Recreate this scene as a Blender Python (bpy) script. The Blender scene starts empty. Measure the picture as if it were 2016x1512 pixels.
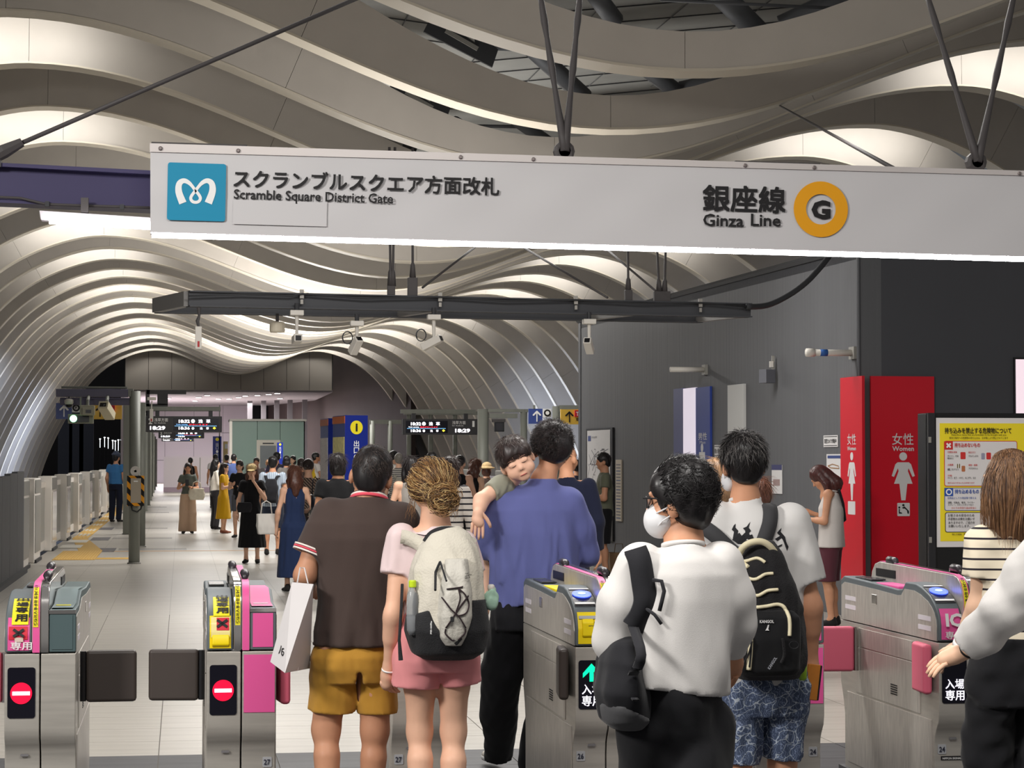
import bpy, math, random
import numpy as np
from mathutils import Vector, Matrix, Euler
PI = math.pi
scene = bpy.context.scene
COL = scene.collection
random.seed(7)
# ------------------------------------------------------------------ camera
F_PX, CX, CY = 4480.0, 1008.0, 756.0
YAW = math.atan((CX - 358.0) / F_PX)          # camera looks to the right of the platform axis (+Y)
PITCH = math.atan((908.0 - CY) / F_PX * math.cos(YAW))
CAM = Vector((0.0, 0.0, 1.65))
cam_data = bpy.data.cameras.new('camera')
cam_data.sensor_width = 36.0
cam_data.lens = F_PX / 2016.0 * 36.0
cam_data.clip_end = 600.0
cam = bpy.data.objects.new('camera', cam_data)
COL.objects.link(cam)
cam.location = CAM
cam.rotation_euler = (PI / 2 + PITCH, 0.0, -YAW)
scene.camera = cam
CAM_R = Euler((PI / 2 + PITCH, 0.0, -YAW)).to_matrix()


def ray(px, py):
    return CAM_R @ Vector(((px - CX) / F_PX, -(py - CY) / F_PX, -1.0))


def at(px, py, Y):
    d = ray(px, py)
    return CAM + d * ((Y - CAM.y) / d.y)


def atz(px, py, z=0.0):
    d = ray(px, py)
    return CAM + d * ((z - CAM.z) / d.z)


def sc_at(Y):
    return F_PX / Y


# ------------------------------------------------------------------ world, exposure
world = bpy.data.worlds.new('station_air')
scene.world = world
world.use_nodes = True
bg = world.node_tree.nodes['Background']
bg.inputs[0].default_value = (1.0, 0.96, 0.92, 1.0)
bg.inputs[1].default_value = 0.24
scene.view_settings.view_transform = 'Standard'
scene.view_settings.look = 'None'
scene.view_settings.exposure = 0.2
scene.view_settings.gamma = 1.0
scene.view_settings.use_curve_mapping = False
try:
    scene.cycles.max_bounces = 6
    scene.cycles.diffuse_bounces = 3
    scene.cycles.glossy_bounces = 3
    scene.cycles.transmission_bounces = 4
    scene.cycles.transparent_max_bounces = 8
    scene.cycles.caustics_reflective = False
    scene.cycles.caustics_refractive = False
    scene.cycles.sample_clamp_indirect = 4.0
except Exception:
    pass


def area_light(name, loc, rot, sx, sy, power, color=(1, 0.97, 0.93)):
    l = bpy.data.lights.new(name, 'AREA')
    l.shape = 'RECTANGLE'
    l.size, l.size_y = sx, sy
    l.energy = power
    l.color = color
    o = bpy.data.objects.new(name, l)
    COL.objects.link(o)
    o.location = loc
    o.rotation_euler = rot
    return o


# unseen fill lights added before and above the gates and under the vault
area_light('concourse_fill_light', (1.0, 5.0, 5.4), (0, 0, 0), 3.0, 1.2, 230)  # unseen overhead fill added for the people at the gates
_a = area_light('concourse_fill_light', (-5.2, 4.5, 5.0), (0, 0, 0), 1.6, 1.2, 450)
_a.rotation_euler = (Vector((2.0, 10.0, 1.1)) - Vector((-5.2, 4.5, 5.0))).to_track_quat('-Z', 'Y').to_euler()  # added side light, aimed across the backs to bring out cloth folds
area_light('gate_fill_light', (2.4, 14.5, 5.6), (0, 0, 0), 6, .8, 430)  # overhead fill added above the gates, no fixture there
for _i, _y in enumerate((24, 38, 53, 70, 90, 112)):
    area_light('platform_fill_light', (2.6, _y, 4.7), (0, 0, 0), 5.5, 1.2, 250 + 2.6 * _y)  # unseen downward fill added below the ribs

# pole-top uplights along the platform throw light back from the vault
for _y in (30, 46, 64, 86, 110):
    area_light('platform_uplight', (3.2, _y, 3.4), (PI, 0, 0), 3.0, 1.0, 11 * _y - (60 if _y > 40 else 200), (1, .97, .93))
# cool light along the tracks
for _y in (60, 85, 110):
    area_light('track_light', (-4.2, _y, 3.2), (0, math.radians(50), 0), 1.0, 8.0, 700, (.60, .72, 1))
    area_light('track_light', (11.8, _y - 12, 3.2), (0, math.radians(-50), 0), 1.0, 8.0, 800, (.64, .75, 1))

# ------------------------------------------------------------------ materials
MATS = {}


def mat(name, col=(0.5, 0.5, 0.5), rough=0.6, metal=0.0, noise=0.0, nscale=8.0, bump=0.0, bscale=60.0,
        emit=None, estr=0.0, spec=0.5, trans=0.0, alpha=1.0, stretch=None, sheen=0.0, ior=1.45):
    if name in MATS:
        return MATS[name]
    m = bpy.data.materials.new(name)
    m.use_nodes = True
    nt = m.node_tree
    b = nt.nodes['Principled BSDF']
    b.inputs['Base Color'].default_value = (*col, 1)
    b.inputs['Roughness'].default_value = rough
    b.inputs['Metallic'].default_value = metal
    b.inputs['Specular IOR Level'].default_value = spec
    b.inputs['IOR'].default_value = ior
    if trans:
        b.inputs['Transmission Weight'].default_value = trans
    if alpha < 1:
        b.inputs['Alpha'].default_value = alpha
    if sheen:
        b.inputs['Sheen Weight'].default_value = sheen
    if emit:
        b.inputs['Emission Color'].default_value = (*emit, 1)
        b.inputs['Emission Strength'].default_value = estr
    if noise or bump:
        tc = nt.nodes.new('ShaderNodeTexCoord')
        mp = nt.nodes.new('ShaderNodeMapping')
        if stretch:
            mp.inputs['Scale'].default_value = stretch
        nt.links.new(tc.outputs['Object'], mp.inputs['Vector'])
    if noise:
        n = nt.nodes.new('ShaderNodeTexNoise')
        n.inputs['Scale'].default_value = nscale
        n.inputs['Detail'].default_value = 5
        nt.links.new(mp.outputs[0], n.inputs['Vector'])
        r = nt.nodes.new('ShaderNodeMapRange')
        r.inputs['From Min'].default_value = 0.3
        r.inputs['From Max'].default_value = 0.7
        r.inputs['To Min'].default_value = 1 - noise
        r.inputs['To Max'].default_value = 1 + noise
        nt.links.new(n.outputs['Fac'], r.inputs['Value'])
        mx = nt.nodes.new('ShaderNodeMix')
        mx.data_type = 'RGBA'
        mx.blend_type = 'MULTIPLY'
        mx.inputs['Factor'].default_value = 1
        mx.inputs['A'].default_value = (*col, 1)
        nt.links.new(r.outputs[0], mx.inputs['B'])
        nt.links.new(mx.outputs['Result'], b.inputs['Base Color'])
    if bump:
        n2 = nt.nodes.new('ShaderNodeTexNoise')
        n2.inputs['Scale'].default_value = bscale
        n2.inputs['Detail'].default_value = 3
        nt.links.new(mp.outputs[0], n2.inputs['Vector'])
        bp = nt.nodes.new('ShaderNodeBump')
        bp.inputs['Strength'].default_value = bump
        bp.inputs['Distance'].default_value = 0.01
        nt.links.new(n2.outputs['Fac'], bp.inputs['Height'])
        nt.links.new(bp.outputs[0], b.inputs['Normal'])
    MATS[name] = m
    return m


def srgb(r, g, b):
    f = lambda c: ((c / 255 + 0.055) / 1.055) ** 2.4 if c > 10 else c / 255 / 12.92
    return (f(r), f(g), f(b))


def stripes(name, c1, c2, scale, axis='Z', duty=0.5, rough=0.85, offset=0.0):
    """printed stripes along an object axis"""
    if name in MATS:
        return MATS[name]
    m = mat(name, c1, rough)
    nt = m.node_tree
    b = nt.nodes['Principled BSDF']
    tc = nt.nodes.new('ShaderNodeTexCoord')
    sp = nt.nodes.new('ShaderNodeSeparateXYZ')
    nt.links.new(tc.outputs['Object'], sp.inputs[0])
    src = sp.outputs[axis] if axis in 'XYZ' else None
    if axis == 'D':
        ad = nt.nodes.new('ShaderNodeMath')
        ad.operation = 'ADD'
        nt.links.new(sp.outputs['X'], ad.inputs[0])
        nt.links.new(sp.outputs['Z'], ad.inputs[1])
        src = ad.outputs[0]
    mu = nt.nodes.new('ShaderNodeMath')
    mu.operation = 'MULTIPLY_ADD'
    mu.inputs[1].default_value = scale
    mu.inputs[2].default_value = offset
    nt.links.new(src, mu.inputs[0])
    fr = nt.nodes.new('ShaderNodeMath')
    fr.operation = 'FRACT'
    nt.links.new(mu.outputs[0], fr.inputs[0])
    gt = nt.nodes.new('ShaderNodeMath')
    gt.operation = 'GREATER_THAN'
    gt.inputs[1].default_value = duty
    nt.links.new(fr.outputs[0], gt.inputs[0])
    mx = nt.nodes.new('ShaderNodeMix')
    mx.data_type = 'RGBA'
    mx.inputs['A'].default_value = (*c1, 1)
    mx.inputs['B'].default_value = (*c2, 1)
    nt.links.new(gt.outputs[0], mx.inputs['Factor'])
    nt.links.new(mx.outputs['Result'], b.inputs['Base Color'])
    return m


# ------------------------------------------------------------------ geometry helpers
class MB:
    """collects shapes into one mesh"""

    def __init__(self):
        self.v, self.f = [], []

    def add(self, vs, fs):
        o = len(self.v)
        self.v += [tuple(p) for p in vs]
        self.f += [tuple(i + o for i in f) for f in fs]
        return self

    def box(self, c, s, rz=0.0, M=None):
        hx, hy, hz = s[0] / 2, s[1] / 2, s[2] / 2
        vs = [Vector((x, y, z)) for x in (-hx, hx) for y in (-hy, hy) for z in (-hz, hz)]
        R = M if M is not None else Matrix.Rotation(rz, 3, 'Z')
        c = Vector(c)
        vs = [R @ p + c for p in vs]
        return self.add(vs, [(0, 1, 3, 2), (4, 6, 7, 5), (0, 4, 5, 1), (2, 3, 7, 6), (0, 2, 6, 4), (1, 5, 7, 3)])

    def slab(self, lo, hi):
        return self.box([(a + b) / 2 for a, b in zip(lo, hi)], [abs(b - a) for a, b in zip(lo, hi)])

    def prism(self, pts, vec):
        """polygon (list of 3d points) extruded by vec"""
        n = len(pts)
        vec = Vector(vec)
        vs = [Vector(p) for p in pts] + [Vector(p) + vec for p in pts]
        fs = [tuple(range(n))[::-1], tuple(range(n, 2 * n))]
        fs += [(i, (i + 1) % n, n + (i + 1) % n, n + i) for i in range(n)]
        return self.add(vs, fs)

    def tube(self, path, r, n=8, caps=True, flat=1.0):
        path = [Vector(p) for p in path]
        m = len(path)
        rs = r if isinstance(r, (list, tuple)) else [r] * m
        up = None
        vs = []
        for i, p in enumerate(path):
            t = (path[min(i + 1, m - 1)] - path[max(i - 1, 0)])
            t = t.normalized() if t.length > 1e-9 else Vector((0, 0, 1))
            if up is None:
                a = Vector((0, 0, 1)) if abs(t.z) < 0.9 else Vector((0, 1, 0))
                up = (a - t * a.dot(t)).normalized()
            else:
                up = (up - t * up.dot(t))
                up = up.normalized() if up.length > 1e-6 else t.orthogonal().normalized()
            sd = t.cross(up)
            for k in range(n):
                a = 2 * PI * k / n
                vs.append(p + (sd * math.cos(a) + up * math.sin(a) * flat) * rs[i])
        fs = []
        for i in range(m - 1):
            for k in range(n):
                k2 = (k + 1) % n
                fs.append((i * n + k, i * n + k2, (i + 1) * n + k2, (i + 1) * n + k))
        if caps:
            fs.append(tuple(range(n))[::-1])
            fs.append(tuple(range((m - 1) * n, m * n)))
        return self.add(vs, fs)

    def lathe(self, c, prof, n=20, M=None):
        """prof: list of (r, h) along local z"""
        c = Vector(c)
        vs = []
        for r, h in prof:
            for k in range(n):
                a = 2 * PI * k / n
                p = Vector((r * math.cos(a), r * math.sin(a), h))
                vs.append((M @ p if M is not None else p) + c)
        m = len(prof)
        fs = []
        for i in range(m - 1):
            for k in range(n):
                k2 = (k + 1) % n
                fs.append((i * n + k, i * n + k2, (i + 1) * n + k2, (i + 1) * n + k))
        fs.append(tuple(range(n))[::-1])
        fs.append(tuple(range((m - 1) * n, m * n)))
        return self.add(vs, fs)

    def grid(self, rows):
        """rows of points -> quads"""
        n = len(rows[0])
        vs = [p for r in rows for p in r]
        fs = [(i * n + j, i * n + j + 1, (i + 1) * n + j + 1, (i + 1) * n + j)
              for i in range(len(rows) - 1) for j in range(n - 1)]
        return self.add(vs, fs)

    def mesh(self, name, off=None):
        me = bpy.data.meshes.new(name)
        v = self.v if off is None else [(p[0] - off[0], p[1] - off[1], p[2] - off[2]) for p in self.v]
        me.from_pydata(v, [], self.f)
        me.update()
        return me


def world_loc(o):
    p = Vector((0, 0, 0))
    while o is not None:
        p = p + o.location
        o = o.parent
    return p


def link(name, me, m=None, parent=None):
    o = bpy.data.objects.new(name, me)
    COL.objects.link(o)
    if m is not None and not me.materials:
        me.materials.append(m)
    if parent is not None:
        o.parent = parent
    return o


def fix_normals(me):
    import bmesh
    bm = bmesh.new()
    bm.from_mesh(me)
    bmesh.ops.recalc_face_normals(bm, faces=bm.faces)
    bm.to_mesh(me)
    bm.free()


def obj(name, mb, m, parent=None, bevel=0.0, smooth=False, local=False, seg=2):
    """one mesh object; vertices given in world axes (translated to the parent) unless local"""
    off = None
    if parent is not None and not local:
        off = world_loc(parent)
    me = mb.mesh(name, off)
    fix_normals(me)
    o = link(name, me, m, parent)
    if smooth:
        for p in me.polygons:
            p.use_smooth = True
    if bevel:
        md = o.modifiers.new('edge', 'BEVEL')
        md.width = bevel
        md.segments = seg
        md.limit_method = 'ANGLE'
        md.angle_limit = math.radians(40)
        if not smooth:
            for p in me.polygons:
                p.use_smooth = True
            md.harden_normals = True
    return o


def tag(o, label=None, cat=None, group=None, kind=None):
    if label:
        o['label'] = label
    if cat:
        o['category'] = cat
    if group:
        o['group'] = group
    if kind:
        o['kind'] = kind
    return o


def thing(name, loc, label, cat, group=None, rz=0.0):
    o = bpy.data.objects.new(name, None)
    o.empty_display_size = 0.1
    COL.objects.link(o)
    o.location = loc
    o.rotation_euler = (0, 0, rz)
    return tag(o, label, cat, group)


def copy_tree(o, parent=None):
    c = o.copy()
    COL.objects.link(c)
    c.parent = parent
    for ch in [x for x in bpy.data.objects if x.parent == o]:
        copy_tree(ch, c)
    return c


# ---- lettering: text turned into flat meshes, placed on a surface given by origin + right + up vectors
_fc = {}


def text_mesh(s, bold=0.0, res=2):
    key = (s, bold)
    if key in _fc:
        return _fc[key]
    cu = bpy.data.curves.new('lettering', 'FONT')
    cu.body = s
    cu.size = 1.0
    cu.offset = bold
    cu.resolution_u = res
    cu.align_x = 'LEFT'
    o = bpy.data.objects.new('lettering', cu)
    COL.objects.link(o)
    dg = bpy.context.evaluated_depsgraph_get()
    me = bpy.data.meshes.new_from_object(o.evaluated_get(dg))
    bpy.data.objects.remove(o)
    v = np.zeros(len(me.vertices) * 3)
    me.vertices.foreach_get('co', v)
    v = v.reshape(-1, 3)
    polys = [tuple(p.vertices) for p in me.polygons]
    bpy.data.meshes.remove(me)
    if len(v):
        v[:, :2] -= v[:, :2].min(0)
    _fc[key] = (v, polys)
    return _fc[key]


def text(s, P, R, U, w=None, h=None, m=None, parent=None, bold=0.0, name='lettering', lift=0.003, mb=None, local=False):
    """lower-left corner P, unit right R, unit up U; fits width w and/or height h"""
    fat = 0.0
    if bold > 0 and any(ord(c) > 0x2E80 for c in s):
        fat, bold = bold * .85, 0.0
    v, polys = text_mesh(s, bold)
    if not len(v):
        return None
    P, R, U = Vector(P), Vector(R).normalized(), Vector(U).normalized()
    N = R.cross(U)
    ex = v[:, :2].max(0)
    sx = w / ex[0] if w else None
    sy = h / ex[1] if h else None
    sx = sx or sy
    sy = sy or sx
    own = mb is None
    mb = mb or MB()
    reps = ((0, 0),) if not fat else ((-fat, -fat), (fat, -fat), (-fat, fat), (fat, fat))
    for q, (dx, dy) in enumerate(reps):
        mb.add([P + R * ((a[0] + dx) * sx) + U * ((a[1] + dy) * sy) + N * (lift + q * .0002) for a in v], polys)
    if own:
        off = world_loc(parent) if (parent is not None and not local) else None
        return link(name, mb.mesh(name, off), m, parent)


def vtext(s, P, R, U, cw, ch, m, parent, bold=0.0, name='lettering', lift=0.003, local=False):
    """vertical writing: characters stacked downward from top-left P"""
    mb = MB()
    R, U = Vector(R).normalized(), Vector(U).normalized()
    for i, c in enumerate(s):
        if c.strip():
            text(c, Vector(P) - U * (ch * (i + 1)) + R * 0, R, U, w=cw, h=ch * 0.86, mb=mb, bold=bold, lift=lift)
    off = world_loc(parent) if (parent is not None and not local) else None
    return link(name, mb.mesh(name, off), m, parent)


def plate(P, R, U, w, h, t=0.004, lift=0.0):
    """thin rectangular plate with lower-left corner P"""
    P, R, U = Vector(P), Vector(R).normalized(), Vector(U).normalized()
    N = R.cross(U)
    P = P + N * lift
    return MB().prism([P, P + R * w, P + R * w + U * h, P + U * h], N * t)


def poly2(pts, P, R, U, t=0.002, lift=0.0):
    """2-d outline placed on a surface"""
    P, R, U = Vector(P), Vector(R).normalized(), Vector(U).normalized()
    N = R.cross(U)
    return MB().prism([P + R * a + U * b + N * lift for a, b in pts], N * t)


def circle2(cx, cy, r, n=28, ry=None):
    return [(cx + r * math.cos(2 * PI * k / n), cy + (ry or r) * math.sin(2 * PI * k / n)) for k in range(n)]


def rrect2(x0, y0, x1, y1, r, n=4):
    pts = []
    for cx, cy, a0 in ((x1 - r, y1 - r, 0), (x0 + r, y1 - r, 90), (x0 + r, y0 + r, 180), (x1 - r, y0 + r, 270)):
        for k in range(n + 1):
            a = math.radians(a0 + 90 * k / n)
            pts.append((cx + r * math.cos(a), cy + r * math.sin(a)))
    return pts


# ------------------------------------------------------------------ the setting
def tile_material(name, c1, c2, grout, tile, ox=0.0, oy=0.0, rough=0.35, streak=True):
    m = mat(name, c1, rough)
    nt = m.node_tree
    b = nt.nodes['Principled BSDF']
    tc = nt.nodes.new('ShaderNodeTexCoord')
    mp = nt.nodes.new('ShaderNodeMapping')
    mp.inputs['Location'].default_value = (ox, oy, 0)
    nt.links.new(tc.outputs['Object'], mp.inputs['Vector'])
    n = nt.nodes.new('ShaderNodeTexNoise')
    n.inputs['Scale'].default_value = 1.0
    n.inputs['Detail'].default_value = 6
    n.inputs['Roughness'].default_value = 0.7
    mp2 = nt.nodes.new('ShaderNodeMapping')
    mp2.inputs['Scale'].default_value = (0.9, 9.0, 1.0) if streak else (4, 4, 4)
    nt.links.new(tc.outputs['Object'], mp2.inputs['Vector'])
    nt.links.new(mp2.outputs[0], n.inputs['Vector'])
    r = nt.nodes.new('ShaderNodeMapRange')
    r.inputs['From Min'].default_value = 0.35
    r.inputs['From Max'].default_value = 0.68
    nt.links.new(n.outputs['Fac'], r.inputs['Value'])
    mx = nt.nodes.new('ShaderNodeMix')
    mx.data_type = 'RGBA'
    mx.inputs['A'].default_value = (*c1, 1)
    mx.inputs['B'].default_value = (*c2, 1)
    nt.links.new(r.outputs[0], mx.inputs['Factor'])
    out = mx.outputs['Result']
    if tile:
        br = nt.nodes.new('ShaderNodeTexBrick')
        br.offset = 0.0
        br.inputs['Scale'].default_value = 1.0
        br.inputs['Mortar Size'].default_value = 0.004
        br.inputs['Brick Width'].default_value = tile
        br.inputs['Row Height'].default_value = tile
        br.inputs['Mortar'].default_value = (*grout, 1)
        nt.links.new(mp.outputs[0], br.inputs['Vector'])
        nt.links.new(out, br.inputs['Color1'])
        nt.links.new(out, br.inputs['Color2'])
        out = br.outputs['Color']
    nt.links.new(out, b.inputs['Base Color'])
    return m


T = 0.65
X0T, Y0T = -0.12, 12.95
PALE1, PALE2 = srgb(178, 173, 165), srgb(156, 151, 143)
m_floor = tile_material('pale_floor_stone', PALE1, PALE2, srgb(130, 126, 118), T, -X0T, -Y0T, 0.32)
m_tile = tile_material('pale_floor_tile', PALE1, PALE2, PALE1, 0, rough=0.32)
m_dtile = tile_material('charcoal_floor_tile', srgb(84, 84, 86), srgb(66, 66, 69), PALE1, 0, rough=0.5)
m_grout = mat('floor_grout', srgb(112, 108, 102), 0.9)
m_dgrout = mat('charcoal_grout', srgb(60, 60, 62), 0.9)

fl = tag(obj('floor', MB().slab((-2.4, 24.65, -0.3), (10.2, 137, 0.0)), m_floor), kind='structure')
fl2 = tag(obj('floor', MB().slab((-7, -8, -0.3), (14, 24.65, -0.004)), m_grout), kind='structure')
tile_me = MB().slab((-T / 2 + .003, -T / 2 + .003, -0.01), (T / 2 - .003, T / 2 - .003, 0.0)).mesh('floor_tile')
fix_normals(tile_me)
tile_me.materials.append(m_tile)
dtile_me = MB().slab((-T / 2 + .003, -T / 2 + .003, -0.01), (T / 2 - .003, T / 2 - .003, 0.0)).mesh('charcoal_tile')
fix_normals(dtile_me)
dtile_me.materials.append(m_dtile)
j0, j1 = -3, 13
for r in range(18):
    for c in range(j0, j1):
        o = link('floor_tile', tile_me, None, fl2)
        o.location = (X0T + (c + .5) * T, Y0T + (r + .5) * T, 0)
for r in range(-6, 0):
    for c in range(j0, j1):
        o = link('charcoal_tile', dtile_me, None, fl2)
        o.location = (X0T + (c + .5) * T, Y0T + (r + .5) * T, 0)
# floor outside the tiled strip
for (a, b_, m_) in (((-7, 9.05, -.1), (X0T + j0 * T, 12.95, -.001), m_dtile), ((X0T + j1 * T, 9.05, -.1), (14, 12.95, -.001), m_dtile),
                    ((-7, -8, -.1), (14, 9.05, -.001), m_dtile), ((-7, 12.95, -.1), (X0T + j0 * T, 24.65, -.001), m_tile),
                    ((X0T + j1 * T, 12.95, -.1), (14, 24.65, -.001), m_tile)):
    obj('floor_margin', MB().slab(a, b_), m_, fl2)
tag(obj('floor', MB().slab((10.2, 24.65, -.3), (16, 36, -.002)), m_tile), kind='structure')
m_dark = mat('track_bed_black', (0.012, 0.012, 0.015), 0.95)
tag(obj('floor', MB().slab((-14, 24.65, -1.3), (-2.4, 190, -1.2)), m_dark), kind='structure')
tag(obj('floor', MB().slab((10.2, 36, -1.3), (24, 190, -1.2)), m_dark), kind='structure')

# ---- the wavy vault: ribs with an M section whose width changes along the platform
YS = [25.0, 29.2, 33.4, 37.8, 42.4, 47.1, 51.8, 56.6, 61.6, 66.6, 70.4, 74.3, 78.0, 81.4, 84.8, 88.0, 91.2, 94.6,
      98.0, 101.5, 105, 108.5, 112, 115.5, 119, 122.5, 126, 129.5, 133, 136]


def interp(x, xs, ys):
    return float(np.interp(x, xs, ys))


def hump_L(Y):
    return interp(Y, [25, 33, 67, 88, 136], [-2.6, -2.55, -2.25, -2.0, -1.5])


def hump_R(Y):
    return interp(Y, [25, 37, 70, 85, 106, 136], [13.8, 13.4, 12.5, 12.0, 10.2, 7.9])


def valley_z(Y):
    return interp(Y, [25, 29, 33, 70, 136], [6.04, 5.98, 6.02, 6.35, 6.75])


ZH = 8.15
OUT_W = [0, 0.8, 1.6, 2.3, 2.9, 3.5, 4.1, 4.7, 5.3, 5.75, 6.1, 6.4, 6.7, 6.95]
OUT_Z = [8.15, 8.06, 7.78, 7.5, 7.1, 6.6, 5.9, 5.05, 4.0, 3.15, 2.4, 1.6, .7, -.3]
NSEG, NPS = 10, 11
_ow, _oz = np.array(OUT_W), np.array(OUT_Z)
_pf = np.polyfit(np.concatenate([-_ow[:5], _ow]), np.concatenate([_oz[:5], _oz]), 8)
OUT_W = list(np.linspace(0, 6.95, 60))
OUT_Z = [float(np.polyval(_pf, w)) for w in OUT_W]


def profile(Y, extra=0.0):
    """list of NSEG lists of (x, z, depth)"""
    L, R, zv = hump_L(Y), hump_R(Y), valley_z(Y)
    c, s = (L + R) / 2, (R - L) / 2
    pts = []
    # parameter t: 0..3 left outside, 3..7 M middle, 7..10 right outside
    for seg in range(NSEG):
        row = []
        for k in range(NPS):
            t = seg + k / (NPS - 1)
            if t < 3:
                w = 6.95 * (1 - t / 3)
                x, z = L - w, interp(w, OUT_W, OUT_Z)
                d = 1.25
            elif t > 7:
                w = 6.95 * (t - 7) / 3
                x, z = R + w, interp(w, OUT_W, OUT_Z)
                d = 1.25
            else:
                u = (t - 5) / 2
                x = c + s * u
                a = 0.5 - 0.5 * math.cos(PI * min(1, abs(u)))
                z = zv + (ZH - zv) * a
                d = 0.45 + 0.8 * a
            row.append((x, z, d))
        pts.append(row)
    return pts


def offset_pts(row, full):
    out = []
    for (x, z, d), i in row:
        ia, ib = max(i - 1, 0), min(i + 1, len(full) - 1)
        if full[ia] == full[i]:
            ia = max(i - 2, 0)
        if full[ib] == full[i]:
            ib = min(i + 2, len(full) - 1)
        a, b_ = full[ia], full[ib]
        tx, tz = b_[0] - a[0], b_[1] - a[1]
        l = math.hypot(tx, tz) or 1
        out.append((x - tz / l * d, z + tx / l * d))
    return out


m_rib = mat('rib_taupe_panel', srgb(204, 196, 186), 0.5, noise=0.04, nscale=1.5)
m_flange = mat('rib_cream_edge', srgb(222, 212, 194), 0.5)
m_roof = mat('roof_grey_panel', srgb(150, 150, 146), 0.8, noise=0.06, nscale=2)
m_roofdark = mat('roof_steel_dark', srgb(88, 90, 94), 0.6, metal=0.2)
m_gusset = mat('gusset_black', srgb(48, 49, 52), 0.6)

# roof skin above the ribs
rows_l = []
for Y in [18] + YS + [139]:
    pr = [p for seg in profile(Y) for p in seg]
    L, R = hump_L(Y), hump_R(Y)
    row = [(L - 9.2, Y, -1.2), (L - 8.6, Y, 2.2), (L - 7.6, Y, 5.0), (L - 5.2, Y, 8.3), (L - 2, Y, 9.9), (L, Y, 10.1),
           ((L + R) / 2, Y, 9.2), (R, Y, 10.1), (R + 2, Y, 9.9), (R + 5.2, Y, 8.3), (R + 7.6, Y, 5.0), (R + 8.6, Y, 2.2), (R + 9.2, Y, -1.2)]
    rows_l.append(row)
ceil = tag(obj('ceiling', MB().grid(rows_l), m_roof), kind='structure')
# seams of the roof panels seen between the near ribs
for k in range(16):
    Y = 26 + k * 1.5
    L, R = hump_L(Y), hump_R(Y)
    obj('roof_seam', MB().tube([(L, Y, 10.08), ((L + R) / 2, Y, 9.18), (R, Y, 10.08)], 0.012, 4), m_gusset, ceil)
for k in range(9):
    f_ = (k + 1) / 10
    pts = []
    for Y in (24, 34, 48):
        L, R = hump_L(Y), hump_R(Y)
        x = L + (R - L) * f_
        z = 10.08 - 0.9 * (1 - abs(f_ - .5) * 2)
        pts.append((x, Y, z))
    obj('roof_seam', MB().tube(pts, 0.012, 4), m_gusset, ceil)

TH = 0.5
for yi, Y in enumerate(YS):
    segs = profile(Y)
    full = [p for seg in segs for p in seg]
    # cream lower edge strip of this rib
    mbf = MB()
    rows = []
    idx = 0
    pall = []
    for seg in segs:
        for k, p in enumerate(seg):
            pall.append((p, idx))
            idx += 1
    inner = [(p[0], p[1]) for p in full]
    lip = offset_pts([((p[0], p[1], 0.03), i) for i, p in enumerate(full)], full)
    for lay in ((inner, Y - .01), (inner, Y + TH + .01), (lip, Y + TH + .01), (lip, Y - .01), (inner, Y - .01)):
        rows.append([(x, lay[1], z) for x, z in lay[0]])
    mbf.grid(rows)
    rib = obj('rib', mbf, m_flange, ceil, smooth=True)
    rib.data.shade_smooth() if hasattr(rib.data, 'shade_smooth') else None
    for p in rib.data.polygons:
        p.use_smooth = False
    # face panels
    st = 0
    for si, seg in enumerate(segs):
        ii = list(range(si * NPS, si * NPS + NPS))
        a = offset_pts([((full[i][0], full[i][1], 0.03), i) for i in ii], full)
        b_ = offset_pts([(full[i], i) for i in ii], full)
        # a hair's breadth of joint at each end
        def trim(r):
            r = list(r)
            for e, q in ((0, 1), (-1, -2)):
                dx, dz = r[q][0] - r[e][0], r[q][1] - r[e][1]
                l = math.hypot(dx, dz) or 1
                r[e] = (r[e][0] + dx / l * .003, r[e][1] + dz / l * .003)
            return r
        a, b_ = trim(a), trim(b_)
        n = NPS
        vs = [(x, Y, z) for x, z in a] + [(x, Y, z) for x, z in b_] + [(x, Y + TH, z) for x, z in a] + [(x, Y + TH, z) for x, z in b_]
        fs = []
        for k in range(n - 1):
            fs += [(k, k + 1, n + k + 1, n + k), (2 * n + k + 1, 2 * n + k, 3 * n + k, 3 * n + k + 1),
                   (k + 1, k, 2 * n + k, 2 * n + k + 1), (n + k, n + k + 1, 3 * n + k + 1, 3 * n + k)]
        for k in (0, n - 1):
            fs.append((k, n + k, 3 * n + k, 2 * n + k))
        mbp = MB()
        mbp.add(vs, fs)
        obj('panel', mbp, m_rib, rib)

# uplights hidden in every second bay wash the humps of the next rib
for yi in range(2, len(YS) - 1, 2):
    Y, Yn = YS[yi], YS[yi + 1]
    gap = Yn - Y - TH
    for side, hx in ((0, hump_L(Y)), (1, hump_R(Y))):
        if side == 1 and Y < 30:
            continue
        w = 3.4
        off = -.7 if side == 0 else .7
        area_light('vault_uplight', (hx + off, Yn - min(1.3, gap * .5), ZH + 0.42), (math.radians(78), 0, 0), w, 0.2, 30,
                   (1.0, 0.98, 0.94)).data.spread = math.radians(140)

# struts and gussets in the truss space above the valley
ROOFOB = ceil


def strut(p0, p1, r, name='roof_tube', m=None):
    return obj(name, MB().tube([p0, p1], r, 12), m or m_roofdark, ceil, smooth=True)


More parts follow.
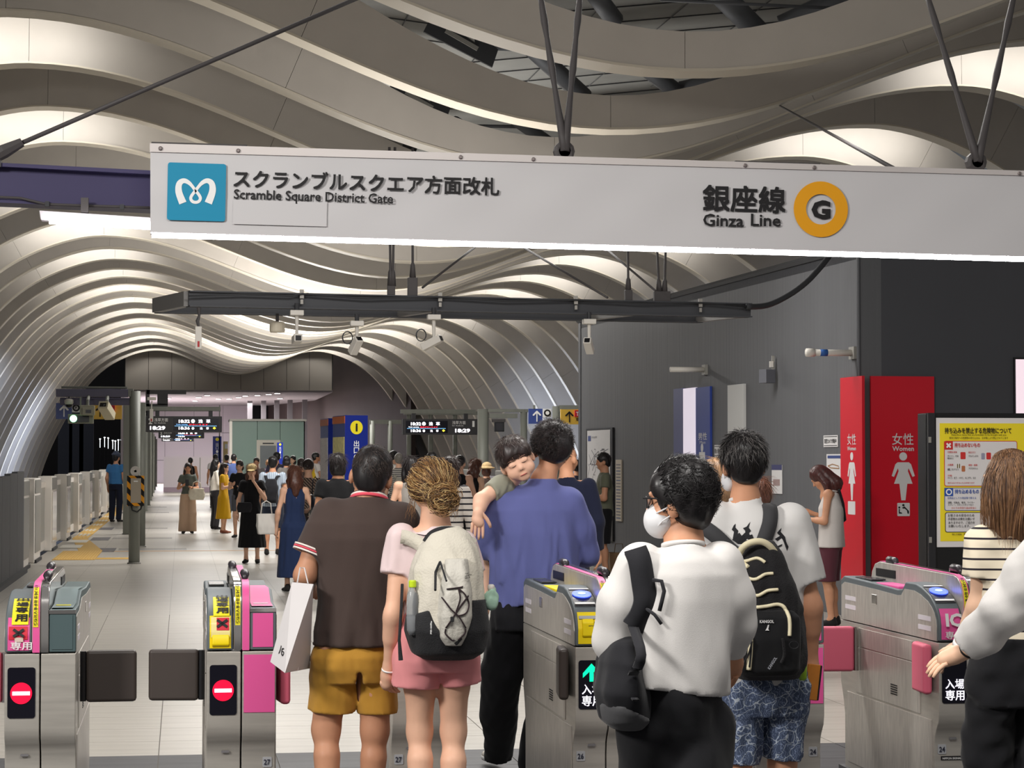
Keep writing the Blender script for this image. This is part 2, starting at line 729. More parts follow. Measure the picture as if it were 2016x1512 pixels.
strut(at(1030, 80, 31.5), at(1150, 190, 32.5), .13)
strut(at(1265, 130, 32), at(1345, 190, 32.5), .12)
strut(at(1410, -20, 28), at(1500, 70, 28.6), .15)
strut(at(1540, 55, 28.5), at(1720, -30, 28.2), .17)
strut(at(1165, -20, 27.5), at(1210, 40, 28), .12)
strut(at(1340, 180, 32.5), at(1480, 150, 32.2), .15)
strut(at(1015, 235, 36.5), at(1085, 285, 37.2), .11)
strut(at(895, 240, 36), at(935, 265, 36.5), .10)
strut(at(955, 95, 33), at(1100, 100, 33), .03)
strut(at(920, 248, 37), at(1060, 250, 37), .03)
strut(at(1300, 0, 27), at(1640, 16, 27), .02)


def gusset(px, py, Y, s):
    P = at(px, py, Y)
    k = s
    pts = [(-.5, .05), (-.42, .3), (-.05, .34), (.5, -.05), (.45, -.3), (-.48, .0)]
    pts = [(-.50 * k, .10 * k), (-.40 * k, .30 * k), (.0 * k, .36 * k), (.52 * k, -.12 * k), (.44 * k, -.36 * k)]
    g = obj('gusset_plate', poly2(pts, P, (1, 0, 0), (0, 0, 1), t=.06), m_gusset, ceil)
    obj('gusset_tube', MB().tube([P + Vector((.06 * k, .02, -.02 * k)), P + Vector((.38 * k, .5, .45 * k))], .16 * k, 14), mat('tube_grey', srgb(140, 138, 132), .6), g, smooth=True)
    obj('gusset_fin', MB().box(P + Vector((.02 * k, -.05, .0)), (.5 * k, .05, .06 * k), M=Matrix.Rotation(.5, 3, 'Y')), mat('tube_grey', srgb(140, 138, 132)), g)


gusset(905, 80, 30.5, 1.0)
gusset(822, 198, 36, 1.0)
gusset(765, 275, 40.5, 1.0)

# ---- end gable under the last rib and the hall behind it
m_gable = mat('gable_beige_panel', srgb(172, 164, 154), .6)
gab = tag(obj('wall_end', MB().slab((-3.4, 137.35, 5.95), (9.0, 137.5, 9)), m_gusset), kind='structure')
pw = 12.3 / 9
for k in range(9):
    obj('gable_panel', MB().slab((-3.35 + k * pw + .012, 137.2, 5.85), (-3.35 + (k + 1) * pw - .012, 137.36, 9)), m_gable, gab)
m_pink = mat('pinkish_wall_panel', srgb(218, 208, 215), .55)
m_pinkceil = mat('pale_hall_ceiling', srgb(198, 190, 196), .7)
m_mauve = mat('mauve_brown_wall', srgb(72, 60, 58), .7, noise=.08, nscale=.6)
hallc = tag(obj('ceiling', MB().slab((-3.4, 137.5, 5.75), (9.0, 172, 5.9)), m_pinkceil), kind='structure')
hw = tag(obj('wall_hall', MB().slab((-3.4, 172, -.5), (5.2, 172.2, 5.9)), m_gusset), kind='structure')
for k in range(4):
    for q, (z0, z1) in enumerate(((-.2, 1.65), (1.68, 3.7), (3.73, 5.75))):
        obj('wall_panel', MB().slab((-3.4 + k * 2.15 + .01, 171.9, z0), (-3.4 + (k + 1) * 2.15 - .01, 172, z1)), m_pink, hw)
tag(obj('wall_hall', MB().slab((-3.6, 137.5, -.5), (-3.4, 172, 5.9)), m_pink), kind='structure')
tag(obj('floor', MB().slab((-2.4, 137, -.3), (10.2, 176, 0)), m_floor), kind='structure')
wl = tag(obj('wall_right_far', MB().add([Vector(p) for p in ((6.2, 172, -.5), (13.2, 132, -.5), (13.2, 132, 9), (6.2, 172, 9), (6.4, 172.2, -.5), (13.5, 132.1, -.5), (13.5, 132.1, 9), (6.4, 172.2, 9))],
        [(0, 1, 2, 3), (4, 5, 6, 7), (0, 1, 5, 4), (1, 2, 6, 5), (2, 3, 7, 6), (3, 0, 4, 7)]), m_mauve), kind='structure')
m_black = mat('night_black', (.004, .004, .006), .9)
tag(obj('wall_night', MB().slab((-20, 190, -2), (30, 190.3, 16)), m_black), kind='structure')
tag(obj('wall_hall', MB().slab((5.2, 171, -.5), (9.0, 171.3, 5.75)), m_black), kind='structure')
m_steel = mat('hall_column_grey', srgb(120, 116, 118), .5, metal=.2)
for k, px in enumerate((492, 519, 545, 571, 600)):
    P = at(px, 800, 158 - k)
    c_ = obj('hall_column', MB().slab((P.x - .17, P.y - .17, 0), (P.x + .17, P.y + .17, 5.75)), m_steel)
    tag(c_, ['slim grey hall column beside the pink end wall', 'grey hall column left of the dark hall windows', 'bright grey hall column between the dark hall windows',
             'grey hall column right of the middle dark window', 'rightmost grey hall column before the mauve wall'][k], 'column', 'columns of the far hall')
m_dl = mat('downlight_glow', (1, .95, .9), .5, emit=(1, .93, .9), estr=14)
m_dring = mat('downlight_ring', srgb(215, 208, 210), .5)
dls = [(384, 788), (391, 781), (408, 777), (430, 784), (451, 784), (470, 781), (483, 778), (507, 777), (529, 775), (546, 773), (565, 771), (331, 783), (391, 779)]
ORD = ['first', 'second', 'third', 'fourth', 'fifth', 'sixth', 'seventh', 'eighth', 'ninth', 'tenth', 'eleventh', 'twelfth']
for k, (px, py) in enumerate(sorted(dls[:12])):
    P = at(px, py, 140)
    d = ray(px, py)
    Q = CAM + d * ((5.75 - CAM.z) / d.z)
    if Q.y > 171 or Q.y < 138:
        Q = Vector((P.x, 150, 5.75))
    t_ = thing('ceiling_downlight', (Q.x, Q.y, 5.75), 'small round downlight in the pale far hall ceiling, %s from the left' % ORD[k], 'light', 'downlights of the far hall')
    obj('ring', MB().lathe((Q.x, Q.y, 5.70), [(.22, .05), (.22, 0), (.17, 0)], 14), m_dring, t_)
    obj('lamp', MB().lathe((Q.x, Q.y, 5.69), [(.16, .03), (.16, 0)], 14), m_dl, t_)
area_light('hall_light', (1, 155, 5.6), (0, 0, 0), 8, 12, 2900, (1, .96, .98))

# ---- low dark fence wall on the left and the grey building on the right
m_fence = mat('charcoal_fence_panel', srgb(74, 74, 76), .6, noise=.1, nscale=3)
fw = tag(obj('wall_left', MB().slab((-2.5, 24.65, -.3), (-2.38, 34.3, 1.3)), m_gusset), kind='structure')
for k in range(7):
    y0 = 24.65 + k * 1.38
    obj('fence_panel', MB().slab((-2.38, y0 + .012, 0.05), (-2.30, y0 + 1.368, 1.46 + .03 * math.cos(k))), m_fence, fw)
obj('fence_plinth', MB().slab((-2.40, 24.65, 0), (-2.24, 34.3, .06)), m_gusset, fw)
tag(obj('wall_left', MB().slab((-7.2, 14, -.3), (-7, 24.65, 4)), m_fence), kind='structure')
tag(obj('wall_left', MB().slab((-12, 24.5, -1.3), (-2.5, 24.65, 1.2)), m_fence), kind='structure')

WA, WB = Vector((7.0, 23.0, 0)), Vector((6.3, 36.0, 0))      # left face of the building, near corner WA
WD = (WB - WA).normalized()
WN = Vector((-WD.y, WD.x, 0))                                   # outward (towards the platform)
if WN.x > 0:
    WN = -WN
RD = Vector((0.9986, 0.0538, 0))
RN = Vector((0.0538, -0.9986, 0))
m_wall = mat('grey_ribbed_cladding', srgb(88, 89, 92), .6, noise=.05, nscale=1.0, bump=.55, bscale=9, stretch=(1.6, 1.6, .05))
m_wall2 = mat('charcoal_cladding', srgb(66, 67, 72), .6, noise=.05, nscale=.8)
HB = 3.86
far = WA + WD * (WB - WA).length
e1 = WA + RD * 4.5
e2 = far + RD * 4.5
tag(obj('wall_right', MB().prism([WA - WN * .0, far, far - WN * .25, WA - WN * .25], (0, 0, HB)), m_wall), kind='structure')
tag(obj('wall_right', MB().prism([WA - WN * .0 + Vector((0, .001, 0)), e1, e1 - RN * .25, WA - RN * .25 - WN * .01], (0, 0, HB + .75)), m_wall2), kind='structure')
tag(obj('wall_right', MB().prism([far, e2, e2 + Vector((0, -.2, 0)), far + Vector((0, -.2, 0))], (0, 0, HB)), m_wall2), kind='structure')
tag(obj('ceiling', MB().prism([WA + Vector((0, 0, HB - .1)), far + Vector((0, 0, HB - .1)), e2 + Vector((0, 0, HB - .1)), e1 + Vector((0, 0, HB - .1))], (0, 0, .12)), m_wall2), kind='structure')
tag(obj('trim_1', MB().tube([WA + Vector((0, 0, HB + .03)), far + Vector((0, 0, HB + .03))], .04, 6), m_gusset), kind='structure')
tag(obj('trim_2', MB().tube([WA, WA + Vector((0, 0, HB))], .022, 8), mat('corner_trim', srgb(70, 71, 75), .5)), kind='structure')
# ------------------------------------------------------------------ overhead sign, beams, rods, cameras
def onp(px, py, P0, N):
    d = ray(px, py)
    return CAM + d * ((Vector(P0) - CAM).dot(N) / d.dot(N))


def ribbon2(path, widths):
    """flat stroke outline around a 2-d path"""
    n = len(path)
    L, R = [], []
    for i in range(n):
        a, b_ = path[max(i - 1, 0)], path[min(i + 1, n - 1)]
        tx, ty = b_[0] - a[0], b_[1] - a[1]
        l = math.hypot(tx, ty) or 1
        nx, ny = -ty / l, tx / l
        w = widths[i] / 2
        L.append((path[i][0] + nx * w, path[i][1] + ny * w))
        R.append((path[i][0] - nx * w, path[i][1] - ny * w))
    return L, R


def stroke(mb, path, widths, f):
    """adds a flat stroke; f maps (px,py) to 3-d"""
    L, R = ribbon2(path, widths)
    vs = [f(*p) for p in L] + [f(*p) for p in R]
    n = len(path)
    mb.add(vs, [(i, i + 1, n + i + 1, n + i) for i in range(n - 1)])


def smooth_path(pts, n=6):
    out = []
    P = [pts[0]] + list(pts) + [pts[-1]]
    for i in range(1, len(P) - 2):
        p0, p1, p2, p3 = [np.array(q, float) for q in P[i - 1:i + 3]]
        for k in range(n):
            t = k / n
            out.append(tuple(0.5 * ((2 * p1) + (-p0 + p2) * t + (2 * p0 - 5 * p1 + 4 * p2 - p3) * t * t + (-p0 + 3 * p1 - 3 * p2 + p3) * t ** 3)))
    out.append(tuple(pts[-1]))
    return out


SY = 10.8
m_sheet = mat('white_vinyl_sheet', srgb(204, 202, 203), .45)
m_alu = mat('aluminium_strip', srgb(215, 208, 205), .35, metal=.3)
m_ink = mat('black_ink', srgb(22, 20, 22), .6)
m_teal = mat('teal_print', srgb(0, 138, 176), .5)
m_white = mat('white_print', srgb(240, 240, 238), .5)
m_amber = mat('amber_print', srgb(232, 160, 10), .5)
m_beam = mat('beam_charcoal', srgb(70, 71, 75), .55)
m_beamlit = mat('beam_purple_lit', srgb(52, 46, 84), .5)  # purple of the LED light is put into the beam colour
m_rod = mat('rod_dark_grey', srgb(66, 62, 62), .6)
m_tube = mat('tube_lamp_glow', (1, 1, 1), .4, emit=(1, .96, .97), estr=26)
m_housing = mat('lamp_housing_white', srgb(222, 216, 222), .45)

P0 = at(297, 458, SY)
sg = thing('gate_sign', (P0.x, SY, P0.z), 'long white hanging sign with teal square logo and orange G ring above the gates', 'sign')
# sheet with slight sags, 0.1 m thick body behind it
NX, NZ = 60, 8
rows = []
rng = np.random.RandomState(3)
for j in range(NZ + 1):
    row = []
    for i in range(NX + 1):
        u, v = i / NX, j / NZ
        pxx = 296 + (2140 - 296) * u
        top = 300 + (349 - 300) * u
        bot = 457.5 + (509 - 457.5) * u
        p = at(pxx, bot + (top - bot) * v, SY)
        wv = .003 * math.sin(u * 23 + v * 4) * math.sin(PI * v) + .002 * math.sin(u * 61 - 5 * v) * math.sin(PI * v)
        if u < .2:
            wv += .003 * math.sin(v * 9 + u * 40) * (1 - u / .2) * math.sin(PI * v)
        row.append(p + Vector((0, -.012 + wv, 0)))
    rows.append(row)
mbs = MB().grid(rows)
back = [[p + Vector((0, .13 - (p.y - SY), 0)) for p in r] for r in rows]
mbs.grid([rows[-1], back[-1]])
mbs.grid([back[0], rows[0]])
mbs.grid([[r[0] for r in rows], [r[0] for r in back]])
mbs.grid(back)
obj('sheet', mbs, m_sheet, sg, smooth=True)
mbt = MB()
a, b_ = at(295, 283, SY), at(2140, 341, SY)
c, d = at(295, 300, SY), at(2140, 350, SY)
mbt.prism([a, b_, d, c], (0, -.02, 0))
obj('top_strip', mbt, m_alu, sg)
for px in (316, 469, 907, 1050, 1467, 1603, 2007):
    py = 291.5 + (px - 295) * (345.5 - 291.5) / 1845
    obj('screw', MB().lathe(at(px, py, SY - .022), [(.010, 0), (.010, .004), (.006, .007)], 10, Matrix.Rotation(PI / 2, 3, 'X')), mat('screw_steel', srgb(150, 140, 138), .3, metal=.7), sg)
for x0, x1, y0 in ((298, 487, 284), (890, 1065, 306.5), (1448, 1615, 321)):
    a, b_ = at(x0, y0, SY + .05), at(x1, y0 + (x1 - x0) * .031, SY + .05)
    obj('clamp_plate', MB().prism([a, b_, b_ + Vector((0, 0, .012)), a + Vector((0, 0, .012))], (0, .08, 0)), m_rod, sg)
RS = (at(1900, 420 + 50 * 1400 / 1720, SY) - at(500, 420, SY)).normalized()
US = Vector((RS.z * -1, 0, RS.x)).normalized()
SF = SY - .021


def spx(px, py):
    return at(px, py, SF)


def stext(s, x0, ybase, x1, h, m, bold):
    P = spx(x0, ybase)
    w = (spx(x1, ybase) - P).length
    return text(s, P, RS, US, w=w, h=h / F_PX * SF / math.cos(YAW), m=m, parent=sg, bold=bold, lift=.002)


stext('スクランブルスクエア方面改札', 460, 369, 982, 35, m_ink, .024)
stext('Scramble Square District Gate', 460, 397.5, 774, 25, m_ink, .018)
stext('銀座線', 1384, 415, 1545, 52, m_ink, .026)
stext('Ginza', 1384, 445, 1464, 25, m_ink, .02)
stext('Line', 1478, 445, 1537, 25, m_ink, .02)
stext('G', 1597, 431.5, 1635, 39, m_ink, .05)
_l = 1 / F_PX * SF
lg = obj('logo_square', poly2(rrect2(0, 0, 113 * _l, 113 * _l, .012), spx(328.5, 433), RS, US, .002), m_teal, sg)
ring = MB()
cpt = spx(1616, 412)
N_ = RS.cross(US)
vs = []
for k in range(48):
    a = 2 * PI * k / 48
    for r_ in (57 * _l, 31 * _l):
        vs.append(cpt + (RS * math.cos(a) + US * math.sin(a)) * r_ + N_ * .001)
ring.add(vs, [(2 * k, 2 * ((k + 1) % 48), 2 * ((k + 1) % 48) + 1, 2 * k + 1) for k in range(48)])
obj('line_ring', ring, m_amber, sg)
lp = smooth_path([(360, 400), (352, 378), (353, 362), (362, 356), (373, 361), (384, 374), (394, 388), (392, 396), (385, 398.5), (378, 396), (376, 388), (386, 374), (397, 361), (408, 356), (417, 362), (418, 378), (410, 400)], 6)
wd = []
for i in range(len(lp)):
    t = abs(i / (len(lp) - 1) - .5) * 2
    wd.append(6 + 9 * max(0, (t - .45) / .55) ** .8)
mbl = MB()
stroke(mbl, lp, wd, lambda x, y: spx(x, y) + N_ * .004)
obj('logo_mark', mbl, m_white, lg)
# covered-over strip of lettering on the sheet
obj('cover_patch', poly2([(0, 0), (184 * _l, 0), (184 * _l, 48 * _l), (0, 48 * _l)], spx(458, 441), RS, US, .0006), m_sheet, sg)
# tube lamp under the sign
tl = thing('tube_lamp', at(298, 466, SY + .03), 'long glowing white tube lamp along the lower edge of the gate sign', 'lamp')
obj('tube', MB().tube([at(299, 463, SY + .02), at(2140, 514, SY + .02)], .0125, 10), m_tube, tl, smooth=True)
obj('housing', MB().tube([at(299, 459, SY + .05), at(2140, 509, SY + .05)], .012, 6), m_housing, tl)
tl2 = thing('tube_lamp', at(80, 425, SY + .25), 'short glowing tube lamp in a white housing left of the gate sign', 'lamp')
mbh = MB()
a, b_ = at(77, 414, SY + .2), at(300, 428, SY + .2)
c, d = at(80, 437, SY + .2), at(300, 447, SY + .2)
mbh.prism([a, b_, d + Vector((0, 0, .01)), c + Vector((0, 0, .01))], (0, .09, 0))
obj('housing', mbh, m_housing, tl2, bevel=.004)
obj('tube', MB().tube([at(97, 435, SY + .19), at(300, 447, SY + .19)], .014, 10), m_tube, tl2, smooth=True)
for px in (167,):
    obj('bracket', MB().slab(at(px - 8, 418, SY + .2), at(px + 8, 392, SY + .26)), m_rod, tl2)
# beam behind it, its colour holds the purple LED light
bm = thing('sign_beam', at(0, 400, SY + .3), 'purple-lit steel beam carrying the sign, left edge of the picture', 'beam')
BY = SY + .3
mbb = MB()
tl_, tr_, br_, bl_ = at(-160, 322, BY), at(2140, 424, BY), at(2140, 470, BY), at(-160, 394, BY)
tr_, br_ = at(700, 366, BY), at(700, 432, BY)
mbb.prism([tl_, tr_, br_, bl_], (0, .14, 0))
obj('web', mbb, m_beamlit, bm)
mbb = MB()
for off in (0, 1):
    e = (tl_, tr_) if off == 0 else (bl_, br_)
    mbb.prism([e[0], e[1], e[1] + Vector((0, 0, .018)), e[0] + Vector((0, 0, .018))], (0, -.05, 0))
obj('flange', mbb, m_beamlit, bm)
obj('cable', MB().tube([at(x, y, BY - .06) for x, y in ((-60, 396), (0, 388), (40, 390), (90, 402), (165, 405), (240, 407), (300, 409))], .007, 6), m_rod, bm, smooth=True)
for px, py in ((93, 402), (240, 408)):
    obj('cable_clip', MB().box(at(px, py, BY - .06), (.02, .03, .025)), m_gusset, bm)


def rod(pts, r, label, m=None, name='hanger_rod'):
    o = obj(name, MB().tube(pts, r, 10), m or m_rod, smooth=True)
    return tag(o, label, 'rod')


# suspension rods of the sign beam
t_ = thing('suspension_rod', at(20, 300, SY + .3), 'long thin dark rod slanting up from the purple-lit beam to the vault', 'rod')
obj('rod', MB().tube([at(30, 287, SY + .25), at(760, -28, SY + .6)], .0115, 10), m_rod, t_, smooth=True)
obj('clevis', MB().tube([at(-25, 318, SY + .25), at(8, 298, SY + .25), at(44, 280, SY + .25)], [.026, .034, .022], 8), m_rod, t_)
obj('lug', MB().slab(at(-22, 330, SY + .28), at(2, 295, SY + .24)), m_rod, t_)


def vhang(label, hub, tops, Y, rough=True):
    P = at(hub[0], hub[1], Y)
    t_ = thing('suspension_rod', P, label, 'rod', 'rod pairs above the sign')
    for (x, y) in tops:
        a, b_ = at(x, y, Y + .25), P + Vector((0, 0, 0))
        pts = [a.lerp(b_, k / 10) for k in range(11)]
        rs = [.013 + (.003 * ((k * 7) % 3)) * (1 if rough else 0) + (.008 if k > 8 else 0) for k in range(11)]
        obj('rod', MB().tube(pts, rs, 9), m_rod, t_, smooth=True)
    obj('hub', MB().lathe(P + Vector((0, .03, 0)), [(.03, -.03), (.052, -.02), (.052, .02), (.03, .03)], 12, Matrix.Rotation(PI / 2, 3, 'X')), m_rod, t_)
    obj('lug', MB().slab(P + Vector((-.035, .0, -.07)), P + Vector((.035, .03, .02))), m_rod, t_)


vhang('pair of dark rods meeting above the middle of the sign', (1112, 297), ((1062, -20), (1143, -20)), SY + .2)
vhang('pair of dark rods meeting above the sign near its right end', (1925, 318), ((1822, -20), (1999, -20)), SY + .2)
tag(obj('brace_rod', MB().tube([at(1535, 208, 29.6), at(1760, 332, 11.05)], .012, 8), m_rod, smooth=True), 'thin dark brace rod slanting down behind the sign right half', 'rod')

# ---- second beam with cameras
B0, B1 = at(372, 588, 20.0), at(1478, 611, 21.7)
bd = (B1 - B0)
bl = bd.length
bdir = bd.normalized()
bperp = Vector((-bdir.y, bdir.x, 0)).normalized()
bb = thing('camera_beam', B0, 'dark charcoal double rail beam hung with cameras behind the sign', 'beam')
hz = .07


def rail(off, name):
    a = B0 + bperp * off
    b_ = B1 + bperp * off
    m_ = MB()
    m_.prism([a + Vector((0, 0, -hz)), b_ + Vector((0, 0, -hz)), b_ + Vector((0, 0, hz)), a + Vector((0, 0, hz))], bperp * .08)
    m_.prism([a + Vector((0, 0, -hz)) - bperp * .03, b_ + Vector((0, 0, -hz)) - bperp * .03, b_ + Vector((0, 0, -hz + .012)) - bperp * .03, a + Vector((0, 0, -hz + .012)) - bperp * .03], bperp * .12)
    m_.prism([a + Vector((0, 0, hz)) - bperp * .03, b_ + Vector((0, 0, hz)) - bperp * .03, b_ + Vector((0, 0, hz - .012)) - bperp * .03, a + Vector((0, 0, hz - .012)) - bperp * .03], bperp * .12)
    obj(name, m_, m_beam, bb)


rail(0, 'rail')
rail(.95, 'rail')
for f_ in (0.0, .42, .78, .995):
    a = B0.lerp(B1, f_)
    obj('cross_member', MB().box(a + bperp * .5, (.08, .95, .13), rz=math.atan2(bdir.y, bdir.x)), mat('beam_light_edge', srgb(120, 118, 116), .5), bb)


def bpt(px, dz=0.0, off=-.02):
    """point on the beam front under picture column px"""
    d = ray(px, 600)
    n = bperp
    t = (B0 + bperp * off - CAM).dot(n) / d.dot(n)
    P = CAM + d * t
    f_ = (P - B0).dot(bdir) / bl
    Q = B0.lerp(B1, f_) + bperp * off
    return Vector((Q.x, Q.y, Q.z + dz))


m_clamp = mat('clamp_zinc', srgb(150, 146, 140), .4, metal=.5)
for px in (594, 866, 1133, 1378):
    P = bpt(px)
    obj('cable_clamp', MB().slab(P + Vector((-.018, -.03, .02)), P + Vector((.018, .0, .1))).box(P + Vector((0, -.02, -.01)), (.025, .02, .04)), m_clamp, bb)
obj('cable', MB().tube([bpt(px, dz, -.06) for px, dz in ((372, .02), (480, .045), (575, .04), (594, .06), (720, .03), (866, .06), (1000, .035), (1133, .06), (1260, .04), (1378, .06), (1470, .03))], .009, 6), m_gusset, bb, smooth=True)
cab = thing('wall_cable', B1, 'thick black cable swinging from the beam up to the grey wall', 'cable')
cp = [bpt(1470, .03, -.06)] + [at(x, y, 21.9 + i * .18) for i, (x, y) in enumerate(((1510, 601), (1550, 583), (1585, 558), (1612, 530), (1632, 505)))]
obj('sleeve', MB().tube(smooth_path([tuple(p) for p in cp], 4), .03, 8), m_gusset, cab, smooth=True)
# hangers of the second beam
hang = [((770, 548, 578), [(767, 470), (778, 470)]), ((812, 520, 578), [(813, 470)]), ((1237, 552, 588), [(1237, 475)]), ((1303, 556, 590), [(1289, 478), (1317, 478)])]
hl = ['twin rods on a small block at the left of the camera beam', 'single rod on a tall block at the left of the camera beam', 'single rod on a narrow block at the right of the camera beam', 'twin rods on a wide block at the right of the camera beam']
for k, ((px, y0, y1), tops) in enumerate(hang):
    P = bpt(px, hz, .03)
    w = [.035, .045, .035, .08][k]
    t_ = thing('beam_hanger', P, hl[k], 'hanger', 'hangers of the camera beam')
    hh = (y1 - y0) / 215
    obj('block', MB().slab(P + Vector((-w, -.03, 0)), P + Vector((w, .03, hh * .62))), m_rod, t_, bevel=.006)
    for (x, y) in tops:
        top = P + Vector(((x - px) / 215, .05, (1.36 if k < 2 else 1.12)))
        bot = P + Vector(((x - px) / 215 * .4, 0, hh * .6))
        obj('rod', MB().tube([top, bot.lerp(top, .12), bot.lerp(top, .1), bot], [.012, .012, .022, .03], 8), m_rod, t_, smooth=True)
for a, b_, lab in (((980, 452), (832, 566), 'thin brace rod rising right from the camera beam'), ((1005, 472), (1196, 586), 'thin brace rod falling right to the camera beam'), ((1160, 462), (1290, 572), 'short brace rod falling to the right block of the camera beam')):
    rod([at(a[0], a[1], 22.4), at(b_[0], b_[1], 20.9)], .011, lab)

m_camw = mat('camera_white', srgb(205, 200, 192), .45)
m_lens = mat('lens_black', (.01, .01, .012), .15)


def ceiling_cam(px, py_top, kind, label, head, loop=None):
    P = bpt(px, 0, .0)
    s = F_PX / P.y
    z = lambda y: 1.65 + (908 - y) / s
    t_ = thing('security_camera', (P.x, P.y, z(py_top)), label, 'camera', 'cameras under the camera beam')
    obj('mount_plate', MB().slab((P.x - .06, P.y - .1, z(py_top + 10)), (P.x + .06, P.y, z(py_top))), m_camw, t_, bevel=.005)
    obj('stem', MB().tube([(P.x, P.y - .05, z(py_top - 14)), (P.x, P.y - .05, z(py_top))], .02, 8), m_gusset, t_)
    hp = (head[0] - px) / s
    hz_ = z(head[1])
    obj('pole', MB().tube([(P.x, P.y - .05, z(py_top + 10)), (P.x, P.y - .05, hz_ + .05)], [.018, .013], 8), m_camw, t_)
    R = Euler((math.radians(head[2]), 0, math.radians(head[3]))).to_matrix()
    C = Vector((P.x + hp, P.y - .08, hz_))
    L = head[4]
    bd_ = obj('housing', MB().box(C, (.075, L, .07), M=R), m_camw, t_, bevel=.008)
    obj('lens', MB().box(C + R @ Vector((0, -L / 2 - .002, -.004)), (.05, .01, .045), M=R), m_lens, t_)
    if loop:
        pts = []
        for k in range(22):
            a = 2 * PI * k / 14 + .6
            pts.append((P.x + (loop[0] - px) / s + math.cos(a) * .045, P.y - .06 - k * .002, z(loop[1]) + math.sin(a) * .055))
        obj('cable_loop', MB().tube(pts, .005, 5), m_gusset, t_, smooth=True)


ceiling_cam(584, 614, 0, 'white security camera on a pole pointing at the viewer, left of the beam', (584, 671, -8, 6, .16))
ceiling_cam(702, 634, 0, 'white security camera tilted down with a black cable loop, below the beam middle', (699, 683, -48, 28, .17), (683, 667))
ceiling_cam(853, 620, 0, 'white security camera turned sideways with cable loop, right of the beam middle', (848, 676, -25, 62, .2), (827, 661))
ceiling_cam(1158, 626, 0, 'white security camera at the beam right, against the grey wall', (1156, 680, -35, -22, .18))
P = bpt(546, 0, .3)
s_ = F_PX / P.y
zz = lambda y: 1.65 + (908 - y) / s_
t_ = thing('drum_sensor', (P.x, P.y, zz(640)), 'cream drum shaped sensor hanging under the camera beam', 'sensor')
obj('drum', MB().lathe((P.x, P.y, zz(657)), [(.06, 0), (.069, .01), (.069, .085), (.06, .095)], 20), mat('drum_cream', srgb(214, 204, 184), .5), t_, smooth=False)
obj('stem', MB().box((P.x, P.y, zz(630)), (.03, .03, .09)), m_rod, t_)
P = bpt(391, 0, .0)
t_ = thing('hanging_tag_lamp', (P.x, P.y, zz(697)), 'slim white hanging beacon with a red label at the beam left end', 'beacon')
obj('body', MB().slab((P.x - .028, P.y - .06, zz(697)), (P.x + .028, P.y - .02, zz(654))), m_camw, t_, bevel=.004)
obj('red_label', MB().slab((P.x - .008, P.y - .064, zz(693)), (P.x + .010, P.y - .06, zz(682))), mat('red_label', srgb(170, 40, 45), .5), t_)
obj('bracket', MB().tube([(P.x, P.y - .04, zz(618)), (P.x + .005, P.y - .04, zz(634)), (P.x - .01, P.y - .04, zz(643)), (P.x, P.y - .04, zz(655))], [.02, .012, .018, .01], 7), m_rod, t_)
# ------------------------------------------------------------------ ticket gates
def brushed(name, col, rough=.34, metal=.4):
    return mat(name, col, rough, metal=metal, noise=.10, nscale=3.0, stretch=(1, 1, 14))


m_st = brushed('gate_brushed_steel', srgb(196, 191, 182))
m_st2 = mat('gate_side_steel', srgb(196, 190, 182), .36, metal=.35, noise=.14, nscale=9, stretch=(1, 6, 1))
m_gdark = mat('gate_grey_trim', srgb(96, 104, 108), .5)
m_gteal = mat('gate_slate_teal', srgb(78, 96, 98), .45)
m_pinkg = mat('gate_pink_panel', srgb(233, 92, 160), .45)
m_pinkflap = mat('flap_pink', srgb(238, 112, 138), .5)
m_brownflap = mat('flap_dark_brown', srgb(70, 62, 58), .45)
m_yel = mat('gate_yellow_panel', srgb(250, 222, 10), .45)
m_chrome = mat('gate_chrome', srgb(215, 212, 210), .14, metal=1.0)
m_blk = mat('gate_black', srgb(24, 24, 27), .35)
m_paper = mat('paper_yellow', srgb(246, 232, 40), .6)
m_redp = mat('paper_red', srgb(214, 40, 62), .6)
m_tape = mat('clear_tape', srgb(225, 205, 190), .3)
m_red = mat('led_red', (.6, .0, .03), .5, emit=(1, .0, .035), estr=.8)
m_ledw = mat('led_white', (1, 1, 1), .5, emit=(.9, .85, 1), estr=1.1)
m_ledg = mat('led_green', (0, 1, .5), .5, emit=(0, .8, .35), estr=1.0)
m_blue = mat('reader_blue_glow', (.05, .1, .9), .4, emit=(.05, .10, .95), estr=1.6)
m_blue2 = mat('reader_pale_glow', (.3, .4, 1), .4, emit=(.25, .35, 1), estr=1.8)
m_num = mat('number_sticker', srgb(176, 178, 182), .5)
m_numink = mat('number_ink', srgb(40, 42, 60), .6)
m_grid = mat('slot_black', srgb(18, 18, 20), .7)

GW, GL = .30, 1.56
FRONT = [(.0, .82), (.0, .50), (.012, .455), (.04, .425), (.062, .39), (.07, .34), (.07, .0)]


def strip_prof(prof, x0, x1, lift=0.0):
    """surface strip following a (y,z) profile between x0 and x1"""
    rows = []
    n = len(prof)
    for i, (y, z) in enumerate(prof):
        a, b_ = prof[max(i - 1, 0)], prof[min(i + 1, n - 1)]
        ty, tz = b_[0] - a[0], b_[1] - a[1]
        l = math.hypot(ty, tz) or 1
        ny, nz = -tz / l, ty / l
        rows.append([(x0, y + ny * lift, z + nz * lift), (x1, y + ny * lift, z + nz * lift)])
    return MB().grid(rows)


def prof_solid(prof, x0, x1):
    pts = [(x0, y, z) for y, z in prof]
    return MB().prism(pts, (x1 - x0, 0, 0))


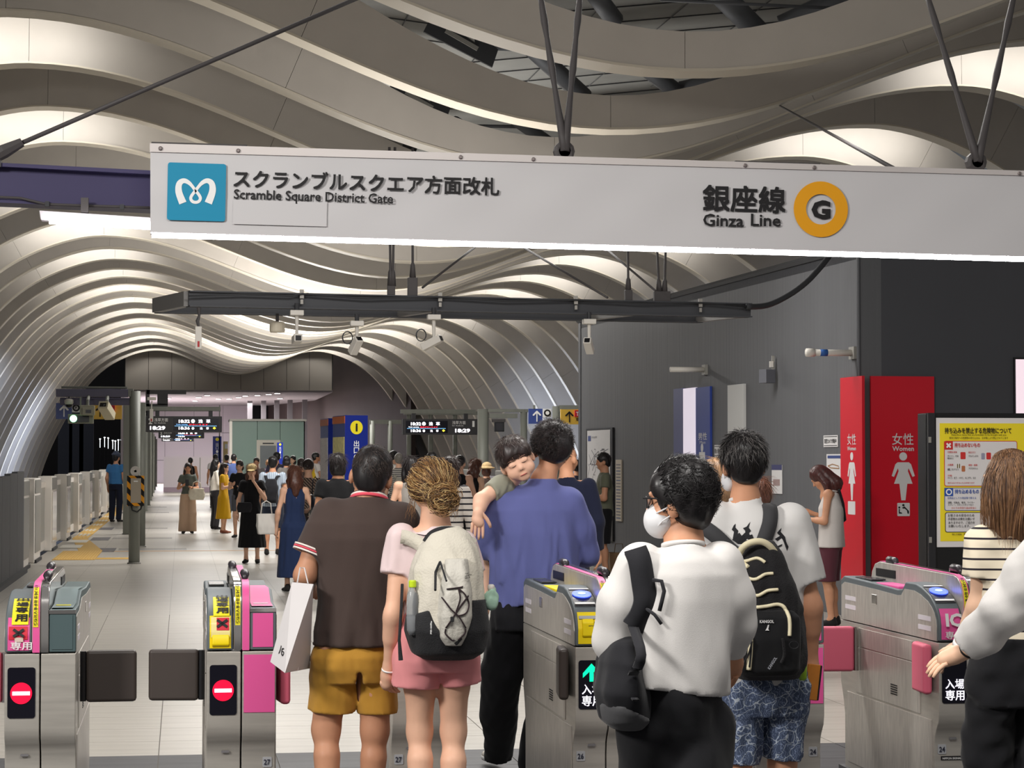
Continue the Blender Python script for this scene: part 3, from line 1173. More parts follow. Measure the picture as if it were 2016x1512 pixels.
def sub_prof(prof, s0, s1):
    """part of a profile between arc lengths s0 and s1"""
    out, s = [], 0.0
    for i in range(len(prof) - 1):
        a, b_ = prof[i], prof[i + 1]
        l = math.hypot(b_[0] - a[0], b_[1] - a[1])
        for k in range(8):
            t = k / 8
            q = s + l * t
            if s0 <= q <= s1:
                out.append((a[0] + (b_[0] - a[0]) * t, a[1] + (b_[1] - a[1]) * t))
        s += l
    return out


def on_prof(prof, s):
    q = 0.0
    for i in range(len(prof) - 1):
        a, b_ = prof[i], prof[i + 1]
        l = math.hypot(b_[0] - a[0], b_[1] - a[1])
        if q + l >= s:
            t = (s - q) / l
            return (a[0] + (b_[0] - a[0]) * t, a[1] + (b_[1] - a[1]) * t, (b_[0] - a[0]) / l, (b_[1] - a[1]) / l)
        q += l
    return (*prof[-1], 0, 1)


READER = [(0, .825), (0, .90), (.012, .94), (.035, .972), (.07, .998), (.13, 1.028), (.24, 1.058), (.33, 1.072)]
READER_TAIL = [(.48, 1.072), (.53, 1.035), (.60, 1.03), (.95, 1.04), (1.50, 1.05), (1.555, 1.03), (1.56, .825)]
PLAIN = [(0, .825), (0, 1.0), (.012, 1.008)]
PLAIN_TAIL = [(.30, 1.012), (.36, 1.025), (.55, 1.06), (1.1, 1.045), (1.50, 1.05), (1.555, 1.03), (1.56, .825)]
RIDGE = [(-.004, .825), (-.004, 1.0), (.006, 1.05), (.03, 1.085), (.075, 1.112), (.13, 1.122), (1.25, 1.135), (1.33, 1.12), (1.38, 1.08), (1.40, 1.03)]


def put(name, mb, m, par, bevel=0.0, smooth=False):
    return obj(name, mb, m, par, bevel=bevel, smooth=smooth, local=True)


def gate(X, label, left, right, led=None, numbers=(), flaps=(), ridge=('pink', 'chrome'), papers=None, plate_=False, nat=10.0):
    g = thing('ticket_gate', (X, nat, 0), label, 'ticket gate', 'row of ticket gates')
    # lower steel body: two halves meeting at a seam
    for sx, x0, x1 in ((-1, -GW / 2, -.003), (1, .003, GW / 2)):
        pr = FRONT + [(GL - .07, 0), (GL - .07, .34), (GL - .04, .425), (GL, .50), (GL, .82)]
        put('front_body', prof_solid(pr, x0, x1), m_st, g, bevel=.004)
    put('plinth', MB().slab((-GW / 2 - .02, .02, 0), (GW / 2 + .02, GL - .02, .07)), mat('gate_plinth', srgb(92, 92, 94), .6), g)
    # side panels
    for sx in (-1, 1):
        xs = sx * GW / 2
        for (y0, y1, z0, z1) in ((.10, 1.44, .10, .46), (.26, 1.28, .47, .70), (.26, 1.28, .705, .80)):
            put('side_panel', MB().slab((xs - .004, y0, z0), (xs + .004, y1, z1)), m_st2, g, bevel=.002)
        for k in range(5):
            put('vent_slot', MB().slab((xs - .006, .60, .52 + k * .011), (xs + .006, .70, .525 + k * .011)), m_grid, g)
    # heads
    for side, kind in ((-1, left), (1, right)):
        x0, x1 = (-GW / 2, -.036) if side < 0 else (.036, GW / 2)
        if kind.startswith('reader'):
            col = {'pink': m_pinkg, 'yellow': m_yel, 'slate': m_gteal}[kind.split('_')[1]]
            put('head', prof_solid(READER + READER_TAIL, x0, x1), m_gdark, g, bevel=.008)
            put('face_panel', strip_prof(sub_prof(READER, .004, .158 if col is m_yel else .16), x0 + .012, x1 - .010, .0025), col, g, smooth=True)
            if kind.endswith('ic') or kind.endswith('slot'):
                put('reader_bed', strip_prof(sub_prof(READER, .19, .40), x0 + .008, x1 - .008, .003), m_blk, g, smooth=True)
                y, z, ty, tz = on_prof(READER, .305)
                pad = circle2(0, 0, .043, 24, .05)
                put('touch_pad', poly2(pad, ((x0 + x1) / 2, y - tz * .006, z + ty * .006), (1, 0, 0), (0, ty, tz), .004), m_blue, g)
                put('touch_mark', poly2(circle2(0, 0, .018, 16, .014), ((x0 + x1) / 2, y - tz * .011, z + ty * .011), (1, 0, 0), (0, ty, tz), .002), m_blue2, g)
                for s in (.213, .385):
                    y, z, ty, tz = on_prof(READER, s)
                    put('white_strip', poly2([(-.045, -.007), (.045, -.007), (.045, .007), (-.045, .007)], ((x0 + x1) / 2, y - tz * .005, z + ty * .005), (1, 0, 0), (0, ty, tz), .003), m_white, g)
            if kind.endswith('slot'):
                y, z, ty, tz = on_prof(READER, .125)
                put('ticket_slot', poly2([(-.04, -.008), (.04, -.008), (.04, .008), (-.04, .008)], ((x0 + x1) / 2, y - tz * .005, z + ty * .005), (1, 0, 0), (0, ty, tz), .004), m_num, g)
                put('ticket_lip', prof_solid([(0.0, .86), (-.014, .87), (-.012, .93), (.02, .957), (.02, .86)], x0 + .03, x1 - .03), m_yel, g, bevel=.006)
                text('投入口', Vector(((x0 + x1) / 2 - .0, y - tz * .03 - .004, z - .035)), (1, 0, 0), (0, ty, tz), w=.06, h=.022, m=m_ink, parent=g, bold=.02, local=True)
            # sunken tray and display at the far half
            put('tray', MB().slab((x0 + .012, .62, 1.03), (x1 - .012, .98, 1.043)), col if col is not m_gteal else m_gdark, g, bevel=.003)
            put('display', MB().slab((x0 + .02, 1.08, 1.046), (x1 - .02, 1.36, 1.054)), mat('display_dark', srgb(52, 52, 56), .25), g, bevel=.002)
        else:
            col = {'pink': m_pinkg, 'slate': m_gteal}[kind.split('_')[1]]
            put('head', prof_solid(PLAIN + PLAIN_TAIL, x0, x1), m_gdark if col is m_pinkg else m_gteal, g, bevel=.006)
            put('face_panel', MB().slab((x0 + .012, -.003, .838), (x1 - .014, .0, .985)), col, g)
            put('top_panel', strip_prof([(.03, 1.0125), (.30, 1.0145), (.36, 1.028), (.55, 1.063), (1.0, 1.05)], x0 + .008, x1 - .014, .002), col if col is m_pinkg else mat('gate_slate_pale', srgb(120, 138, 140), .4), g, smooth=True)
            put('top_sticker', MB().slab((x0 + .02, .16, 1.012), (x1 - .03, .19, 1.018)), m_paper if col is m_gteal else m_white, g)
            put('lip', MB().slab((x0, -.004, .99), (x1, .008, 1.006)), m_chrome, g)
    for sx in (-1, 1):
        xs = sx * GW / 2
        kind = left if sx < 0 else right
        top = (READER + READER_TAIL) if kind.startswith('reader') else (PLAIN + PLAIN_TAIL)
        pr = [(y * .97 + .022, .826 + (z - .825) * .86) for y, z in top]
        put('head_side', prof_solid(pr, xs - .003, xs + .003), m_st2, g)
        for (y0, z0) in ((.10, .91), (.10, .865), (1.28, .93), (1.28, .885)):
            put('clear_sticker', MB().slab((xs - .0045, y0, z0), (xs + .0045, y0 + .18, z0 + .022)), m_housing, g)
        put('lock', MB().slab((xs - .006, .92, .935), (xs + .006, 1.0, .985)), m_chrome, g, bevel=.004)
    # ridge rail: two long strips
    rc = {'pink': m_pinkg, 'chrome': m_chrome}
    for x0, x1, c in ((-.036, .0, ridge[0]), (.0, .036, ridge[1])):
        put('ridge', prof_solid(RIDGE + [(1.40, .96), (.1, .96), (.02, .825)], x0, x1), m_st2 if c == 'pink' else m_chrome, g, bevel=.006)
        put('ridge_strip', strip_prof(RIDGE, x0 + .003, x1 - .003, .002), rc[c], g, smooth=True)
    for xx in (-.037, .037):
        put('ridge_slot', MB().slab((xx - .002, .98, 1.06), (xx + .002, 1.30, 1.10)), m_blk, g)
    sx0 = -.031 if ridge[0] == 'pink' and papers != 'yellow' else -.028
    put('ridge_sticker', strip_prof(sub_prof(RIDGE, .10, .30), sx0, sx0 + .022, .0045), m_paper, g, smooth=True)
    mbk = MB()
    for k, ch in enumerate('かけこみはおやめください'):
        s = .292 - k * .0158
        y, z, ty, tz = on_prof(RIDGE, s)
        text(ch, Vector((sx0 + .004, y - tz * .006, z + ty * .006)), (1, 0, 0), (0, ty, tz), w=.013, h=.0125, mb=mbk, bold=.03)
    link('sticker_lettering', mbk.mesh('sticker_lettering'), m_ink, g)
    for yy, xx in ((.16, .018), (1.02, -.018)):
        put('lamp_pod', MB().tube([(xx, yy, 1.125), (xx, yy + .03, 1.145), (xx, yy + .12, 1.147), (xx, yy + .15, 1.13)], [.010, .02, .02, .010], 10), mat('lamp_pod_dark', srgb(48, 44, 48), .3), g, smooth=True)
    # led window on the left half
    if led:
        put('led_window', poly2(rrect2(-.137, .545, -.02, .762, .012), (0, -.001, 0), (1, 0, 0), (0, 0, 1), .003), mat('led_glass', srgb(18, 17, 28), .12), g)
        F = (0, -.006, 0)
        if led == 'no':
            put('led_disc', poly2(circle2(-.079, .652, .046, 30), F, (1, 0, 0), (0, 0, 1), .002), m_red, g)
            put('led_bar', poly2([(-.116, .644), (-.042, .644), (-.042, .66), (-.116, .66)], (0, -.009, 0), (1, 0, 0), (0, 0, 1), .002), m_ledw, g)
        else:
            mk = MB()
            for (bx, bz, bw, bh) in ():
                pass
            ar = [(-.079, .748), (-.118, .705), (-.118, .685), (-.088, .712), (-.088, .668), (-.070, .668), (-.070, .712), (-.04, .685), (-.04, .705)]
            if led == 'arrow':
                put('led_arrow', poly2(ar, F, (1, 0, 0), (0, 0, 1), .002), m_ledg, g)
            text('入場', (-.122, -.006, .612), (1, 0, 0), (0, 0, 1), w=.088, h=.044, m=m_ledw, parent=g, bold=.01, local=True)
            text('専用', (-.122, -.006, .560), (1, 0, 0), (0, 0, 1), w=.088, h=.046, m=m_ledw, parent=g, bold=.01, local=True)
    # papers taped over the reader
    if papers:
        x0, x1 = -GW / 2 + .022, -.052
        a = .115 if papers == 'pink' else .15
        put('paper_notice', strip_prof(sub_prof(READER, a, .31), x0 + .006, x1, .008), m_paper, g, smooth=True)
        if papers == 'pink':
            put('paper_warning', strip_prof(sub_prof(READER, .055, .115), x0 - .005, x1 - .002, .006), m_redp, g, smooth=True)
            put('clear_tape', strip_prof(sub_prof(READER, .04, .07), x0 + .02, x1 - .02, .009), m_tape, g, smooth=True)
            text('専用', (-GW / 2 + .026, -.006, .838), (1, 0, 0), (0, 0, 1), w=.088, h=.034, m=m_white, parent=g, bold=.018, local=True)
            ss, sX = (.268, .222, .178, .132), .082
        else:
            put('clear_tape', strip_prof(sub_prof(READER, .05, .15), x0 - .004, x1 + .002, .007), mat('tape_yellowish', srgb(240, 226, 150), .3), g, smooth=True)
            put('paper_warning', strip_prof(sub_prof(READER, .085, .145), x0 + .02, x1 - .002, .009), m_redp, g, smooth=True)
            put('ticket_lip', prof_solid([(0.0, .835), (-.016, .85), (-.014, .885), (.0, .90)], x0, x1), m_yel, g, bevel=.006)
            ss, sX = (.285, .245, .205, .162), .115
        mbk = MB()
        for ch, s in zip('出場専用', ss):
            y, z, ty, tz = on_prof(READER, s)
            text(ch, Vector((x0 + .02, y - tz * .012, z + ty * .012)), (1, 0, 0), (0, ty, tz), w=.05, h=.034, mb=mbk, bold=.03, lift=0)
        link('notice_lettering', mbk.mesh('notice_lettering'), m_ink, g)
        y, z, ty, tz = on_prof(READER, sX)
        mbx = MB()
        C = Vector(((x0 + x1) / 2 + (.006 if papers != 'pink' else -.002), y - tz * .012, z + ty * .012))
        for sg_ in (-1, 1):
            d_ = (Vector((1, 0, 0)) * .022 + Vector((0, ty, tz)) * .016 * sg_)
            n_ = Vector((0, -tz, ty))
            w_ = d_.cross(n_).normalized() * .006
            mbx.add([C - d_ - w_, C + d_ - w_, C + d_ + w_, C - d_ + w_], [(0, 1, 2, 3)])
        link('cross_mark', mbx.mesh('cross_mark'), m_ink, g)
    if left.endswith('pink_ic'):
        text('IC', (-GW / 2 + .03, -.014, .893), (1, 0, 0), (0, .25, .97), w=.078, h=.062, m=m_white, parent=g, bold=.04, local=True)
        text('専用', (-GW / 2 + .03, -.006, .838), (1, 0, 0), (0, 0, 1), w=.078, h=.034, m=m_white, parent=g, bold=.018, local=True)
    if right == 'plain_pink':
        put('pink_sheet', MB().slab((.01, -.004, .555), (GW / 2 - .006, .0, .805)), m_pinkg, g)
    # number stickers and a small slot near the floor
    for side, tx in numbers:
        xx = -GW / 2 + .035 if side < 0 else GW / 2 - .035
        zz_ = .33
        put('number_plate', poly2(rrect2(-.02, -.022, .02, .022, .005), (xx, .069, zz_), (1, 0, 0), (0, 0, 1), .003), m_num, g)
        text(tx, (xx - .015, .066, zz_ - .012), (1, 0, 0), (0, 0, 1), w=.028, h=.024, m=m_numink, parent=g, bold=.02, local=True, lift=.004)
    put('foot_slot', poly2(rrect2(-.085, .375, -.05, .385, .004), (0, .058, 0), (1, 0, 0), (0, 0, 1), .004), mat('slot_grey', srgb(120, 118, 120), .4), g)
    if plate_:
        put('maker_plate', MB().slab((-GW / 2 + .03, .066, .28), (-GW / 2 + .13, .07, .298)), m_blk, g)
        text('NIPPON SIGNAL', (-GW / 2 + .035, .064, .284), (1, 0, 0), (0, 0, 1), w=.09, h=.009, m=m_white, parent=g, bold=.02, local=True, lift=.003)
    for (side, y0, kind, ang) in flaps:
        xs = side * GW / 2
        mf = m_brownflap if kind == 'brown' else m_pinkflap
        FL, FH, FT = .222, .228, .045
        hinge = Vector((xs + side * .02, y0, .695))
        R = Matrix.Rotation(math.radians(ang), 3, 'Z')
        mbx = MB().box(hinge + R @ Vector((side * (FL / 2 + .012), 0, 0)), (FL, FT, FH), M=R)
        fo = put('flap', mbx, mf, g, bevel=.016)
        hp = MB().tube([hinge + Vector((0, 0, -.11)), hinge + Vector((0, 0, .11))], .014, 8)
        obj('hinge_post', hp, m_chrome if kind != 'brown' else m_blk, g, local=True)
    return g


GX = [-.597, .262, 1.07, 1.886, 2.725, 3.563, 4.40]
gate(GX[0], 'ticket gate with slate head and taped notices over a pink reader, leftmost', 'reader_pink', 'plain_slate', led='no', papers='pink',
     flaps=((1, .28, 'brown', 2), (-1, .28, 'pink', 4)), ridge=('pink', 'chrome'))
gate(GX[1], 'ticket gate with yellow reader under taped notices and pink right half', 'reader_yellow', 'plain_pink', led='no', papers='yellow',
     flaps=((-1, .28, 'brown', -7), (1, .28, 'pink', -84)), ridge=('chrome', 'pink'), numbers=((1, '27'),))
gate(GX[2], 'ticket gate mostly hidden behind the woman in pink shorts', 'reader_slate', 'plain_slate', led=None, numbers=((-1, '27'), (1, '26')))
gate(GX[3], 'ticket gate with yellow ticket slot, blue touch pad and green arrow display', 'reader_yellow_slot', 'plain_slate', led='arrow', numbers=((-1, '26'), (1, '25')), flaps=((-1, .28, 'brown', 84),))
gate(GX[4], 'ticket gate half hidden behind the man with the black backpack', 'reader_pink_ic', 'plain_pink', led='arrow', numbers=((1, '24'), (-1, '25')))
gate(GX[5], 'ticket gate with pink touch reader beside the girl in striped top', 'reader_pink_ic', 'plain_slate', led='go', numbers=((-1, '24'), (1, '23')),
     flaps=((-1, .28, 'pink', 86), (-1, 1.22, 'pink', -4)), plate_=True)
gate(GX[6], 'ticket gate at the right picture edge behind the striped girl', 'reader_pink_ic', 'plain_slate', led='go', numbers=((-1, '23'),))
# ------------------------------------------------------------------ platform furniture
m_psd = mat('platform_door_white', srgb(226, 220, 212), .45)
m_psdg = mat('platform_door_grey', srgb(140, 138, 132), .4)
m_glass = mat('door_glass', srgb(215, 225, 220), .06, trans=.85, ior=1.1)
m_yelt = mat('tactile_yellow', srgb(204, 164, 84), .7)
m_post = mat('post_sage_grey', srgb(122, 124, 116), .5, noise=.06, nscale=2, stretch=(6, 6, .6))
m_signblk = mat('board_charcoal', srgb(52, 51, 54), .45)
m_screen = mat('screen_night_blue', (.004, .004, .012), .2)
m_scrw = mat('screen_white', (1, 1, 1), .5, emit=(1, .95, 1), estr=2.2)
m_scrr = mat('screen_red', (1, 0, 0), .5, emit=(.9, .02, .05), estr=1.6)
m_scrb = mat('screen_cyan', (.2, .5, 1), .5, emit=(.2, .5, 1), estr=1.6)
m_scry = mat('screen_yellow', (1, .9, 0), .5, emit=(1, .85, .05), estr=1.8)

# platform screen doors: waist-high cabinets with glass leaves between them
ys = [34.4, 37.3, 42.2, 47.6, 53.2, 59.4, 66.0, 73.0, 80.0, 87.0, 94.0, 101.0, 108.0, 115.0]
lab_n = ['nearest', 'second', 'third', 'fourth', 'fifth', 'sixth', 'seventh', 'eighth', 'ninth', 'tenth', 'eleventh', 'twelfth', 'thirteenth', 'fourteenth']
for k, y in enumerate(ys):
    x = -2.33
    L = 1.5
    t_ = thing('platform_door', (x, y, 0), '%s waist high white platform door cabinet of the left track' % lab_n[k], 'platform door', 'platform doors of the left track')
    obj('cabinet', MB().slab((x - .26, y, 0), (x, y + L, 1.36)), m_psd, t_, bevel=.02)
    obj('header', MB().slab((x, y + .02, 1.12), (x + .012, y + L - .02, 1.33)), m_psdg, t_)
    obj('side_glass', MB().slab((x, y + .06, .16), (x + .01, y + L - .06, 1.08)), m_psdg if k < 2 else mat('door_side_pane', srgb(186, 178, 164), .1), t_)
    obj('base', MB().slab((x - .24, y + .02, -.0), (x + .03, y + L - .02, .05)), m_gusset, t_)
    y2 = ys[k + 1] if k + 1 < len(ys) else y + 6
    gl = y2 - y - L
    if gl > .8:
        obj('leaf', MB().slab((x - .16, y + L, .12), (x - .13, y2, 1.18)), m_glass, t_)
        obj('leaf_rail', MB().slab((x - .17, y + L, 1.16), (x - .12, y2, 1.26)), m_psd, t_)
        obj('leaf_kick', MB().slab((x - .17, y + L, .04), (x - .12, y2, .2)), m_psd, t_)
        obj('leaf_stile', MB().slab((x - .17, (y + L + y2) / 2 - .04, .1), (x - .12, (y + L + y2) / 2 + .04, 1.2)), m_psd, t_)
xs_ = [9.2] * 6
for k, y in enumerate((48, 56, 64, 72, 80, 90)):
    x = 9.25
    t_ = thing('platform_door', (x, y, 0), '%s white platform door cabinet of the right track' % lab_n[k], 'platform door', 'platform doors of the right track')
    obj('cabinet', MB().slab((x, y, 0), (x + .26, y + 3.2, 1.36)), m_psd, t_, bevel=.02)
    obj('header', MB().slab((x - .012, y + .02, 1.12), (x, y + 3.18, 1.33)), m_psdg, t_)
    obj('side_pane', MB().slab((x - .01, y + .06, .16), (x, y + 3.1, 1.08)), mat('door_side_pane', srgb(186, 178, 164), .1), t_)
    obj('leaf', MB().slab((x + .1, y + 3.2, .12), (x + .13, y + 8, 1.18)), m_glass, t_)

# tactile paving
tp = tag(obj('tactile_paving', MB().slab((-2.12, 38.4, 0), (-1.42, 42.2, .006)), m_yelt), 'yellow tactile paving strip running along the left platform doors', 'paving')
obj('strip', MB().prism([(-1.42, 42.2, 0), (-1.85, 42.2, 0), (-2.28, 49, 0), (-1.97, 49, 0)], (0, 0, .006)), m_yelt, tp)
obj('strip', MB().slab((-2.28, 49, 0), (-1.95, 120, .006)), m_yelt, tp)
obj('strip', MB().slab((-1.42, 38.6, 0), (-.86, 39.2, .006)), m_yelt, tp)
m_wpatch = mat('door_zone_white', srgb(222, 218, 208), .5)
for k, y in enumerate((43.6, 46.4, 50.5, 54.0, 58.5, 62.5, 67)):
    obj('rung', MB().slab((-2.28, y, .006), (-1.98 + (.1 if k < 2 else 0), y + 1.5, .009)), m_wpatch, tp)
mbr = MB()
for k in range(15):
    mbr.slab((-2.08 + k * .045, 38.5, .006), (-2.06 + k * .045, 42.1, .011))
for k in range(4):
    mbr.slab((-2.26 + k * .085, 49.2, .006), (-2.23 + k * .085, 100, .011))
tag(obj('guide_bars', mbr, mat('tactile_bar', srgb(216, 178, 104), .7), tp), kind='stuff')
m_mark = mat('floor_sign_dark', srgb(84, 82, 90), .5)
for k, (px, py, w) in enumerate(((208, 1083, .7), (198, 1061, .75), (207, 1041, .75), (238, 1009.5, .8), (243, 999, .8))):
    P = atz(px, py)
    o = tag(obj('floor_mark', MB().slab((P.x - w / 4, P.y - .9, 0), (P.x + w / 4, P.y + .9, .004)), m_mark), '%s dark rectangular boarding mark on the pale floor by the tactile strip' % lab_n[k], 'floor mark', 'boarding marks')
    obj('line', MB().slab((P.x + w / 4 + .05, P.y - .05, 0), (P.x + w / 4 + 1.3, P.y + .02, .003)), m_mark, o)
    obj('line', MB().slab((P.x + w / 4 + .05, P.y + .5, 0), (P.x + w / 4 + 1.3, P.y + .57, .003)), m_mark, o)
tag(obj('floor_line', MB().slab((-1.3, 41.9, 0), (8.2, 42.05, .004)), mat('brass_line', srgb(206, 160, 110), .5)), 'thin orange line crossing the platform floor', 'floor line')


def column(px, pyb, r, ztop, label, square=False, cap=None):
    P = atz(px, pyb)
    t_ = thing('platform_post', (P.x, P.y, 0), label, 'post', 'posts of the platform')
    if square:
        obj('shaft', MB().slab((P.x - r, P.y - r * 1.4, 0), (P.x + r, P.y + r * 1.4, ztop)), m_post, t_, bevel=.01)
    else:
        obj('shaft', MB().tube([(P.x, P.y, 0), (P.x, P.y, ztop)], r, 18), m_post, t_, smooth=True)
    obj('foot', MB().lathe((P.x, P.y, 0), [(r * 1.25, 0), (r * 1.25, .02), (r, .025)], 18), m_psdg, t_)
    return t_, P


zb = 1.65 + (908 - 776) * 36.6 / F_PX
c1, CP = column(264, 1110, .088, zb + .03, 'round sage grey post carrying the striped control box')
column(278, 1077, .075, 2.75, 'slim grey post close behind the control box post')
column(250, 1052, .09, 2.9, 'flat grey post left behind the control box post', square=True)
nth = ['first', 'second', 'third', 'fourth', 'fifth', 'sixth', 'seventh']
for k, (px, py) in enumerate(((284, 1006), (290, 995), (294, 985), (297, 977), (300, 970), (303, 964), (306, 958))):
    column(px, py, .10, 3.0, '%s post of the receding post row behind the control box' % nth[k], square=True)

# striped control box with loudspeaker on the first post
m_hz = stripes('hazard_stripes', srgb(236, 160, 40), srgb(30, 28, 28), 5.2, 'D', .5)
px2 = lambda a: a / F_PX * 36.4
bx = thing('control_box', (CP.x, CP.y - .1, 1.65 - (997 - 908) / 123), 'beige control box framed by orange and black hazard stripes', 'control box')
cx = CP.x + px2(2)
obj('frame', MB().slab((cx - px2(16), CP.y - .20, 1.65 - (997 - 908) / 123), (cx + px2(17), CP.y - .09, 1.65 - (938 - 908) / 123)), m_hz, bx)
obj('lid', MB().slab((cx - px2(9), CP.y - .215, 1.65 - (991 - 908) / 123), (cx + px2(11), CP.y - .2, 1.65 - (943 - 908) / 123)), mat('box_beige', srgb(176, 164, 146), .5), bx, bevel=.004)
obj('name_tag', MB().slab((cx - px2(3), CP.y - .218, 1.65 - (950 - 908) / 123), (cx + px2(5), CP.y - .214, 1.65 - (947.5 - 908) / 123)), m_white, bx)
obj('handle_loop', MB().tube([(cx - .06, CP.y - .15, 1.65 - 89 / 123), (cx - .05, CP.y - .16, .86), (cx + .03, CP.y - .16, .83), (cx + .09, CP.y - .15, .88), (cx + .1, CP.y - .15, 1.65 - 89 / 123)], .013, 7), m_gusset, bx, smooth=True)
sp = thing('horn_speaker', (CP.x, CP.y - .15, 1.65 - (929 - 908) / 123), 'round horn loudspeaker on top of the striped control box', 'loudspeaker')
RX = Matrix.Rotation(PI / 2, 3, 'X')
CS = Vector((CP.x + px2(2), CP.y - .16, 1.65 - (929 - 908) / 123))
obj('horn', MB().lathe(CS, [(.03, -.12), (.035, -.05), (.07, 0), (.078, .015), (.068, .012), (.02, -.03)], 24, RX), m_psdg, sp, smooth=True)
obj('rim', MB().lathe(CS, [(.066, .012), (.08, .014), (.08, .02), (.066, .02)], 24, RX), m_camw, sp)
obj('centre', MB().lathe(CS, [(.06, .0), (.06, .006), (.03, .012)], 20, RX), m_blk, sp)
obj('cone', MB().lathe(CS, [(.026, .01), (.02, .02)], 14, RX), m_camw, sp)
obj('bracket', MB().slab((CP.x - .02, CP.y - .1, CS.z - .08), (CP.x + .02, CP.y, CS.z)), m_post, sp)

# gantry arm with signs and cameras at the left
GYp = CP.y
gz = lambda y, Y=GYp: 1.65 + (908 - y) * Y / F_PX
gx = lambda x, Y=GYp: at(x, 850, Y).x
ga = thing('sign_gantry', (gx(180), GYp, gz(798)), 'purple-lit grey gantry arm over the left platform doors', 'gantry')
m_arm = mat('gantry_purple_lit', srgb(86, 82, 104), .5)  # purple light falling on the gantry is mixed into its grey
obj('arm', MB().slab((gx(110), GYp - .08, gz(785)), (gx(252), GYp + .08, gz(770))), m_arm, ga, bevel=.006)
obj('arm', MB().slab((gx(116), GYp + .25, gz(800)), (gx(259), GYp + .4, gz(786))), m_arm, ga, bevel=.006)
obj('collar', MB().slab((gx(252), GYp - .06, gz(784)), (gx(262), GYp + .06, gz(769))), m_post, ga)
obj('top_rail', MB().tube([(gx(120), GYp, gz(766.5)), (gx(250), GYp, gz(767))], .02, 6), m_post, ga)


def arrow_sign(name, label, x0, x1, y0, y1, Y, kind, xm=None):
    """hanging direction sign: arrow field and a line ring"""
    z = lambda y: 1.65 + (908 - y) * Y / F_PX
    X = lambda x: at(x, (y0 + y1) / 2, Y).x
    t_ = thing(name, (X((x0 + x1) / 2), Y, z(y1)), label, 'sign')
    u = Y / F_PX
    base = mat('sign_blue', srgb(58, 76, 140), .4) if kind == 'blue' else mat('sign_yellow', srgb(240, 196, 80), .4)
    obj('panel', MB().slab((X(x0), Y, z(y1)), (X(x1), Y + .05, z(y0))), base, t_)
    ink = m_white if kind == 'blue' else m_ink
    cxp = x0 + (16 if kind == 'blue' else 17)
    cyp = (y0 + y1) / 2
    s = (y1 - y0) * .36
    S = [(0, -1), (.1, -1), (.1, .55), (.55, .1), (.78, .1), (.78, .3), (.08, 1.0), (-.08, 1.0), (-.78, .3), (-.78, .1), (-.55, .1), (-.1, .55), (-.1, -1)]
    pts = [(a * s * 1.0, b_ * s) for a, b_ in S]
    obj('arrow', poly2([(a * u, b_ * u) for a, b_ in pts], (X(cxp), Y - .002, z(cyp)), (1, 0, 0), (0, 0, 1), .003), ink, t_)
    return t_, X, z, u


t_, X_, z_, u_ = arrow_sign('direction_sign', 'blue direction sign with white up arrow over the left platform doors', 110, 141, 797, 828, 37.6, 'blue')
obj('ring_tile', MB().slab((X_(142), 37.58, z_(815)), (X_(158), 37.62, z_(798))), m_white, t_)
obj('ring', poly2(circle2(0, 0, 7 * u_), (X_(150), 37.57, z_(806.5)), (1, 0, 0), (0, 0, 1), .004), m_blk, t_)
obj('ring_centre', poly2(circle2(0, 0, 3.8 * u_), (X_(150), 37.56, z_(806.5)), (1, 0, 0), (0, 0, 1), .004), m_white, t_)
text('F', (X_(148.6), 37.555, z_(809)), (1, 0, 0), (0, 0, 1), w=2.6 * u_, h=5 * u_, m=m_ink, parent=t_, bold=.05, lift=.008)
t2, X_, z_, u_ = arrow_sign('direction_sign', 'yellow direction sign behind the boxy cameras over the left doors', 180, 240, 798, 828, 37.7, 'yellow')
obj('red_badge', MB().slab((X_(206), 37.66, z_(814)), (X_(226), 37.7, z_(800))), mat('badge_red', srgb(206, 40, 60), .4), t2)
# signal box with green lamp, dome camera and boxy housings
t_ = thing('signal_box', (gx(160), GYp - .3, gz(837)), 'grey signal box with a glowing green lamp at the left', 'signal')
obj('case', MB().slab((gx(135), GYp - .30, gz(837)), (gx(185), GYp - .10, gz(819))), mat('case_sage', srgb(146, 150, 132), .5), t_, bevel=.008)
obj('window', MB().slab((gx(139), GYp - .36, gz(834.5)), (gx(177), GYp - .35, gz(822.5))), m_blk, t_)
obj('lamp', MB().lathe((gx(146.5), GYp - .365, gz(828)), [(.055, 0), (.05, .02), (.02, .03)], 16, RX), mat('lamp_green', (.3, 1, .5), .4, emit=(.25, 1, .45), estr=9), t_)
obj('hanger', MB().slab((gx(158), GYp - .26, gz(820)), (gx(161), GYp - .22, gz(786))), m_post, t_)
t_ = thing('dome_camera', (gx(136), GYp - .1, gz(806)), 'white dome camera under the left gantry arm', 'camera')
obj('base', MB().lathe((gx(136), GYp - .1, gz(800)), [(.06, .0), (.072, .03), (.072, .07), (.04, .09)], 18), m_camw, t_, smooth=True)
obj('dome', MB().lathe((gx(136), GYp - .1, gz(806)), [(.02, 0), (.045, .015), (.055, .05)], 16), m_blk, t_, smooth=True)
obj('stem', MB().slab((gx(134.5), GYp - .11, gz(792)), (gx(137.5), GYp - .09, gz(785))), m_gusset, t_)
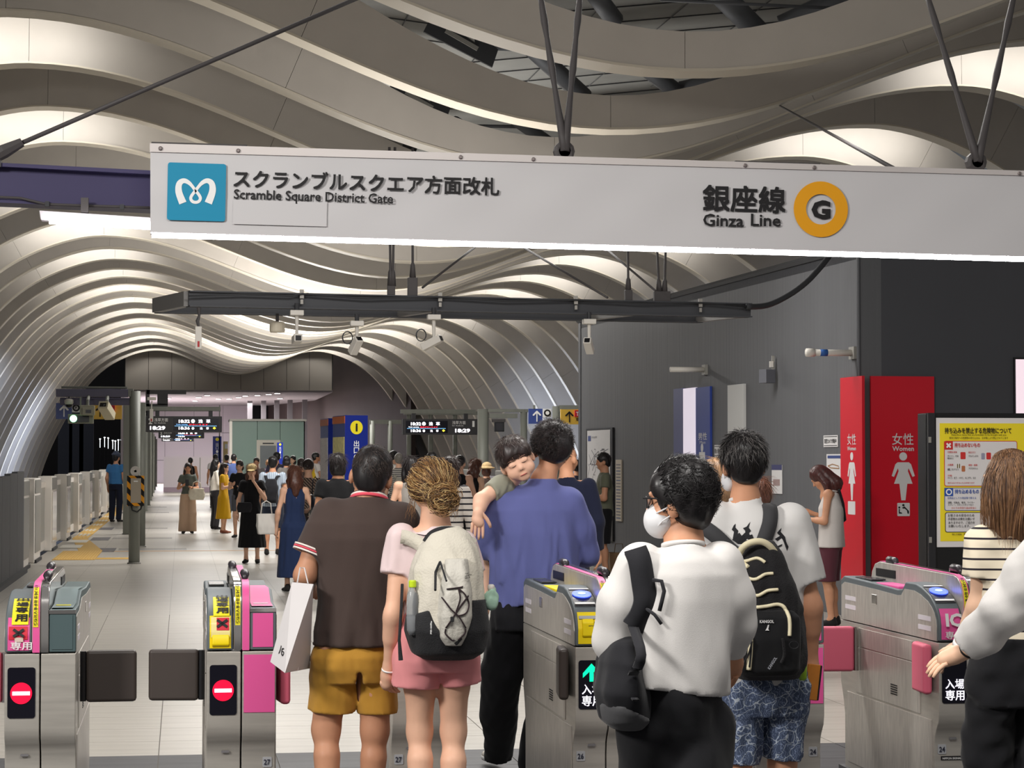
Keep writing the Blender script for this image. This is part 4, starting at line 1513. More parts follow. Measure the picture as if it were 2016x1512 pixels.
for k, (x0, x1, y0, y1, rot, lab) in enumerate(((161, 188, 800, 825, 0, 'boxy sage camera housing with a small dark window under the gantry'), (196, 228, 797, 829, 1, 'larger pale camera housing tilted down beside the post, under the gantry'))):
    t_ = thing('camera_housing', (gx((x0 + x1) / 2), GYp - .3, gz(y1)), lab, 'camera')
    mm = mat('housing_sage', srgb(152, 150, 130), .5) if k == 0 else mat('housing_pale', srgb(206, 196, 168), .5)
    C = Vector((gx((x0 + x1) / 2), GYp - .52, gz((y0 + y1) / 2)))
    w, h = (x1 - x0) * GYp / F_PX, (y1 - y0) * GYp / F_PX
    if k == 0:
        obj('case', MB().box(C, (w, .3, h * .75)), mm, t_, bevel=.012)
        obj('front', MB().box(C + Vector((w * .06, -.17, -h * .08)), (w * .8, .05, h * .55)), mm, t_, bevel=.01)
        obj('window', MB().box(C + Vector((w * .1, -.197, -h * .1)), (w * .38, .01, h * .25)), m_lens, t_)
    else:
        Rm = Euler((math.radians(-28), 0, math.radians(-18))).to_matrix()
        obj('case', MB().box(C, (w * .62, .38, h * .5), M=Rm), mm, t_, bevel=.01)
        obj('window', MB().box(C + Rm @ Vector((0, -.192, 0)), (w * .4, .01, h * .25), M=Rm), m_lens, t_)
        obj('knob', MB().lathe(C + Vector((-.03, -.15, h * .32)), [(.018, 0), (.018, .03)], 10, RX), m_lens, t_)
    obj('stem', MB().tube([C, (C.x, C.y + .05, gz(794)), (C.x, GYp - .06, gz(784))], .025, 8), m_post, t_)


# ---- train information boards
def board(label, x0, x1, y0, y1, Y, flip, det=True):
    z = lambda y: 1.65 + (908 - y) * Y / F_PX
    ym = (y0 + y1) / 2
    X = lambda x: at(x, ym, Y).x
    t_ = thing('departure_board', (X((x0 + x1) / 2), Y, z(y1)), label, 'information board', 'train information boards')
    W, H = X(x1) - X(x0), z(y0) - z(y1)
    A = Vector((X(x0), Y, z(y1)))
    obj('case', MB().slab(A, A + Vector((W, .18, H))), m_signblk, t_, bevel=.01)
    sx = .36 if not flip else .04
    sw = .6 if not flip else .56
    S = A + Vector((W * sx, -.004, H * .1))
    SW, SH = W * sw, H * .78
    obj('screen', MB().slab(S, S + Vector((SW, .005, SH))), m_screen, t_)
    o_ = dict(parent=t_)
    R, U = (1, 0, 0), (0, 0, 1)

    def at_s(a, b_):
        return S + Vector((SW * a, -.004, SH * b_))
    text('18:32', at_s(.12, .62), R, U, w=SW * .24, h=SH * .26, m=m_scrw, parent=t_, bold=.03)
    text('18:36', at_s(.12, .08), R, U, w=SW * .24, h=SH * .22, m=m_scrw, parent=t_, bold=.02)
    obj('round_mark', poly2(circle2(0, 0, SH * .15, 16), at_s(.43, .76), R, U, .003), m_scrw, t_)
    text('浅', at_s(.55, .62), R, U, w=SW * .09, h=SH * .28, m=m_scrw, parent=t_, bold=.01)
    text('草', at_s(.72, .62), R, U, w=SW * .09, h=SH * .28, m=m_scrw, parent=t_, bold=.01)
    if det:
        obj('round_mark', poly2(circle2(0, 0, SH * .1, 14), at_s(.43, .18), R, U, .003), m_scrw, t_)
        text('浅', at_s(.58, .08), R, U, w=SW * .06, h=SH * .2, m=m_scrw, parent=t_)
        text('草', at_s(.72, .08), R, U, w=SW * .06, h=SH * .2, m=m_scrw, parent=t_)
    text('電車がまいります' if flip else 'がまいります', at_s(.34, .43), R, U, w=SW * .42, h=SH * .11, m=m_scrr, parent=t_, bold=.01)
    text('Train coming', at_s(.06, .43), R, U, w=SW * .25, h=SH * .1, m=m_scrb if not flip else m_scrw, parent=t_, bold=.01)
    obj('divider', poly2([(0, 0), (SW * .92, 0), (SW * .92, SH * .03), (0, SH * .03)], at_s(.03, .36), R, U, .002), m_scrb, t_)
    obj('arrow_mark', poly2([(0, -SH * .1), (SW * .035, 0), (0, SH * .1), (-SW * .035, 0)], at_s(.9, .2), R, U, .002), m_scry, t_)
    nx = .03 if not flip else .64
    num = '2' if not flip else '1'
    P = A + Vector((W * (.035 if not flip else .93), -.004, H * .5))
    text(num, P, R, U, w=W * (.05 if num == '2' else .03), h=H * .38, m=m_white, parent=t_, bold=.03)
    text('浅草方面', A + Vector((W * (.11 if not flip else .66), -.004, H * .66)), R, U, w=W * .18, h=H * .22, m=m_white, parent=t_, bold=.005)
    text('for Asakusa', A + Vector((W * (.11 if not flip else .66), -.004, H * .54)), R, U, w=W * .15, h=H * .08, m=m_white, parent=t_, bold=.005)
    text('18:29', A + Vector((W * (.055 if not flip else .70), -.004, H * .14)), R, U, w=W * .2, h=H * .24, m=m_scrw, parent=t_, bold=.03)
    for f_ in (.15, .85):
        obj('hanger', MB().slab(A + Vector((W * f_ - .04, .05, H)), A + Vector((W * f_ + .04, .12, H + .12))), m_signblk, t_)
    obj('top_rail', MB().slab(A + Vector((-.04, .02, H + .11)), A + Vector((W * .98, .14, H + .19))), m_post, t_)


board('train information board of platform 2 hanging at the left', 287, 437, 822, 853, 45, False)
board('train information board of platform 1 hanging at the right', 793, 940, 826, 857, 45, True)
board('second smaller train information board behind the platform 2 board', 312, 402, 851, 865, 66, False, False)
board('third tiny train information board behind the platform 2 boards', 318, 382, 863, 871, 92, False, False)

# beacon at the left board, and other gantries on the right
t_ = thing('hanging_tag_lamp', at(298, 833, 44.6), 'slim white hanging beacon in front of the platform 2 board', 'beacon')
P = at(298, 820, 44.6)
u_ = 44.6 / F_PX
obj('body', MB().slab((P.x - 3.5 * u_, P.y, 1.65 + (908 - 833) * u_), (P.x + 3.5 * u_, P.y + .05, 1.65 + (908 - 808) * u_)), m_camw, t_, bevel=.004)
obj('red_label', MB().slab((P.x - 1.3 * u_, P.y - .004, 1.65 + (908 - 832) * u_), (P.x + 1.3 * u_, P.y, 1.65 + (908 - 827) * u_)), mat('red_label', srgb(170, 40, 45), .5), t_)
obj('stem', MB().tube([(P.x, P.y + .02, 1.65 + (908 - 808) * u_), (P.x + .01, P.y + .02, 1.65 + (908 - 792) * u_)], .012, 6), m_camw, t_)
obj('mount_plate', MB().slab((P.x - 8 * u_, P.y - .02, 1.65 + (908 - 791) * u_), (P.x + 9 * u_, P.y + .1, 1.65 + (908 - 785) * u_)), m_camw, t_)


def frame_gantry(label, posts, Y, yb, ytop, beam_y):
    z = lambda y: 1.65 + (908 - y) * Y / F_PX
    X = lambda x: at(x, 850, Y).x
    t_ = thing('post_frame', (X(posts[0][0]), Y, 0), label, 'frame')
    for (x, w) in posts:
        hw = w / 2 * Y / F_PX
        obj('post', MB().tube([(X(x), Y, 0), (X(x), Y, z(ytop))], hw, 12), m_post, t_, smooth=True)
    for (x0, x1, y0, y1) in beam_y:
        obj('beam', MB().slab((X(x0), Y - .06, z(y1)), (X(x1), Y + .06, z(y0))), m_post, t_)
    return t_, X, z


frame_gantry('grey post frame behind the platform 1 board', ((805, 9), (848, 9), (896, 9)), 47, 0, 815, ((795, 945, 811, 818),))
frame_gantry('thick grey post frame right of the platform 1 board', ((951, 22), (1031, 14)), 42, 0, 806, ((960, 1065, 806, 812), (963, 1018, 815, 824)))
frame_gantry('grey post with beam above the yellow sign at the grey wall', ((1095, 16),), 40, 0, 800, ((1100, 1150, 798, 812),))
frame_gantry('far grey post frame behind the blue information pillar', ((733, 10), (768, 10)), 70, 0, 830, ((728, 790, 828, 836),))
t_, X_, z_, u_ = arrow_sign('direction_sign', 'blue direction sign with white up arrow left of the grey wall', 1041, 1068, 805, 835, 39, 'blue')
obj('ring_tile', MB().slab((X_(1069), 38.98, z_(822)), (X_(1085), 39.02, z_(805))), m_white, t_)
obj('ring', poly2(circle2(0, 0, 7 * u_), (X_(1077), 38.97, z_(813.5)), (1, 0, 0), (0, 0, 1), .004), m_blk, t_)
obj('ring_centre', poly2(circle2(0, 0, 3.8 * u_), (X_(1077), 38.96, z_(813.5)), (1, 0, 0), (0, 0, 1), .004), m_white, t_)
obj('hanger', MB().slab((X_(1050), 39, z_(806)), (X_(1054), 39.05, z_(798))), m_post, t_)
t2, X_, z_, u_ = arrow_sign('direction_sign', 'yellow direction sign with black up arrow at the edge of the grey wall', 1104, 1170, 806, 836, 38.5, 'yellow')
obj('red_badge', MB().slab((X_(1131), 38.46, z_(821)), (X_(1160), 38.5, z_(808))), mat('badge_red', srgb(206, 40, 60), .4), t2)
text('TY', (X_(1133), 38.45, z_(819)), (1, 0, 0), (0, 0, 1), w=12 * u_, h=8 * u_, m=m_white, parent=t2, bold=.03)
text('東横線', (X_(1132), 38.45, z_(830)), (1, 0, 0), (0, 0, 1), w=30 * u_, h=7 * u_, m=m_ink, parent=t2, bold=.01)
t_ = thing('wall_monitor', at(985, 850, 41.8), 'small dark monitor box hanging on the right post frame', 'monitor')
P = at(982, 850, 41.8)
obj('case', MB().slab((P.x - .09, P.y - .1, 1.65 + (908 - 851) * .00933), (P.x + .09, P.y, 1.65 + (908 - 832) * .00933)), m_blk, t_, bevel=.008)
obj('face', MB().slab((P.x - .07, P.y - .104, 1.65 + (908 - 849) * .00933), (P.x + .07, P.y - .1, 1.65 + (908 - 834) * .00933)), mat('display_dark', srgb(52, 52, 56), .25), t_)
obj('arm', MB().slab((P.x - .12, P.y - .05, 1.65 + (908 - 832) * .00933), (P.x + .12, P.y + .1, 1.65 + (908 - 826) * .00933)), m_rod, t_)


# ---- blue information pillars
def pillar(label, x0, xm, x1, ytop, Y, main):
    """x0-xm: poster face (left), xm-x1: blue face"""
    u = Y / F_PX
    zt = 1.65 + (908 - ytop) * u
    A, B, C = at(x0, 900, Y + .75).x, at(xm, 900, Y).x, at(x1, 900, Y + .12).x
    t_ = thing('information_pillar', (B, Y, 0), label, 'information pillar', 'blue information pillars')
    p = [(A, Y + .75, 0), (B, Y, 0), (C, Y + .12, 0), (C - (B - A), Y + .87, 0)]
    mb_ = mat('pillar_blue', srgb(12, 36, 128), .4)
    obj('body', MB().prism(p, (0, 0, zt)), mb_, t_)
    L0, L1 = Vector(p[0]), Vector(p[1])
    Rv = (L1 - L0).normalized()
    W = (L1 - L0).length
    Uv = Vector((0, 0, 1))
    m_or = mat('pillar_orange_cap', srgb(190, 98, 40), .5)
    obj('cap_band', plate(L0 + Vector((0, 0, zt - .1)), Rv, Uv, W, .09, .006), m_or, t_)
    m_map = mat('map_sheet', srgb(216, 208, 206), .5, noise=.18, nscale=30)
    m_mapy = mat('map_sheet_yellow', srgb(218, 208, 140), .5, noise=.2, nscale=26)
    sheets = [(.04, .62, .92, .34, m_mapy if main else m_map), (.04, .28, .44, .33, m_map), (.52, .28, .44, .33, m_mapy if main else m_map), (.04, .0, .92, .26, m_map)]
    for (a, b_, w, h, mm) in sheets:
        hh = zt - .15
        obj('poster', plate(L0 + Rv * (a * W) + Uv * (.35 + (hh - .4) * b_), Rv, Uv, W * w, (hh - .4) * h, .006), mm, t_)
    if main:
        F0, F1 = Vector(p[1]), Vector(p[2])
        Rf = (F1 - F0).normalized()
        Wf = (F1 - F0).length
        Nf = Rf.cross(Uv)
        obj('info_disc', poly2(circle2(0, 0, .085, 26), F0 + Rf * Wf * .5 + Uv * (zt - .15), Rf, Uv, .004), mat('info_yellow', srgb(236, 220, 40), .4), t_)
        text('i', F0 + Rf * (Wf * .5 - .015) + Uv * (zt - .2) + Nf * .004, Rf, Uv, w=.03, h=.1, m=m_ink, parent=t_, bold=.05)
        vtext('出口・駅周辺のご案内', F0 + Rf * (Wf * .5 - .035) + Uv * (zt - .3), Rf, Uv, .07, .085, m_white, t_, bold=.01)
    return t_


pillar('tall blue information pillar with yellow i disc behind the brown shirt man', 655, 679, 724, 819, 28, True)
pillar('blue information pillar with white map sheets left of the taller one', 631, 646, 660, 825, 31, False)


def small_pillar(label, x0, x1, y0, Y):
    u = Y / F_PX
    X0, X1, zt = at(x0, 900, Y).x, at(x1, 900, Y).x, 1.65 + (908 - y0) * u
    t_ = thing('information_pillar', (X0, Y, 0), label, 'information pillar', 'blue information pillars')
    obj('body', MB().slab((X0, Y, 0), (X1, Y + .4, zt)), mat('pillar_blue', srgb(12, 36, 128), .4), t_)
    obj('info_disc', poly2(circle2(0, 0, (X1 - X0) * .2, 18), ((X0 + X1) / 2, Y - .004, zt - (X1 - X0) * .35), (1, 0, 0), (0, 0, 1), .004), mat('info_yellow', srgb(236, 220, 40), .4), t_)
    vtext('出口・案内', ((X0 + X1) / 2 - (X1 - X0) * .15, Y - .004, zt - (X1 - X0) * .7), (1, 0, 0), (0, 0, 1), (X1 - X0) * .3, (X1 - X0) * .42, m_white, t_)


small_pillar('slim blue pillar with yellow disc beside the pink far wall', 419, 436, 861, 100)
small_pillar('small blue pillar with yellow disc in front of the glass lift', 546, 557, 873, 92)
yb_ = thing('yellow_notice', at(445, 885, 101), 'pale yellow notice board right of the slim far pillar', 'notice board')
P, u_ = at(444, 900, 101), 101 / F_PX
obj('board', MB().slab((P.x - 4.5 * u_, P.y, .2), (P.x + 4.5 * u_, P.y + .05, 1.65 + (908 - 871) * u_)), mat('notice_cream', srgb(232, 206, 140), .5), yb_)
obj('picture', MB().slab((P.x - 1.5 * u_, P.y - .01, 1.65 + (908 - 885) * u_), (P.x + 4 * u_, P.y, 1.65 + (908 - 876) * u_)), m_white, yb_)

# ---- glass lift
LY = 95.0
u_ = LY / F_PX
X_ = lambda x: at(x, 900, LY).x
Z_ = lambda y: 1.65 + (908 - y) * u_
li = thing('glass_lift', (X_(525), LY, 0), 'green tinted glass lift shaft on the platform', 'lift')
m_lg = mat('lift_green_glass', srgb(104, 122, 115), .12, spec=.6)
for k, (x0, x1) in enumerate(((455, 506), (507, 551), (552, 600))):
    obj('glass_pane', MB().slab((X_(x0), LY, 0 if k != 1 else Z_(868)), (X_(x1), LY + .06, Z_(831))), m_lg, li)
obj('side_pane', MB().slab((X_(598), LY, 0), (X_(600), LY + 3, Z_(831))), m_lg, li)
obj('core', MB().slab((X_(458), LY + .1, 0), (X_(598), LY + 3, Z_(833))), mat('lift_core', srgb(78, 96, 90), .6), li)
obj('roof_edge', MB().slab((X_(452), LY - .1, Z_(831)), (X_(603), LY + 3, Z_(827))), m_psdg, li)
obj('door_frame', MB().slab((X_(505), LY - .05, 0), (X_(552), LY + .05, Z_(868))), mat('lift_frame', srgb(150, 146, 136), .5), li)
obj('door', MB().slab((X_(512), LY - .09, 0), (X_(543), LY - .05, Z_(879))), mat('lift_door', srgb(92, 96, 98), .35, metal=.5), li)
obj('name_plate', MB().slab((X_(517), LY - .06, Z_(876)), (X_(539), LY - .05, Z_(873.5))), m_blk, li)
obj('corner_post', MB().slab((X_(451.5), LY - .06, 0), (X_(457), LY + .1, Z_(829))), m_camw, li)
# dark machinery band, counter and low things of the far hall
t_ = thing('hall_counter', at(380, 930, 120), 'pinkish white counter wall at the far end of the platform', 'counter')
Pa, Pb = at(322, 920, 120), at(420, 920, 120)
u_ = 120 / F_PX
obj('front', MB().slab((Pa.x, 120, 0), (Pb.x, 120.4, 1.65 + (908 - 901) * u_)), m_pink, t_)
obj('seam', MB().slab((at(393, 920, 120).x, 119.98, 0), (at(394.5, 920, 120).x, 120, 1.8)), m_psdg, t_)
obj('kick', MB().slab((Pa.x, 119.97, 0), (Pb.x, 120, .25)), mat('counter_kick', srgb(170, 150, 164), .5), t_)
t_ = thing('overhead_frame', at(370, 800, 100), 'dark overhead frame in front of the far pale ceiling', 'frame')
u_ = 100 / F_PX
for (x0, x1, y0, y1) in ((288, 366, 771, 779), (286, 330, 798, 805), (309, 330, 779, 800), (286, 434, 806, 812), (286, 294, 771, 862)):
    a = at(x0, 900, 100).x
    b_ = at(x1, 900, 100).x
    obj('bar', MB().slab((a, 100, 1.65 + (908 - y1) * u_), (b_, 100.3, 1.65 + (908 - y0) * u_)), m_signblk, t_)
for x in (288, 432):
    obj('leg', MB().slab((at(x - 1, 900, 100).x, 100, 0), (at(x + 1, 900, 100).x, 100.2, 1.65 + (908 - 800) * u_)), m_post, t_)
# lamps of the street seen through the dark opening on the left
for k, (px, py) in enumerate(((197, 865), (206, 862), (213, 863), (222, 868), (227, 869), (233, 867), (239, 867), (245, 868))):
    Y = 175
    P = at(px, py, Y)
    u_ = Y / F_PX
    t_ = thing('street_lamp', (P.x, Y, P.z - 22 * u_), 'distant white light strip in the dark opening, %s from the left' % lab_n[k].replace('nearest', 'first'), 'lamp', 'distant lights in the dark opening')
    obj('strip', MB().slab((P.x - .6 * u_, Y, P.z - (16 + k % 3 * 2) * u_), (P.x + .6 * u_, Y + .1, P.z)), mat('far_light', (1, 1, 1), .5, emit=(.9, .95, 1), estr=1.2), t_)
    obj('lamp', MB().slab((P.x - 1.6 * u_, Y - .1, P.z), (P.x + 1.6 * u_, Y, P.z + 1.6 * u_)), mat('far_lamp', (1, 1, 1), .5, emit=(.9, .97, 1), estr=4), t_)
    obj('mast', MB().slab((P.x - .3 * u_, Y + .1, -1.2), (P.x + .3 * u_, Y + .2, P.z + 4 * u_)), m_blk, t_)
for k, px in enumerate((128, 150, 170)):
    P = at(px, 880, 165)
    tag(obj('track_column', MB().slab((P.x - .5, 165, -1.2), (P.x + .5, 165.6, 6)), mat('dim_blue_grey', srgb(44, 50, 64), .6)), ['dim blue grey column in the dark opening beside the vault edge', 'dim column in the middle of the dark opening', 'dim column right of the middle in the dark opening'][k], 'column')
# ------------------------------------------------------------------ things on the grey building
ZU = Vector((0, 0, 1))
RL = -WD                                   # picture-right along the left face
NL, NR = WN, RN


def lp_(px, py):
    return onp(px, py, WA, NL)


def rp_(px, py):
    return onp(px, py, WA, NR)


def wall_plate(f, R, N, x0, x1, y0, y1, t, m, name, parent=None, lift=.004, bevel=0):
    """flat panel covering picture box on a wall face"""
    a, b_ = f(x0, (y0 + y1) / 2), f(x1, (y0 + y1) / 2)
    z0, z1 = f((x0 + x1) / 2, y1).z, f((x0 + x1) / 2, y0).z
    w = (b_ - a).length
    P = Vector((a.x, a.y, z0))
    return obj(name, plate(P, R, ZU, w, z1 - z0, t, lift), m, parent, bevel=bevel), P, w, z1 - z0


def wthing(name, f, px, py, label, cat, group=None):
    return thing(name, f(px, py), label, cat, group)


m_frame = mat('frame_black', srgb(20, 20, 22), .4)
m_sheetw = mat('notice_white', srgb(208, 206, 206), .5)
# route map
t_ = wthing('route_map', lp_, 1185, 1060, 'tall framed white route map at the far end of the grey wall', 'map')
wall_plate(lp_, RL, NL, 1158, 1210, 843, 1062, .03, m_frame, 'frame', t_)
_, P, w, h = wall_plate(lp_, RL, NL, 1161, 1206, 847, 1056, .004, m_sheetw, 'sheet', t_, lift=.036)
m_gl = mat('map_line', srgb(110, 108, 114), .6)
rng = random.Random(5)
for k in range(26):
    x, y = rng.uniform(.08, .85) * w, rng.uniform(.05, .80) * h
    pts = [(x, y)]
    for q in range(4):
        x = min(max(x + rng.uniform(-.2, .2) * w, .05 * w), .95 * w)
        y = min(max(y + rng.uniform(-.12, .12) * h, .03 * h), .82 * h)
        pts.append((x, y))
    mbm = MB()
    stroke(mbm, pts, [.014] * len(pts), lambda a, b_: P + RL * a + ZU * b_ + NL * .042)
    obj('map_line', mbm, m_gl, t_)
obj('map_logo', plate(P + RL * (.05 * w) + ZU * (.90 * h), RL, ZU, w * .12, h * .05, .003, .042), mat('sign_blue', srgb(58, 76, 140)), t_)
text('渋谷駅', P + RL * (.2 * w) + ZU * (.925 * h) + NL * .042, RL, ZU, w=w * .25, h=h * .02, m=m_gl, parent=t_)
# timetable strip
t_ = wthing('timetable_strip', lp_, 1220, 1025, 'narrow beige timetable strip right of the route map', 'notice')
_, P, w, h = wall_plate(lp_, RL, NL, 1215, 1226, 905, 1026, .02, mat('strip_beige', srgb(186, 176, 160), .5), 'strip', t_)
for k in range(18):
    obj('row', plate(P + RL * (.12 * w) + ZU * (h * (.04 + k * .051)), RL, ZU, w * .76, h * .02, .002, .024), m_gl if k % 3 else mat('row_blue', srgb(90, 100, 130)), t_)
# men's panel
t_ = wthing('toilet_sign', lp_, 1370, 920, 'blue and white mens toilet panel with a glowing plate for a lit opening on the grey wall', 'sign')
wall_plate(lp_, RL, NL, 1331, 1350, 765, 1120, .03, mat('panel_slate_blue', srgb(88, 92, 138), .4), 'side_panel', t_)
wall_plate(lp_, RL, NL, 1350, 1374, 764, 1120, .03, mat('lit_opening_lavender', srgb(226, 216, 232), .5, emit=(.85, .78, .9), estr=.45), 'lit_opening', t_)  # glowing plate, the opening's light is put into its colour
_, P, w, h = wall_plate(lp_, RL, NL, 1375, 1403, 762, 1120, .03, mat('panel_blue', srgb(44, 64, 140), .4), 'blue_panel', t_)
u1 = h / (1120 - 762)
for k, (ch, yy) in enumerate((('男', 850), ('性', 862))):
    pass
text('男性', P + RL * (w * .2) + ZU * ((1120 - 866) * u1) + NL * .034, RL, ZU, w=w * .6, h=14 * u1, m=m_sheetw, parent=t_, bold=.01)
text('Men', P + RL * (w * .3) + ZU * ((1120 - 874) * u1) + NL * .034, RL, ZU, w=w * .4, h=6 * u1, m=m_sheetw, parent=t_)
cc = P + RL * (w * .45) + NL * .034
obj('figure_head', poly2(circle2(0, 0, .055, 16), cc + ZU * ((1120 - 882) * u1), RL, ZU, .003), m_sheetw, t_)
obj('figure', poly2([(-.13, .0), (.13, 0), (.15, -.35), (.07, -.36), (.07, -.75), (-.07, -.75), (-.07, -.36), (-.15, -.35)], cc + ZU * ((1120 - 890) * u1), RL, ZU, .003), m_sheetw, t_)
# white panel
t_ = wthing('toilet_sign', lp_, 1454, 920, 'plain pale grey panel right of the blue mens panel', 'sign')
_, P, w, h = wall_plate(lp_, RL, NL, 1438, 1470, 757, 1100, .03, mat('panel_pale_grey', srgb(186, 186, 184), .5), 'panel', t_)
u1 = h / (1100 - 757)
text('多機能', P + RL * (w * .25) + ZU * ((1100 - 858) * u1) + NL * .034, RL, ZU, w=w * .5, h=9 * u1, m=m_ink, parent=t_, bold=.01)
# small notices
for (x0, x1, y0, y1, lab, kind) in ((1623, 1651, 857, 880, 'small white camera notice left of the red panel', 'cam'), (1629, 1659, 894, 941, 'white floor plan notice beside the red panel', 'plan'),
                                     (1521, 1541, 915, 972, 'narrow notice with a blue head in the middle of the grey wall', 'blue'), (1408, 1420, 876, 900, 'small white notice beside the mens panel', 'cam')):
    t_ = wthing('wall_notice', lp_, (x0 + x1) / 2, y1, lab, 'notice', 'notices on the grey wall')
    _, P, w, h = wall_plate(lp_, RL, NL, x0, x1, y0, y1, .006, m_sheetw, 'sheet', t_)
    if kind == 'cam':
        text('防犯カメラ作動中', P + RL * (w * .08) + ZU * (h * .32) + NL * .01, RL, ZU, w=w * .84, h=h * .38, m=m_ink, parent=t_, bold=.02)
        for yy in (.1, .86):
            obj('rule', plate(P + RL * (w * .04) + ZU * (h * yy), RL, ZU, w * .92, h * .05, .001, .011), m_ink, t_)
    elif kind == 'plan':
        obj('head_band', plate(P + RL * (w * .08) + ZU * (h * .82), RL, ZU, w * .84, h * .12, .001, .011), mat('band_blue', srgb(50, 66, 120)), t_)
        mbm = MB()
        stroke(mbm, [(.1 * w, .5 * h), (.4 * w, .58 * h), (.8 * w, .5 * h), (.85 * w, .4 * h), (.3 * w, .42 * h), (.1 * w, .5 * h)], [.01] * 6, lambda a, b_: P + RL * a + ZU * b_ + NL * .013)
        obj('plan_outline', mbm, mat('plan_brown', srgb(150, 110, 70)), t_)
    else:
        obj('head_band', plate(P + ZU * (h * .82), RL, ZU, w, h * .18, .001, .011), mat('band_navy', srgb(58, 60, 100)), t_)
        obj('map_patch', plate(P + RL * (w * .15) + ZU * (h * .28), RL, ZU, w * .65, h * .22, .001, .011), mat('patch_rose', srgb(150, 128, 126)), t_)
# wall lamps and speaker box
for (px, py, lab, cap) in ((1390, 728, 'slim cylindrical wall lamp above the mens panel', False), (1682, 695, 'cylindrical wall lamp with a blue ring near the wall corner', True)):
    t_ = wthing('wall_lamp', lp_, px, py, lab, 'lamp', 'cylinder lamps on the grey wall')
    P = lp_(px, py)
    obj('back_plate', MB().box(P + NL * .01, (.05, .16, .13), M=Matrix((WN, WD, ZU)).transposed().to_3x3()), m_psdg, t_)
    obj('barrel', MB().tube([P + NL * .02, P + NL * .48], .035, 14), m_camw, t_, smooth=True)
    if cap:
        obj('ring', MB().tube([P + NL * .30, P + NL * .38], .037, 14), mat('ring_blue', srgb(40, 90, 160)), t_, smooth=True)
        obj('cap', MB().tube([P + NL * .44, P + NL * .53], .045, 14), m_camw, t_, smooth=True)
t_ = wthing('speaker_box', lp_, 1524, 742, 'grey box loudspeaker on a bracket in the middle of the grey wall', 'loudspeaker')
P = lp_(1530, 741)
RM = Matrix.Rotation(math.radians(22), 3, 'Z')
obj('box', MB().box(P + NL * .12, (.14, .14, .16), M=RM), mat('speaker_grey', srgb(104, 105, 112), .5), t_, bevel=.006)
obj('bracket', MB().slab(P + NL * .05 + Vector((-.015, -.015, .08)), P + NL * .05 + Vector((.015, .015, .24))), m_psdg, t_)
obj('switch', MB().box(P + NL * .06 + Vector((-.01, 0, .14)), (.04, .04, .07)), m_camw, t_)


def woman(t_, C, R, N, s, m):
    """toilet pictogram, C = foot point, s = height"""
    obj('figure_head', poly2(circle2(0, .90 * s, .085 * s, 20), C, R, ZU, .003), m, t_)
    pts = [(-.12, .78), (.12, .78), (.17, .74), (.25, .50), (.20, .48), (.115, .66), (.10, .60), (.20, .34), (.085, .34), (.045, 0), (-.045, 0), (-.085, .34), (-.20, .34), (-.10, .60), (-.115, .66), (-.20, .48), (-.25, .50), (-.17, .74)]
    obj('figure', poly2([(a * s, b_ * s) for a, b_ in pts], C, R, ZU, .003), m, t_)


m_redw = mat('toilet_red', srgb(196, 8, 34), .4)
t_ = wthing('toilet_sign', rp_, 1775, 1120, 'tall red womens toilet panel on the charcoal wall face', 'sign')
_, P, w, h = wall_plate(rp_, RD, NR, 1713, 1838, 741, 1160, .03, m_redw, 'panel', t_)
u1 = h / (1160 - 741)
C = rp_(1776, 985) + NR * .036
text('女性', rp_(1754, 876) + NR * .036, RD, ZU, w=44 * u1, h=23 * u1, m=m_sheetw, parent=t_, bold=.005)
text('Women', rp_(1754, 888) + NR * .036, RD, ZU, w=45 * u1, h=9.5 * u1, m=m_sheetw, parent=t_, bold=.02)
woman(t_, Vector((C.x, C.y, C.z)), RD, NR, 96 * u1, m_sheetw)
B = rp_(1764, 1016) + NR * .036
obj('care_tile', poly2(rrect2(0, 0, 26 * u1, 26 * u1, .01), B, RD, ZU, .003), m_sheetw, t_)
for pts in ([(3, 5), (3, 14), (5, 14), (5, 8), (9, 7), (10, 5)], [(10, 17), (15, 19), (24, 10), (24, 5), (21, 5), (20, 11), (15, 15), (11, 15)]):
    obj('care_figure', poly2([(a * u1, b_ * u1) for a, b_ in pts], B, RD, ZU, .002, .004), m_ink, t_)
for (cx_, cy_, r_) in ((4, 17, 2), (12.5, 21.5, 2.4)):
    obj('care_head', poly2(circle2(cx_ * u1, cy_ * u1, r_ * u1, 12), B, RD, ZU, .002, .004), m_ink, t_)
t_ = wthing('toilet_sign', lp_, 1685, 1120, 'red womens toilet panel around the corner, seen at an angle', 'sign')
_, P, w, h = wall_plate(lp_, RL, NL, 1661, 1704, 742, 1160, .03, m_redw, 'panel', t_)
u1 = h / (1160 - 742)
text('女性', P + RL * (w * .33) + ZU * ((1160 - 876) * u1) + NL * .034, RL, ZU, w=w * .4, h=22 * u1, m=m_sheetw, parent=t_)
text('Women', P + RL * (w * .33) + ZU * ((1160 - 887) * u1) + NL * .034, RL, ZU, w=w * .4, h=8 * u1, m=m_sheetw, parent=t_, bold=.02)
woman(t_, P + RL * (w * .53) + ZU * ((1160 - 985) * u1) + NL * .034, RL, NL, 96 * u1, m_sheetw)
obj('care_tile', poly2(rrect2(0, 0, w * .33, 26 * u1, .01), P + RL * (w * .35) + ZU * ((1160 - 1013) * u1) + NL * .034, RL, ZU, .003), m_sheetw, t_)
# glowing plate standing for the lit toilet opening at the right edge
t_ = wthing('lit_opening', rp_, 2020, 800, 'pinkish glowing plate for a lit opening at the right picture edge behind the poster stand', 'panel')
wall_plate(rp_, RD, NR, 1996, 2075, 704, 1100, .02, m_frame, 'frame', t_)
wall_plate(rp_, RD, NR, 1999, 2072, 708, 1100, .01, mat('lit_pink', srgb(240, 214, 226), .5, emit=(.95, .8, .87), estr=.6), 'sheet', t_, lift=.024)

